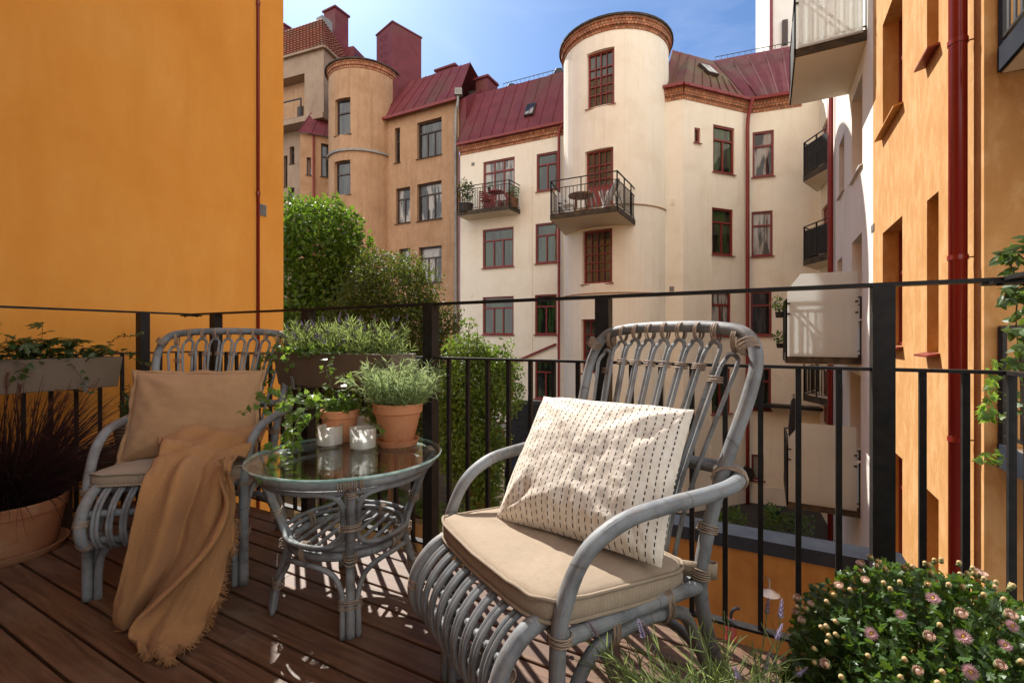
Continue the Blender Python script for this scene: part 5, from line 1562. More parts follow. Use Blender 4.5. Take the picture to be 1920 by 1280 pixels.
# wall turning away on the near side, facing the viewer in shade
q0 = RW(sC); q1 = V((q0.x, q0.y)) + V((D1.x, D1.y)) * 7
mb.quad(V((q0.x, q0.y, GROUND)), V((q1.x, q1.y, GROUND)), V((q1.x, q1.y, 16)), V((q0.x, q0.y, 16)))
mb.quad(V((q0.x, q0.y, 16)), V((q1.x, q1.y, 16)), V((q1.x, q1.y, 16)) + NB * 4, V((RW(sB).x, RW(sB).y, 16)))
mb.build('wall', MT['yellow'], hr)
for i, h in enumerate(holes):
    window(hr, F, h, 'half' if i % 2 == 0 else 'slot', MT['frame'], MT['pane'], 0.24, 0.05, smat=MT['frame'] if i % 4 else MT['yellow'], proj=0.10)
r = 1.44
def pipe_at(px, dd, sgn=1):
    r_ = (px - CX0) / FPX; A = D1 * dd; s = (r_ * A.y - A.x) / (NB.x - r_ * NB.y); q = D1 * dd + NB * s; return V((q.x, q.y, 0))
pp = pipe_at(1796, DR - 0.10)
pipe(hr, [pp + V((0, 0, GROUND)), pp + V((0, 0, 16))], 0.062, MT['pipe'], clips=[pp + V((0, 0, z)) for z in (-2.2, 0.10 + 0.0, 1.62, 3.42, 5.2)])
for z in (1.62, 3.42, 0.10):
    cm = MB(); cm.tube([pp + V((0.06, 0.0, z)), pp + V((0.06, 0, z)) + NB * -0.03 + D1 * 0.03, pp + D1 * 0.10 + V((0.06, 0, z + 0.005))], 0.006, 6); cm.build('pipe_bracket', MT['pipe'], hr)
h = F.hole(1634, 420, 1641, 434); mb = MB()
for k in range(6): fbox1(mb, F, h[0] + .05, h[1] - .02, lerp(h[2], h[3], k / 6), lerp(h[2], h[3], (k + .6) / 6), -0.012, -0.001)
mb.build('vent', MT['greymetal'], hr)
# neighbour's balconies on the shaded return wall
def nb(px, y): return XY(px, y)
def nb_balcony(zf, zt, w_):
    b0 = q0 + V((D1.x, D1.y)) * 0.10 - V((NB.x, NB.y)) * 0.02; n_ = -V((NB.x, NB.y)); d_ = V((D1.x, D1.y))
    ring = [b0, b0 + n_ * w_, b0 + n_ * w_ + d_ * 3.2, b0 + d_ * 3.2]
    balcony(hr, ring, zf - 0.16, zf, zt, MT['black'], MT['soffit'], MT['slate'], 0.105, 0.016, mid=zt - 0.235)
nb_balcony(0.10, 1.03, 1.5); nb_balcony(3.16, 4.25, 1.5)

# facade the deck belongs to, just behind the viewer
bwv = 2.95
a_, b_ = BAL(-0.2, bwv, 0), BAL(3.95, bwv, 0)
FR = Flat((b_.x, b_.y), (a_.x, a_.y)); FR.n = V((-NB.x, -NB.y))
dh = [(0.55, 1.45, 0.0, 2.15, 0.15), (2.3, 3.5, 0.0, 2.15, 0.15), (0.55, 1.45, 3.1, 4.9, 0.15), (2.3, 3.5, 3.1, 4.9, 0.15)]
mb = MB(); wall(mb, FR, 0, FR.L, GROUND, 8.5, dh); mb.build('rear_wall', MT['yellow'], hr)
for h in dh: window(hr, FR, h, 'duo', MT['frame'], MT['pane'], 0.15, 0.07, sill=False, name='balcony_door')

# white part of the right house, beyond the yellow
hw = thing('white_house', 'white plastered house wall with frosted glass balconies between the yellow house and the cream house', 'house', (RW(sB).x, RW(sB).y, GROUND), world=True)
F2 = Flat(RW(sB), RW(sW))
if F2.n.dot(D1) < 0: F2.n = -F2.n
holes2 = []
for (x0, x1, yt, yb) in ((1597, 1617, 166, 327), (1597, 1616, 446, 600), (1594, 1614, 700, 850)):
    u_ = sorted((F2.u(x0), F2.u(x1))); um = sum(u_) / 2; holes2.append((u_[0], u_[1], F2.v(yb, um), F2.v(yt, um), 0.30))
for (x0, x1, yt, yb) in ((1573, 1583, 262, 364), (1570, 1579, 486, 560), (1572, 1581, 720, 800)):
    u_ = sorted((F2.u(x0), F2.u(x1))); um = sum(u_) / 2; holes2.append((u_[0], u_[1], F2.v(yb, um), F2.v(yt, um), 0.30))
mb = MB(); wall(mb, F2, 0.003, F2.L, GROUND, 16, holes2)
e = RW(sW); mb.quad(V((e.x, e.y, GROUND)), V((e.x, e.y, GROUND)) + D1 * 4, V((e.x, e.y, 16)) + D1 * 4, V((e.x, e.y, 16)))
mb.build('wall', MT['white'], hw)
for i, h in enumerate(holes2): window(hw, F2, h, 'duo' if i < 3 else 'slot', MT['frame'], MT['pane'], 0.30, 0.06, smat=MT['white'], proj=0.06)
pp = pipe_at(1557, DR - 0.09)
pipe(hw, [pp + V((0, 0, GROUND)), pp + V((0, 0, 13))], 0.065, MT['pipe'])
def fr_balcony(pxa, pxb, pyb, depth, sc_top, pyf, dark=True, lvl=None):
    # near edge runs along the front direction from the wall (pxb) out to pxa
    s = RWp(pxb); w0 = RW(s); r_ = (pxa - CX0) / FPX
    d = -V((D1.x, D1.y)); L = (r_ * w0.y - w0.x) / (d.x - r_ * d.y)
    c0 = w0 + d * L; nbv = V((NB.x, NB.y)); c1 = c0 + nbv * depth; w1 = w0 + nbv * depth
    zf = CZ - (pyb - CY0) / FPX * w0.y
    o = balcony(hw, [w0, c0, c1, w1], zf - 0.16, zf, zf + 1.08, MT['blackfar'], MT['soffit'], MT['stain'], 0.13)
    # frosted screen on the near side with a clipped outer corner
    zt = CZ - (sc_top - CY0) / FPX * w0.y
    a = c0 - nbv * 0.05; b = w0 - nbv * 0.05 + d * 0.06
    q = lambda f, z: V((lerp(a.x, b.x, f), lerp(a.y, b.y, f), z))
    pts = [q(0, zf - 0.02), q(1, zf - 0.02), q(1, zt), q(0.2, zt), q(0, zt - 0.30)]
    th = V((-nbv.x * 0.012, -nbv.y * 0.012, 0)); n = 5
    sm = MB(); sm.add(pts + [p + th for p in pts], [tuple(range(n)), tuple(range(2 * n - 1, n - 1, -1))] + [(k, (k + 1) % n, n + (k + 1) % n, n + k) for k in range(n)])
    sm.build('frosted_screen', MT['frost'], o)
    cl = MB()
    for f in (0.02, 0.985):
        for z in (zf + 0.80, zf + 1.0): p = q(f, z); cl.bar(p + th * 2.2, p - th * 2.2, 0.05, 0.03)
    cl.build('clamp', MT['blackfar'], o)
    return c0, c1, w0, w1, zf
B1 = fr_balcony(1492, 1625, 60, 2.0, -120, 60)
B2_ = fr_balcony(1476, 1615, 668, 1.9, 508, 668)
B3 = fr_balcony(1478, 1613, 955, 1.9, 800, 955)
def closed_parasol(label, c0, c1, zf):
    c = c0.lerp(c1, 0.35) + V((D1.x, D1.y)) * 0.12
    t = thing('closed_parasol', label, 'parasol', (c.x, c.y, zf), world=True)
    mb = MB(); mb.tube([(c.x, c.y, zf), (c.x, c.y, zf + 2.0)], 0.02, 8); mb.build('pole', MT['zinc'], t)
    mb = MB(); mb.rev([(0.10, 0.55), (0.13, 0.62), (0.09, 1.1), (0.10, 1.3), (0.05, 1.85), (0.001, 1.95)], (c.x, c.y, zf), 12); mb.build('canopy', MT['darkcloth'], t, smooth='all')
# ------------------------------------------------------------------ cream house across the yard
hc = thing('cream_house', 'cream plastered apartment house across the yard with a round stair tower and red roof', 'house', XY(1150, 17.3).to_3d() + V((0, 0, GROUND)), world=True)
A, B = XY(863, 20.9), XY(1060, 18.75); FA = Flat(A, B)
EZ = 9.05
frame, pane, curt = MT['frame'], MT['pane'], MT['pane_curtain']
WA = [((906, 299, 965, 390), 'door3', curt), ((1006, 286, 1046, 357), 'duo', curt), ((905, 428, 963, 501), 'tri', curt), ((1004, 418, 1045, 493), 'duo', curt),
      ((905, 556, 963, 627), 'tri', pane), ((1003, 552, 1044, 627), 'duo', curt), ((905, 676, 963, 745), 'tri', pane), ((1003, 676, 1042, 748), 'duo', pane), ((905, 790, 963, 850), 'tri', pane), ((1003, 790, 1042, 850), 'duo', pane)]
hs = [FA.hole(*w[0]) for w in WA]
mb = MB(); wall(mb, FA, 0, FA.L, GROUND, EZ, hs); 
# tower
TCN = XY(1153, 17.3); TR = 1.88; FT = Round(TCN, TR)
WT = [((1100, 93, 1152, 198), 'grid', MT['pane_blind']), ((1097, 279, 1150, 388), 'gdoor', MT['pane_blind']), ((1092, 430, 1148, 531), 'grid', MT['pane_blind']), ((1090, 598, 1146, 700), 'grid', MT['pane_blind']), ((1090, 770, 1146, 860), 'grid', MT['pane_blind'])]
ht = [FT.hole(*w[0]) for w in WT]
wall(mb, FT, -PI * TR * 0.999, PI * TR * 0.999, GROUND, 11.1, ht)
# faces right of the tower
FS = Flat(XY(1240, 16.2), XY(1281, 15.93)); FD = Flat(XY(1281, 15.93), XY(1405, 17.0)); FE = Flat(XY(1405, 17.0), XY(1536, 16.25)); FG = Flat(XY(1536, 16.25), XY(1580, 13.0))
WD = [((1302, 240, 1313, 268), 'slot', pane), ((1337, 237, 1377, 325), 'duo', pane), ((1335, 391, 1375, 478), 'duo', pane), ((1334, 546, 1371, 630), 'duo', pane), ((1334, 690, 1370, 775), 'duo', pane)]
WE = [((1411, 246, 1451, 331), 'one', pane), ((1409, 396, 1449, 480), 'one', pane), ((1407, 546, 1447, 629), 'one', curt), ((1404, 690, 1446, 768), 'one', curt), ((1409, 852, 1432, 900), 'slot', pane)]
hd = [FD.hole(*w[0]) for w in WD]; he = [FE.hole(*w[0]) for w in WE]
wall(mb, FS, 0, FS.L, GROUND, EZ); wall(mb, FD, 0, FD.L, GROUND, EZ, hd); wall(mb, FE, 0, FE.u(1505), GROUND, EZ, he); wall(mb, FE, FE.u(1505), FE.L, GROUND, EZ + 1.5)
uu = [FG.u(x) for x in (1541, 1566)]
hg = []
for (yt, yb) in ((218, 330), (378, 490), (540, 640), (696, 800)):
    um = sum(uu) / 2; hg.append((min(uu), max(uu), FG.v(yb, um), FG.v(yt, um), 0.12))
wall(mb, FG, 0, FG.L, GROUND, EZ + 1.5, hg)
mb.build('wall', MT['cream'], hc)
for Wl, Hl, Fl in ((WA, hs, FA), (WT, ht, FT), (WD, hd, FD), (WE, he, FE)):
    for w_, h in zip(Wl, Hl): window(hc, Fl, h, w_[1], frame, w_[2] if Fl is FT else random.choice((MT['pane'], MT['pane'], MT['pane_curtain'], MT['pane_sheer'], MT['pane_green'])), 0.16 if Fl is FT else 0.10, 0.065)
for h in hg: window(hc, FG, h, 'panel', frame, pane, 0.12, 0.05, sill=False, name='door')
# cornices, gutters, roof
brickband(hc, FA, 0, FA.L, EZ, EZ + 0.36); brickband(hc, FS, 0, FS.L, EZ, EZ + 0.42); brickband(hc, FD, 0, FD.L - 0.02, EZ, EZ + 0.42); brickband(hc, FE, 0.02, FE.u(1503), EZ, EZ + 0.42)
brickband(hc, FT, -PI * TR * 0.999, PI * TR * 0.999, 11.1, 11.48, 0.12)
mb = MB(); n = 40; mb.prism([tuple(TCN + V((math.cos(2 * PI * k / n), math.sin(2 * PI * k / n))) * (TR + 0.17)) for k in range(n)], 11.485, 11.55); mb.build('tower_cap', MT['stain'], hc)
mb = MB(); zc = TCN
for k in range(n):
    a, b = 2 * PI * k / n, 2 * PI * (k + 1) / n
    mb.tri(V((TCN.x + (TR + .12) * math.cos(a), TCN.y + (TR + .12) * math.sin(a), 11.553)), V((TCN.x + (TR + .12) * math.cos(b), TCN.y + (TR + .12) * math.sin(b), 11.553)), V((TCN.x, TCN.y, 12.0)))
mb.build('tower_roof', MT['roof'], hc)
for zb, nm in ((5.32, 'band'), (2.42, 'band')):
    bm = MB(); fbox(bm, FT, -PI * TR * 0.45, PI * TR * 0.45, zb, zb + 0.035, -0.035, -0.001); bm.build(nm, MT['brown'], hc)
ez = EZ + 0.40
def PZ(px, y, z): q = XY(px, y); return V((q.x, q.y, z))
mb = MB()
eA, eB = FA.at(-0.1, ez, -0.16), FA.at(FA.L, ez, -0.16)
rA, rB = FA.at(-0.1, 12.45, 1.45), FA.at(FA.L, 12.45, 1.45)
roofpanel(mb, eA, eB, rB, rA, 9)
mb.quad(rA, rB, FA.at(FA.L, 9.5, 7), FA.at(-0.1, 9.5, 7))
mb.build('roof', MT['roof'], hc)
mb = MB()
e1, e2, e3, e4 = PZ(1242, 16.05, ez), PZ(1281, 15.78, ez), PZ(1405, 16.84, ez), PZ(1500, 16.3, ez)
r1, r2, r3 = PZ(1262, 18.3, 12.15), PZ(1337, 19.6, 12.5), PZ(1500, 18.9, 12.75)
mb2 = MB()
roofpanel(mb2, e1, e2, r2.lerp(r1, 0.6), r1, 2); roofpanel(mb2, e2, e3, e3.lerp(r2, 0.35), r2.lerp(r1, 0.6), 7)
mb2.tri(e3.lerp(r2, 0.35), r2, r2.lerp(r1, 0.6))
mb2.build('roof', MT['roof_moss'], hc)
roofpanel(mb, e3, e4, r3, r2, 5)
mb.quad(r2, r3, PZ(1500, 24, 9.5), PZ(1337, 25, 9.5)); mb.quad(r1, r2, PZ(1337, 25, 9.5), PZ(1262, 24, 9.5))
mb.build('roof', MT['roof'], hc)
for a, b in ((eA, eB), (e1, e2), (e2, e3), (e3, e4)):
    gm = MB(); gm.bar(a + V((0, -0.03, 0.03)), b + V((0, -0.03, 0.03)), 0.12, 0.10, ext=-0.01)
    L = (b - a).length; n = int(L / 0.62)
    for k in range(n + 1):
        q = a.lerp(b, (k + .3) / (n + 1)); gm.bar(q + V((0, -0.12, -0.02)), q + V((0, 0.12, 0.16)), 0.03, 0.03)
    gm.build('gutter', MT['redpaint'], hc)
def skylight(px, py, y, w, h, nrm_pts):
    a, b, c = nrm_pts; n = (b - a).cross(c - a).normalized()
    if n.z < 0: n = -n
    d = V((px - CX0, FPX, CY0 - py)) / FPX; o = V((0, 0, CZ)); t_ = (a - o).dot(n) / d.dot(n); p = o + d * t_
    x = (b - a).normalized(); u = n.cross(x).normalized()
    if u.z < 0: u = -u
    sm = MB(); q = [p - x * w / 2 - u * h / 2, p + x * w / 2 - u * h / 2, p + x * w / 2 + u * h / 2, p - x * w / 2 + u * h / 2]
    sm.hexa([k + n * 0.001 for k in q] + [k + n * 0.11 for k in q]); s_ = sm.build('skylight', MT['frame_dark'], hc)
    pm = MB()
    for f0, f1 in ((0.08, 0.47), (0.53, 0.92)):
        e = lambda f, g: q[0] + (q[1] - q[0]) * f + (q[3] - q[0]) * g + n * 0.114
        pm.quad(e(f0, .08), e(f1, .08), e(f1, .92), e(f0, .92))
    pm.build('pane', MT['pane_curtain'], s_)
skylight(995, 208, 21, 0.42, 0.72, (eA, eB, rA)); skylight(1327, 134, 18, 0.5, 0.8, (e2, e3, r2.lerp(r1, 0.6)))
p0 = FA.at(FA.L - 0.22, 0, -0.14)
pipe(hc, [p0 + V((0.15, -0.1, ez)), p0 + V((0.02, -0.02, ez - 0.25)), p0 + V((0, 0, ez - 0.75)), p0 + V((0, 0, ez - 3)), p0 + V((0, 0, GROUND))], 0.055, MT['redpaint'])
p0 = V((*XY(1404, 16.80), 0))
pipe(hc, [p0 + V((0.08, -0.12, ez)), p0 + V((0.02, -0.04, ez - 0.35)), p0 + V((-0.04, 0, ez - 0.9)), p0 + V((-0.04, 0, ez - 3)), p0 + V((-0.04, 0, GROUND))], 0.062, MT['redpaint'])
# roof ridge guard rails
for a, b in ((FA.at(1.4, 12.48, 1.45), FA.at(FA.L, 12.48, 1.45)), (r2 + V((0.1, 0, 0.02)), r3 + V((0, 0, 0.02)))):
    gm = MB(); gm.bar(a + V((0, 0, 0.14)), b + V((0, 0, 0.14)), 0.02, 0.02)
    n = int((b - a).length / 0.22)
    for k in range(n + 1): q = a.lerp(b, k / n); gm.bar(q, q + V((0, 0, 0.14)), 0.015, 0.015, up=V((0, 1, 0)))
    gm.build('roof_rail', MT['blackfar'], hc)
# balconies
zf = CZ - (388 - CY0) / FPX * 13.8
bt = balcony(hc, [XY(1062, 17.0), XY(1033, 14.75), XY(1157, 13.8), XY(1183, 15.05), XY(1204, 16.4)], zf - 0.15, zf, zf + 1.06, MT['blackfar'], MT['soffit'], MT['stain'], 0.12, mid=zf + 0.82)
zf2 = CZ - (386 - CY0) / FPX * 18.95
bl = balcony(hc, [XY(880, 20.8), XY(858, 19.95), XY(955, 18.95), XY(980, 19.85)], zf2 - 0.16, zf2, zf2 + 1.05, MT['blackfar'], MT['soffit'], MT['stain'], 0.12)
for k, (yt, yb) in enumerate(((262, 318), (440, 482), (697, 745))):
    za = CZ - (yb - CY0) / FPX * 14.4
    balcony(hc, [XY(1534, 16.0), XY(1508, 15.0), XY(1556, 13.75), XY(1580, 13.3)], za - 0.18, za, za + 1.06, MT['blackfar'], MT['soffit'], MT['stain'], 0.13, cloth=(k < 2))
chimney(hc, 893, 929, 147, 210, 22.6, 0.9, MT['roof']); chimney(hc, 944, 976, 172, 215, 23.2, 0.8, MT['roof']); chimney(hc, 1038, 1062, 142, 200, 22.0, 0.9, MT['roof'])
mb = MB(); c = P(960, 170, 23.2); mb.rev([(0.28, -0.05), (0.30, 0.05), (0.22, 0.24), (0.001, 0.32)], c, 14); mb.build('chimney_cowl', MT['blackfar'], hc, smooth=40)
mb = MB(); c = P(1048, 140, 22.3); mb.rev([(0.24, -0.05), (0.26, 0.05), (0.2, 0.2), (0.001, 0.26)], c, 14); mb.build('chimney_cowl', MT['blackfar'], hc, smooth=40)
# small wall fittings
def patch(par, F, x0, y0, x1, y1, mat, name='vent', slats=4):
    h = F.hole(x0, y0, x1, y1); mb = MB()
    fbox1(mb, F, h[0], h[1], h[2], h[3], -0.010, -0.001)
    for k in range(slats): fbox1(mb, F, h[0] + .02, h[1] - .02, lerp(h[2], h[3], (k + .2) / slats), lerp(h[2], h[3], (k + .6) / slats), -0.022, -0.0105)
    return mb.build(name, mat, par)
patch(hc, FA, 884, 305, 890, 311, MT['greymetal']); patch(hc, FA, 883, 430, 890, 436, MT['cream']); patch(hc, FA, 882, 551, 888, 557, MT['cream'])
patch(hc, FS, 1257, 372, 1266, 384, MT['cream']); patch(hc, FS, 1255, 537, 1264, 546, MT['greymetal'])
for x in (998, 1333):
    Fx = FA if x < 1200 else FD; u = Fx.u(x); mb = MB(); mb.tube([Fx.at(u, GROUND, -0.012), Fx.at(u, 7.2 if x < 1200 else 6.3, -0.012)], 0.012, 6); mb.build('cable', MT['cream'], hc)
mb = MB(); mb.bar(FA.at(FA.u(938), FA.v(690, FA.u(938)), -0.05), FA.at(FA.u(1043), FA.v(645, FA.u(1043)), -0.05), 0.08, 0.08); mb.build('handrail', MT['frame'], hc)
mb = MB(); a = FE.at(0.1, FE.v(757, FE.u(1440)), -0.25); b = FE.at(FE.L, FE.v(760, FE.u(1440)), -0.25); mb.bar(a, b, 0.5, 0.10); mb.build('awning_rail', MT['blackfar'], hc)
mb = MB(); fbox1(mb, FE, 0.03, FE.L - 0.02, GROUND, GROUND + 0.62, -0.03, -0.002); fbox1(mb, FD, 0.02, FD.L - 0.03, GROUND, GROUND + 0.62, -0.03, -0.002); mb.build('plinth', MT['white'], hc)
# cellar doors in the yard
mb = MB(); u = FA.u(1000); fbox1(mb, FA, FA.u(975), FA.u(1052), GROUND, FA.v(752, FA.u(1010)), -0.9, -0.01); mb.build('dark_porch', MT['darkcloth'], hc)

# furniture on the tower balcony and the left balcony
def bistro(label, c, z, r, top, legm):
    t = thing('bistro_table', label, 'table', (c.x, c.y, z), world=True)
    mb = MB(); mb.rev([(0.001, 0.70), (r, 0.70), (r, 0.74), (0.001, 0.74)], (c.x, c.y, z), 20); mb.build('tabletop', top, t, smooth=30)
    for k in range(4):
        a = PI / 4 + k * PI / 2; mb = MB(); mb.tube([(c.x + r * .55 * math.cos(a), c.y + r * .55 * math.sin(a), z + .699), (c.x + r * .75 * math.cos(a), c.y + r * .75 * math.sin(a), z + 0.001)], 0.024, 6); mb.build('leg', legm, t)
def fold_chair(label, c, z, rz, mat, lean=0.0):
    t = thing('garden_chair', label, 'chair', (c.x, c.y, z), rz)
    mb = MB(); mb.box(-0.2, 0.2, -0.2, 0.2, 0.43, 0.455); mb.build('seat', mat, t)
    mb = MB()
    for k in range(4): mb.box(-0.19, 0.19, 0.195 + .006 * k, 0.212 + .006 * k, 0.56 + 0.085 * k, 0.62 + 0.085 * k)
    mb.build('backrest', mat, t)
    for sx in (-1, 1):
        mb = MB(); mb.bar((sx * .19, -0.2, 0), (sx * .19, 0.1, 0.43), 0.022, 0.022); mb.build('leg', mat, t)
        mb = MB(); mb.bar((sx * .212, 0.2, 0), (sx * .212, 0.235, 0.88), 0.022, 0.022); mb.build('leg', mat, t)
cc = XY(1090, 15.1); bistro('round brown bistro table on the tower balcony', cc, zf, 0.42, MT['wood'], MT['wood'])
fold_chair('pale garden chair at the left end of the tower balcony', XY(1063, 15.25), zf, 0.9, MT['whitemetal'])
t = thing('folded_chair', 'folded pale chairs leaning at the right end of the tower balcony', 'chair', (*XY(1140, 14.9), zf), world=True)
c = XY(1140, 14.8)
for k in range(5):
    mb = MB(); x0 = -0.45 + 0.2 * k; s_ = 0.28 if k % 2 else -0.12
    mb.bar((c.x + x0, c.y, zf + 0.02), (c.x + x0 + s_, c.y + 0.15, zf + 0.85), 0.05, 0.03); mb.bar((c.x + x0 + 0.2, c.y - 0.02, zf + 0.02), (c.x + x0 - 0.02, c.y + 0.1, zf + 0.8), 0.04, 0.03)
    mb.build('leg', MT['whitemetal'] if k % 2 else MT['zinc'], t)
t = tag(MB_ := None or thing('parasol', 'grey folded parasol leaning in the corner of the tower balcony', 'parasol', (*XY(1150, 14.4), zf), world=True))
mb = MB(); a = V((*XY(1136, 14.6), zf + 0.25)); b = V((*XY(1160, 14.35), zf + 1.02)); mb.tube([a, a.lerp(b, .3), a.lerp(b, .8), b], [0.03, 0.09, 0.10, 0.05], 8); mb.build('canopy', MT['zinc'], t)
cc = XY(930, 19.5); bistro('red bistro table on the left balcony of the cream house', cc, zf2, 0.32, MT['redmetal'], MT['redmetal'])
fold_chair('red folding chair left of the bistro table on the cream house balcony', XY(912, 19.75), zf2, 0.6, MT['redmetal']); fold_chair('white folding chair right of the bistro table on the cream house balcony', XY(938, 19.85), zf2, -0.3, MT['whitemetal'])
def bushy(label, c, rx, rz, n, size, mat, potm=None, ph=0.3, cat='plant', name='pot_plant', grp=None, wd=0.5):
    t = thing(name, label, cat, c, world=True, group=grp)
    mb = MB(); crown(mb, [(V(c) + V((0, 0, ph + rz)), V((rx, rx, rz)))], n, size, hollow=0.2); mb.build('leaves', mat, t)
    if potm:
        mb = MB(); mb.rev([(0.001, 0), (rx * wd * 0.8, 0.0), (rx * wd, ph), (rx * wd * 0.85, ph), (0.001, ph * 0.9)], c, 14); mb.build('pot', potm, t, smooth=35)
bushy('leafy climber in a dark box at the left end of the cream house balcony', V((*XY(874, 19.95), zf2)), 0.36, 0.55, 420, (0.06, 0.12), MT['leaf_olive'], MT['blackfar'], 0.35, wd=0.9)
bushy('green plant in a brown pot in the right corner of the cream house balcony', V((*XY(962, 19.3), zf2)), 0.26, 0.30, 200, (0.05, 0.10), MT['leaf_bush'], MT['wood'], 0.38, wd=0.9)
bushy('small potted herb on the red bistro table of the cream house balcony', V((*XY(917, 19.45), zf2 + 0.744)), 0.13, 0.13, 80, (0.04, 0.07), MT['leaf_tree'], MT['blackfar'], 0.14)
# plants on the frosted balcony
cc = B2_[0].lerp(B2_[1], 0.3)
bushy('pink flowering plant hung outside the upper frosted balcony', V((cc.x - 0.14, cc.y, B2_[4] + 0.75)), 0.16, 0.16, 130, (0.04, 0.08), MT['leaf_vine'], MT['blackfar'], 0.12)
cc = B2_[0].lerp(B2_[1], 0.55)
bushy('small trailing plant low on the outside of the upper frosted balcony', V((cc.x - 0.12, cc.y, B2_[4] + 0.12)), 0.14, 0.13, 90, (0.04, 0.08), MT['leaf_tree'], MT['blackfar'], 0.10)
closed_parasol('dark closed parasol hanging beside the lower frosted balcony', B3[0], B3[1], B3[4])

# tall white house behind the red roof
tb = thing('tall_house', 'tall white house with a red corner strip behind the red roof at upper right', 'house', (*XY(1460, 22), GROUND), world=True)
mb = MB(); a, b = XY(1447, 21.0), XY(1620, 20.0); mb.prism([a, b, b + V((2, 6)), a + V((2.4, 6))], GROUND, 24); mb.build('wall', MT['white'], tb)
mb = MB(); mb.tube([V((a.x - 0.05, a.y - 0.05, 10)), V((a.x - 0.05, a.y - 0.05, 24))], 0.07, 8); mb.build('downpipe', MT['frame'], tb)
Ft = Flat(a, b); h = Ft.hole(1466, 40, 1476, 86)
mb = MB(); fbox1(mb, Ft, h[0], h[1], h[2], h[3], -0.12, -0.002); mb.build('window', MT['frame_dark'], tb)

# ------------------------------------------------------------------ brown house
hb = thing('brown_house', 'brown plastered house with a round brick capped tower and a big red chimney', 'house', (*XY(790, 23), GROUND), world=True)
FB = Flat(XY(716, 23.75), XY(861, 21.6)); BZ = 11.9
brw, drk = MT['brown'], MT['frame_dark']
WB = [((740, 240, 750, 305), 'half', pane), ((782, 225, 828, 294), 'tri', pane), ((742, 352, 769, 418), 'duo', curt), ((782, 342, 828, 412), 'tri', curt), ((748, 466, 769, 530), 'duo', curt), ((785, 462, 828, 530), 'tri', curt), ((785, 590, 828, 650), 'tri', pane)]
hh = [FB.hole(*w[0]) for w in WB]
mb = MB(); wall(mb, FB, 0, FB.L, GROUND, BZ, hh)
TB = XY(684, 24.6); FBT = Round(TB, 1.78)
WBT = [((628, 184, 657, 252), 'half', pane), ((627, 301, 657, 365), 'half', pane), ((627, 430, 657, 500), 'half', pane)]
hbt = [FBT.hole(*w[0]) for w in WBT]
BTZ = CZ - (127 - CY0) / FPX * 22.85
wall(mb, FBT, -PI * 1.78 * .999, PI * 1.78 * .999, GROUND, BTZ, hbt)
FBL = Flat(XY(563, 24.9), XY(630, 25.6))
WBL = [((602, 270, 622, 332), 'half', pane), ((575, 295, 583, 328), 'slot', brw)]
hbl = [FBL.hole(*w[0]) for w in WBL]
BLZ = CZ - (252 - CY0) / FPX * 25.0
wall(mb, FBL, 0, FBL.L, GROUND, BLZ, hbl)
mb.build('wall', brw, hb)
for Wl, Hl, Fl in ((WB, hh, FB), (WBT, hbt, FBT), (WBL, hbl, FBL)):
    for w_, h in zip(Wl, Hl): window(hb, Fl, h, w_[1], drk, w_[2], 0.20, 0.07, smat=MT['stain'])
brickband(hb, FBT, -PI * 1.78 * .999, PI * 1.78 * .999, BTZ, BTZ + 0.34, 0.11)
n = 36; mb = MB(); mb.prism([tuple(TB + V((math.cos(2 * PI * k / n), math.sin(2 * PI * k / n))) * 1.97) for k in range(n)], BTZ + 0.345, BTZ + 0.41); mb.build('tower_cap', MT['stain'], hb)
mb = MB()
for k in range(n):
    a, b = 2 * PI * k / n, 2 * PI * (k + 1) / n
    mb.tri(V((TB.x + 1.9 * math.cos(a), TB.y + 1.9 * math.sin(a), BTZ + .413)), V((TB.x + 1.9 * math.cos(b), TB.y + 1.9 * math.sin(b), BTZ + .413)), V((TB.x, TB.y, BTZ + .75)))
mb.build('tower_roof', MT['roof'], hb)
bm = MB(); zb = CZ - (283 - CY0) / FPX * 22.85; fbox(bm, FBT, -PI * 1.78 * .5, PI * 1.78 * .5, zb, zb + 0.10, -0.09, -0.001); bm.build('band', MT['zinc'], hb)
mb = MB(); e0, e1 = FB.at(0.0, BZ - 0.05, -0.2), FB.at(FB.L + 0.02, BZ - 0.05, -0.2); r0, r1 = FB.at(1.0, BZ + 2.2, 0.95), FB.at(FB.L, BZ + 2.2, 0.95)
roofpanel(mb, e0, e1, r1, r0, 7)
mb.quad(r0, r1, FB.at(FB.L, BZ, 6), FB.at(1, BZ, 6))
x0, x1 = FB.at(FB.L + .02, 8.5, 0.02), FB.at(FB.L + .02, BZ - .05, -0.2)
mb.hexa([FB.at(FB.L + .02, 9.3, 0.02), FB.at(FB.L + .35, 9.3, 0.02), FB.at(FB.L + .35, 9.3, 3), FB.at(FB.L + .02, 9.3, 3), FB.at(FB.L + .02, BZ, 0.02), FB.at(FB.L + .35, BZ, 0.02), FB.at(FB.L + .35, BZ + 2.2, 3), FB.at(FB.L + .02, BZ + 2.2, 3)])
mb.build('roof', MT['roof'], hb); mb = MB()
e0, e1 = FBL.at(-0.1, BLZ, -0.2), FBL.at(FBL.L, BLZ, -0.2); roofpanel(mb, e0, e1, FBL.at(FBL.L, BLZ + 2.0, 1.2), FBL.at(0.7, BLZ + 2.0, 1.2), 3)
mb.build('roof', MT['roof'], hb)
gm = MB(); gm.bar(FB.at(0, BZ - .06, -0.26), FB.at(FB.L, BZ - .06, -0.26), 0.12, 0.12); gm.build('gutter', MT['redpaint'], hb)
p0 = FB.at(FB.L - 0.12, 0, -0.12)
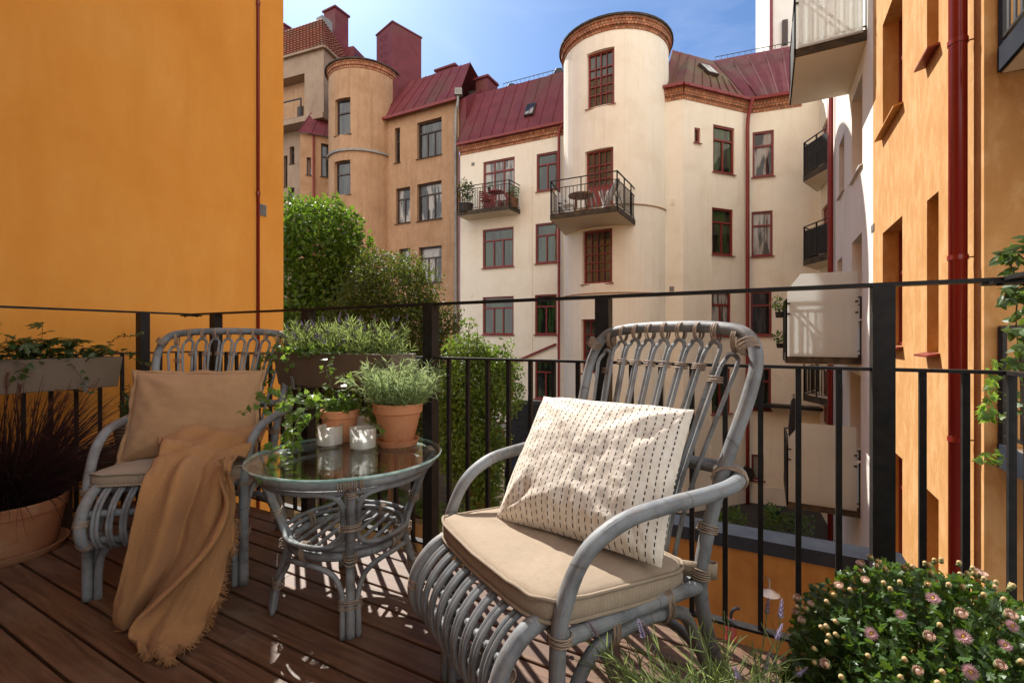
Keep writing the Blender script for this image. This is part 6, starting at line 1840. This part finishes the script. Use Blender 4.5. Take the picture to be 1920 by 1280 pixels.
pipe(hb, [p0 + V((0.12, -0.12, BZ + .1)), p0 + V((0.1, -0.1, BZ - .35)), p0 + V((0, 0, BZ - .9)), p0 + V((0, 0, 8)), p0 + V((0, 0, GROUND))], 0.065, MT['zinc'])
mb = MB(); c = p0 + V((0.15, -0.1, BZ + 0.1)); mb.box(c.x - .16, c.x + .16, c.y - .14, c.y + .14, c.z, c.z + .3); mb.build('rain_head', MT['zinc'], hb)
p0 = FB.at(FB.L + 0.1, 0, -0.05); pipe(hb, [p0 + V((0, 0, 9.3)), p0 + V((0, 0, GROUND))], 0.05, MT['frame'])
p0 = FBL.at(FBL.u(588), 0, -0.08); pipe(hb, [p0 + V((0, 0, BLZ)), p0 + V((0, 0, GROUND))], 0.05, MT['frame'])
# big stepped chimney clad in red sheet
a, b, c = P(706, 165, 25.0), P(736, 165, 23.9), P(790, 165, 25.2)
zt = P(736, 42, 23.9).z
mb = MB(); q = [V((a.x, a.y)), V((b.x, b.y)), V((c.x, c.y)), V((a.x + c.x - b.x, a.y + c.y - b.y))]; mb.prism(q, 11, zt)
cen = sum(q, V((0, 0))) / 4; mb.prism([cen + (p - cen) * 1.05 for p in q], zt + .002, zt + 0.07)
for k in range(5):
    z = zt - 0.5 - 0.42 * k; m1 = a.lerp(b, 0.35); m2 = a.lerp(b, 0.65); nn = V((b.y - a.y, a.x - b.x, 0)).normalized() * 0.12
    if nn.y > 0: nn = -nn
    mb.tube([V((m1.x, m1.y, z)), V((m1.x, m1.y, z)) + nn, V((m2.x, m2.y, z)) + nn, V((m2.x, m2.y, z))], 0.014, 6)
mb.build('chimney', MT['roof'], hb)
chimney(hb, 812, 872, 128, 190, 24.6, 0.9, MT['roof']); chimney(hb, 880, 900, 152, 180, 23.9, 0.6, MT['zinc'], nm='roof_vent')
mb = MB(); c = P(873, 140, 24.5); mb.rev([(0.13, -0.8), (0.13, 0.0), (0.22, 0.03), (0.2, 0.12), (0.001, 0.16)], c, 14); mb.build('chimney_cowl', MT['blackfar'], hb, smooth=40)

# ------------------------------------------------------------------ mansard house far left
hm = thing('mansard_house', 'grey brown house with a tiled mansard roof rising behind the brown tower', 'house', (*XY(560, 27), GROUND), world=True)
ca, cb, cd = XY(430, 28.2), XY(607, 25.6), XY(668, 28.6)
ca = ca + (ca - cb) * 0.9
MZ = CZ - (92 - CY0) / FPX * 25.6
Fa, Fb = Flat(ca, cb), Flat(cb, cd)
zbm = CZ - (215 - CY0) / FPX * 25.8
loggia = (Fa.u(470), Fa.u(571), Fa.v(226, Fa.u(550)), Fa.v(143, Fa.u(550)), 0.7)
mb = MB(); wall(mb, Fa, 0, Fa.L, zbm, MZ, [loggia]); wall(mb, Fb, 0, Fb.L, zbm, MZ)
q = [ca, cb, cd, cd + V((-4, 5)), ca + V((0, 6))]
mb.add([V((p.x, p.y, zbm)) for p in q], [tuple(range(5))])
FL = Flat(XY(430, 29.0) * 1.9 - XY(577, 26.9) * 0.9, XY(577, 26.9))
WL = [((543, 275, 552, 307), 'half', pane), ((543, 352, 552, 376), 'slot', pane), ((532, 292, 539, 350), 'half', pane)]
hl_ = [FL.hole(*w[0]) for w in WL]
wall(mb, FL, 0, FL.L, GROUND, zbm, hl_)
mb.build('wall', MT['greybrown'], hm)
lm = MB(); lm.quad(Fa.at(loggia[0], loggia[2], 0.7), Fa.at(loggia[1], loggia[2], 0.7), Fa.at(loggia[1], loggia[3], 0.7), Fa.at(loggia[0], loggia[3], 0.7)); lm.build('loggia_wall', MT['brown'], hm)
h = Fa.hole(541, 190, 551, 222); mb = MB(); fbox1(mb, Fa, h[0], h[1], h[2], h[3], 0.62, 0.69); mb.build('loggia_window', drk, hm)
mb = MB(); fbox1(mb, Fa, loggia[0], loggia[1] - .01, loggia[2] + 0.0, loggia[2] + 0.12, -0.05, -0.001); fbox1(mb, Fa, loggia[1] - .3, loggia[1] - .24, loggia[2] + .121, loggia[2] + 1.1, -0.03, 0.03); fbox1(mb, Fa, loggia[0], loggia[1] - .24, loggia[2] + 1.101, loggia[2] + 1.16, -0.03, 0.03); mb.build('loggia_rail', MT['blackfar'], hm)
for w_, h in zip(WL, hl_): window(hm, FL, h, w_[1], drk, w_[2], 0.2, 0.06, smat=MT['stain'])
mb = MB(); fbox1(mb, Fa, 0, Fa.L + .06, zbm - 0.30, zbm - 0.004, -0.14, 1.2); fbox1(mb, Fa, 0, Fa.L + .12, MZ, MZ + 0.12, -0.18, 0.1); fbox1(mb, Fb, -0.1, Fb.L, MZ + .002, MZ + 0.118, -0.18, 0.1); mb.build('cornice', MT['greybrown'], hm)
# tiled mansard with rows of tiles
mb = MB(); rt = CZ - (40 - CY0) / FPX * 26.6
def tiles(e0, e1, r1, r0, rows):
    n = (e1 - e0).cross(r0 - e0).normalized()
    if n.z < 0: n = -n
    for k in range(rows):
        f0, f1 = k / rows, (k + 1) / rows
        a, b, c, d = e0.lerp(r0, f0) + n * 0.05, e1.lerp(r1, f0) + n * 0.05, e1.lerp(r1, f1), e0.lerp(r0, f1)
        m_ = max(2, int((b - a).length / 0.24))
        for i in range(m_):
            p, q_, r_, s_ = a.lerp(b, i / m_), a.lerp(b, (i + 1) / m_), d.lerp(c, (i + 1) / m_), d.lerp(c, i / m_)
            md, mu = p.lerp(q_, .5) + n * 0.07, s_.lerp(r_, .5) + n * 0.04
            mb.quad(p, md, mu, s_); mb.quad(md, q_, r_, mu); mb.tri(p - n * 0.05, md, p); mb.quad(p - n * .05, q_ - n * .05, q_, md)
ea, eb, ed = Fa.at(0, MZ + .13, -0.12), Fa.at(Fa.L + .08, MZ + .13, -0.12), Fb.at(Fb.L, MZ + .13, -0.12)
ra, rb, rd = Fa.at(0, rt, 0.9), Fa.at(Fa.L - 0.6, rt, 1.0), Fb.at(Fb.L, rt, 1.1)
rb = V((*(cb + (Fa.n + Fb.n) * 0.7), rt))
tiles(ea, eb, rb, ra, 11); tiles(eb, ed, rd, rb, 11)
mb.add([ra, rb, rd, rd + V((-3, 4, 0.6)), ra + V((0, 5, 0.6))], [(0, 1, 2, 3, 4)])
mb.build('mansard_roof', MT['tile'], hm)
# dormer strip and roof boxes
h = Fb.hole(657, 70, 704, 112); mb = MB(); Fd = Flat(cb + (cd - cb) * 0.86, cb + (cd - cb) * 1.75)
mb = MB(); hz = (MZ + .15, MZ + 1.75); fbox1(mb, Fd, 0, Fd.L, hz[0], hz[1], -0.1, 1.0); d_ = mb.build('dormer', MT['roof'], hm)
pm = MB(); pm.quad(Fd.at(0.2, hz[0] + .15, -0.11), Fd.at(Fd.L * .75, hz[0] + .15, -0.11), Fd.at(Fd.L * .75, hz[1] - .35, -0.11), Fd.at(0.2, hz[1] - .35, -0.11)); pm.build('pane', MT['pane'], d_)
chimney(hm, 603, 646, 18, 60, 28.2, 1.0, MT['roof']); chimney(hm, 592, 615, 30, 60, 27.0, 0.7, MT['zinc'], nm='roof_vent', cap=False); chimney(hm, 505, 552, 52, 92, 28.5, 1.0, MT['roof'])

# ------------------------------------------------------------------ low things in the yard
# orange garden wall with slate coping
def DW(px, y): return XY(px, y)
w0 = P(1450, 1010, 6.0); w0 = V((w0.x, w0.y))
d_ = V((D1.x, D1.y)); n_ = V((NB.x, NB.y)); zt = CZ - (1022 - CY0) / FPX * 6.0
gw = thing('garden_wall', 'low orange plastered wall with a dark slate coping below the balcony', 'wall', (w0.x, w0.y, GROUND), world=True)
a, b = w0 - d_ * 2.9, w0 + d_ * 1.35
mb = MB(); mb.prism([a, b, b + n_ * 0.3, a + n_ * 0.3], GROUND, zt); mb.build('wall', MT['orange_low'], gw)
mb = MB(); mb.prism([a - n_ * 0.05 - d_ * .04, b - n_ * 0.05, b + n_ * 0.36, a + n_ * 0.36 - d_ * .04], zt + .002, zt + 0.055)
mb.prism([a - n_ * 0.046 - d_ * .036, b - n_ * 0.046, b - n_ * 0.0455 + n_ * 0.02, a - n_ * 0.046 - d_ * .036 + n_ * .02], zt - 0.12, zt); mb.build('coping', MT['slate'], gw)
# enamel lamp on it
lp_ = P(1443, 1110, 5.80)
t = thing('wall_lamp', 'round grey enamel lamp on a bent arm in front of the low orange wall', 'lamp', lp_, world=True)
mb = MB(); mb.rev([(0.002, 0.04), (0.03, 0.035), (0.055, 0.015), (0.115, -0.012), (0.118, -0.018), (0.05, 0.0), (0.002, 0.01)], lp_, 24); mb.build('shade', MT['lamp'], t, smooth=50)
mb = MB(); mb.tube([lp_ + V((0, 0, -0.02)), lp_ + V((0, 0, -0.10))], 0.014, 8); mb.tube(spline([lp_ + V((0, 0, 0.038)), lp_ + V((0, 0, .09)), lp_ + V((0.05, 0.10, .11)), lp_ + V((0.09, 0.25, 0.06))], 4), 0.009, 6); mb.build('arm', MT['greymetal'], t, smooth=True)
bx = P(1370, 1185, 5.3)
t = thing('water_can', 'red metal can with a black spout standing by the low orange wall', 'can', bx, world=True)
mb = MB(); mb.rev([(0.001, -0.35), (0.062, -0.35), (0.062, 0.12), (0.045, 0.15), (0.001, 0.15)], bx, 16); mb.build('body', MT['frame'], t, smooth=35)
mb = MB(); mb.tube(spline([bx + V((0.0, 0, 0.15)), bx + V((0.01, 0, .23)), bx + V((0.05, 0, .27)), bx + V((0.10, 0, 0.27))], 4), 0.018, 8); mb.build('spout', MT['black'], t, smooth=True)
t = thing('table_stand', 'small red pedestal below the red can by the low orange wall', 'stand', (bx.x, bx.y, GROUND), world=True)
mb = MB(); mb.rev([(0.2, GROUND - bx.z), (0.2, GROUND - bx.z + .04), (0.06, GROUND - bx.z + .06), (0.05, -0.39), (0.12, -0.38), (0.12, -0.351), (0.001, -0.351)], bx, 16); mb.build('pedestal', MT['redmetal'], t, smooth=35)
# hose reel and yard plants by the cream house
hp = FE.at(FE.u(1397), FE.v(884, FE.u(1397)), -0.22)
t = thing('hose_reel', 'teal hose reel fixed on the cream wall in the yard', 'hose reel', hp, world=True)
mb = MB(); R3 = Matrix.Translation(hp) @ Matrix.Rotation(PI / 2, 4, 'X')
for rr, z in ((0.26, -0.09), (0.26, 0.09)): 
    vs = [R3 @ V((rr * math.cos(2 * PI * k / 20), rr * math.sin(2 * PI * k / 20), z + dz)) for dz in (0, 0.02) for k in range(20)]
    mb.add(vs, [tuple(range(20)), tuple(range(20, 40))] + [(k, (k + 1) % 20, 20 + (k + 1) % 20, 20 + k) for k in range(20)])
mb.build('reel', MT['blackfar'], t)
mb = MB()
for z in (-0.05, 0.0, 0.05): mb.tube([R3 @ V((0.19 * math.cos(2 * PI * k / 20), 0.19 * math.sin(2 * PI * k / 20), z + .01)) for k in range(20)], 0.03, 6, closed=True)
mb.build('hose', MT['teal'], t, smooth='all')
wc = V((*XY(1448, 15.6), GROUND))
t = thing('watering_can', 'dark green plastic watering can standing in the shaded yard', 'watering can', wc, world=True)
mb = MB(); mb.rev([(0.001, 0), (0.18, 0), (0.2, 0.28), (0.12, 0.34), (0.001, 0.34)], wc, 16); mb.build('body', MT['darkgreen'], t, smooth=35)
mb = MB(); mb.tube([wc + V((0.15, 0, .1)), wc + V((0.42, 0, .36))], [0.04, 0.02], 8); mb.build('spout', MT['darkgreen'], t, smooth=True)
mb = MB(); mb.tube(spline([wc + V((-0.18, 0, .12)), wc + V((-0.3, 0, .3)), wc + V((-0.1, 0, .46)), wc + V((0.08, 0, .33))], 4), 0.018, 6); mb.build('handle', MT['darkgreen'], t, smooth=True)
bushy('light green potted shrub on the dark yard paving behind the slate coping', V((*XY(1448, 13.6), GROUND)), 0.32, 0.42, 260, (0.07, 0.13), MT['leaf_bush'], MT['blackfar'], 0.3, grp='potted yard plants')
bushy('flowering shrub in a dark tub under the lower frosted balcony', V((*XY(1492, 13.2), GROUND)), 0.45, 0.34, 320, (0.06, 0.12), MT['leaf_vine'], MT['blackfar'], 0.35, grp='potted yard plants')
bushy('dark leafy bush on the yard paving just right of the front armchair back', V((*XY(1366, 13.2), GROUND)), 0.5, 0.5, 340, (0.08, 0.14), MT['leaf_tree'], MT['blackfar'], 0.3, grp='potted yard plants')
# garden bank: earth, stone edging, small shed wall
mb = MB()
gx = [XY(430, 16.5), XY(900, 12.6), XY(960, 16), XY(950, 20), XY(480, 23)]
mb.prism(gx, GROUND + 0.004, GROUND + 0.9); bk = mb.build('garden_bank', MT['earth']); tag(bk, kind='structure')
se = thing('stone_edging', 'low ochre stone edging round the garden bank', 'wall', (*XY(800, 12.9), GROUND), world=True)
mb = MB(); pts = [V((*XY(560, 14.6), 0)), V((*XY(700, 13.4), 0)), V((*XY(800, 12.6), 0)), V((*XY(890, 11.9), 0)), V((*XY(938, 12.6), 0))]
sp_ = spline(pts, 6)
for a, b in zip(sp_, sp_[1:]):
    mb.bar(V((a.x, a.y, GROUND + .5)), V((b.x, b.y, GROUND + .5)), 0.35, 1.0 + RU(-.06, .06), ext=-0.01)
mb.build('stones', MT['stone'], se)
sh = thing('garden_shed', 'small dark garden shed with a pale post in the yard behind the shrub', 'shed', (*XY(985, 15), GROUND), world=True)
a, b = XY(942, 15.2), XY(1120, 14.0)
mb = MB(); mb.prism([a, b, b + V((.7, 1.4)), a + V((.7, 1.4))], GROUND, CZ - (872 - CY0) / FPX * 14.6 - .4); mb.build('wall', MT['darkcloth'], sh)
mb = MB(); a2, b2 = a + V((-.15, -.15)), b + V((.1, -.2)); z_ = CZ - (872 - CY0) / FPX * 14.6 - .398; mb.prism([a2, b2, b2 + V((.8, 1.8)), a2 + V((.8, 1.8))], z_, z_ + .12); mb.build('roof', MT['slate'], sh)
mb = MB(); c = XY(936, 14.6); mb.box(c.x - .16, c.x + .16, c.y - .1, c.y + .1, GROUND, z_ + 0.5); mb.build('post', MT['cream'], sh)
t = thing('red_crate', 'red crate by the pale shed post below the armrest of the sunlit chair', 'crate', (*XY(900, 13.9), GROUND), world=True)
c = XY(898, 13.6); z_ = CZ - (905 - CY0) / FPX * 13.6
mb = MB(); mb.box(c.x - .35, c.x + .35, c.y - .25, c.y + .25, GROUND + .91, z_ + 0.12); mb.build('body', MT['redmetal'], t)
mb = MB(); mb.box(c.x - .37, c.x + .6, c.y - .27, c.y + .27, z_ + .121, z_ + .16); mb.build('lid', MT['blackfar'], t)

# vine on the neighbour's wall
vb = q0 + V((D1.x, D1.y)) * 0.55 - V((NB.x, NB.y)) * 0.08
t = thing('climbing_vine', 'climbing vine with large sunlit leaves on the shaded yellow wall at the right edge', 'plant', (vb.x, vb.y, 0.3), world=True)
mb = MB(); sm = MB()
def wv(px, py, y): return P(px, py, y)
for pts, n in (([(1915, 780, 3.0), (1912, 690, 3.0), (1905, 600, 3.0), (1908, 540, 2.95), (1890, 480, 2.9)], 13), ([(1912, 690, 3.0), (1925, 600, 2.9), (1935, 500, 2.85), (1925, 440, 2.8)], 22), ([(1935, 500, 2.85), (1900, 470, 2.9), (1880, 478, 2.95)], 8), ([(1910, 560, 3), (1890, 545, 2.95), (1882, 565, 2.95)], 7)):
    pp_ = spline([wv(*q) for q in pts], 5); sm.tube(pp_, 0.004, 5)
    for j in range(n):
        q, tt = along(pp_, (j + .5) / n); o = rvec(); o.z = -abs(o.z) * .5
        for b_ in range(3): leafs(mb, q + rvec() * 0.03, o + rvec() * 0.7, V((-0.5, -0.6, 0.5)) + rvec() * 0.5, RU(0.06, 0.10), OVAL)
mb.build('leaves', MT['leaf_vine'], t); sm.build('stems', MT['stem_brown'], t)
t = thing('ivy_plant', 'small ivy hanging over the corner of the neighbouring balcony at the right edge', 'plant', (vb.x, vb.y, 0.25), world=True)
mb = MB(); sm = MB()
vine([wv(1868, 705, 3.2), wv(1856, 740, 3.15), wv(1850, 770, 3.1), wv(1858, 790, 3.1), wv(1872, 780, 3.1)], 26, (0.04, 0.07)); vine([wv(1870, 850, 3.2), wv(1855, 855, 3.15), wv(1846, 865, 3.1), wv(1868, 870, 3.1)], 14, (0.04, 0.07)); vine([wv(1868, 680, 3.2), wv(1862, 690, 3.2), wv(1866, 715, 3.15)], 10, (0.04, 0.06))
mb.build('leaves', MT['leaf_ivy'], t); sm.build('stems', MT['stem'], t)
# ================================================================== light, sky, camera
SUN_EL, SUN_AZ = math.radians(45.5), math.radians(-25.5)      # azimuth from +Y, positive to the right
sv = V((math.sin(SUN_AZ) * math.cos(SUN_EL), math.cos(SUN_AZ) * math.cos(SUN_EL), math.sin(SUN_EL)))
ld = bpy.data.lights.new('Sun', 'SUN'); ld.energy = 5.0; ld.angle = math.radians(0.5); ld.color = (1.0, 0.95, 0.87)
lo = bpy.data.objects.new('Sun', ld); COL.objects.link(lo); lo.rotation_euler = sv.to_track_quat('Z', 'Y').to_euler(); lo.location = sv * 60

w = bpy.data.worlds.new('World'); scene.world = w; w.use_nodes = True
nt = w.node_tree; nt.nodes.clear()
out = nt.nodes.new('ShaderNodeOutputWorld'); bg = nt.nodes.new('ShaderNodeBackground')
sky = nt.nodes.new('ShaderNodeTexSky'); sky.sky_type = 'NISHITA'; sky.sun_disc = False
sky.sun_elevation = SUN_EL; sky.sun_rotation = SUN_AZ % (2 * PI); sky.air_density = 1.0; sky.dust_density = 0.9; sky.ozone_density = 1.0; sky.altitude = 50
bg.inputs['Strength'].default_value = 0.15
tc = nt.nodes.new('ShaderNodeTexCoord'); mp = nt.nodes.new('ShaderNodeMapping'); mp.inputs['Scale'].default_value = (1.0, 1.0, 2.6); mp.inputs['Rotation'].default_value = (0, 0.25, 0)
nt.links.new(tc.outputs['Generated'], mp.inputs['Vector'])
cl = noisetex(nt, mp.outputs['Vector'], 3.2, 7, 0.58, 0.6)
# thin streaks of cloud in the clear northern sky, an unseen bright cloud deck added behind the viewer as fill for the facades
cf = ramp(nt, cl, [(0.55, (0, 0, 0)), (0.88, (0.15, 0.15, 0.15))])
sxyz = nt.nodes.new('ShaderNodeSeparateXYZ'); nt.links.new(tc.outputs['Generated'], sxyz.inputs[0])
south_fill = ramp(nt, math_(nt, 'ADD', math_(nt, 'MULTIPLY', sxyz.outputs[1], -1.0), math_(nt, 'MULTIPLY', math_(nt, 'SUBTRACT', cl, 0.5), 0.9)), [(0.05, (0, 0, 0)), (0.45, (1, 1, 1))])
deep = mixc(nt, 1.0, sky.outputs['Color'], (0.34, 0.46, 0.61), 'MULTIPLY')
col = mixc(nt, cf, deep, (6.0, 6.2, 6.6))
col = mixc(nt, south_fill, col, (8.5, 8.3, 8.0))
nt.links.new(col, bg.inputs['Color']); nt.links.new(bg.outputs[0], out.inputs['Surface'])

cd = bpy.data.cameras.new('Camera'); cam = bpy.data.objects.new('Camera', cd); COL.objects.link(cam)
cam.location = (0, 0, CZ); cam.rotation_euler = (PI / 2, 0, 0)
cd.sensor_width = 36; cd.lens = 36 * FPX / 1920; cd.shift_y = (CY0 - 640) / 1920 ; cd.clip_start = 0.02; cd.clip_end = 500
scene.camera = cam
scene.view_settings.view_transform = 'Standard'; scene.view_settings.look = 'None'
scene.view_settings.exposure = 0.72; scene.view_settings.gamma = 1.0
scene.render.engine = 'CYCLES'
cy = scene.cycles
cy.use_denoising = True
cy.max_bounces = 10; cy.diffuse_bounces = 5; cy.glossy_bounces = 4; cy.transmission_bounces = 6; cy.transparent_max_bounces = 16
cy.caustics_reflective = False; cy.caustics_refractive = False; cy.sample_clamp_indirect = 6.0
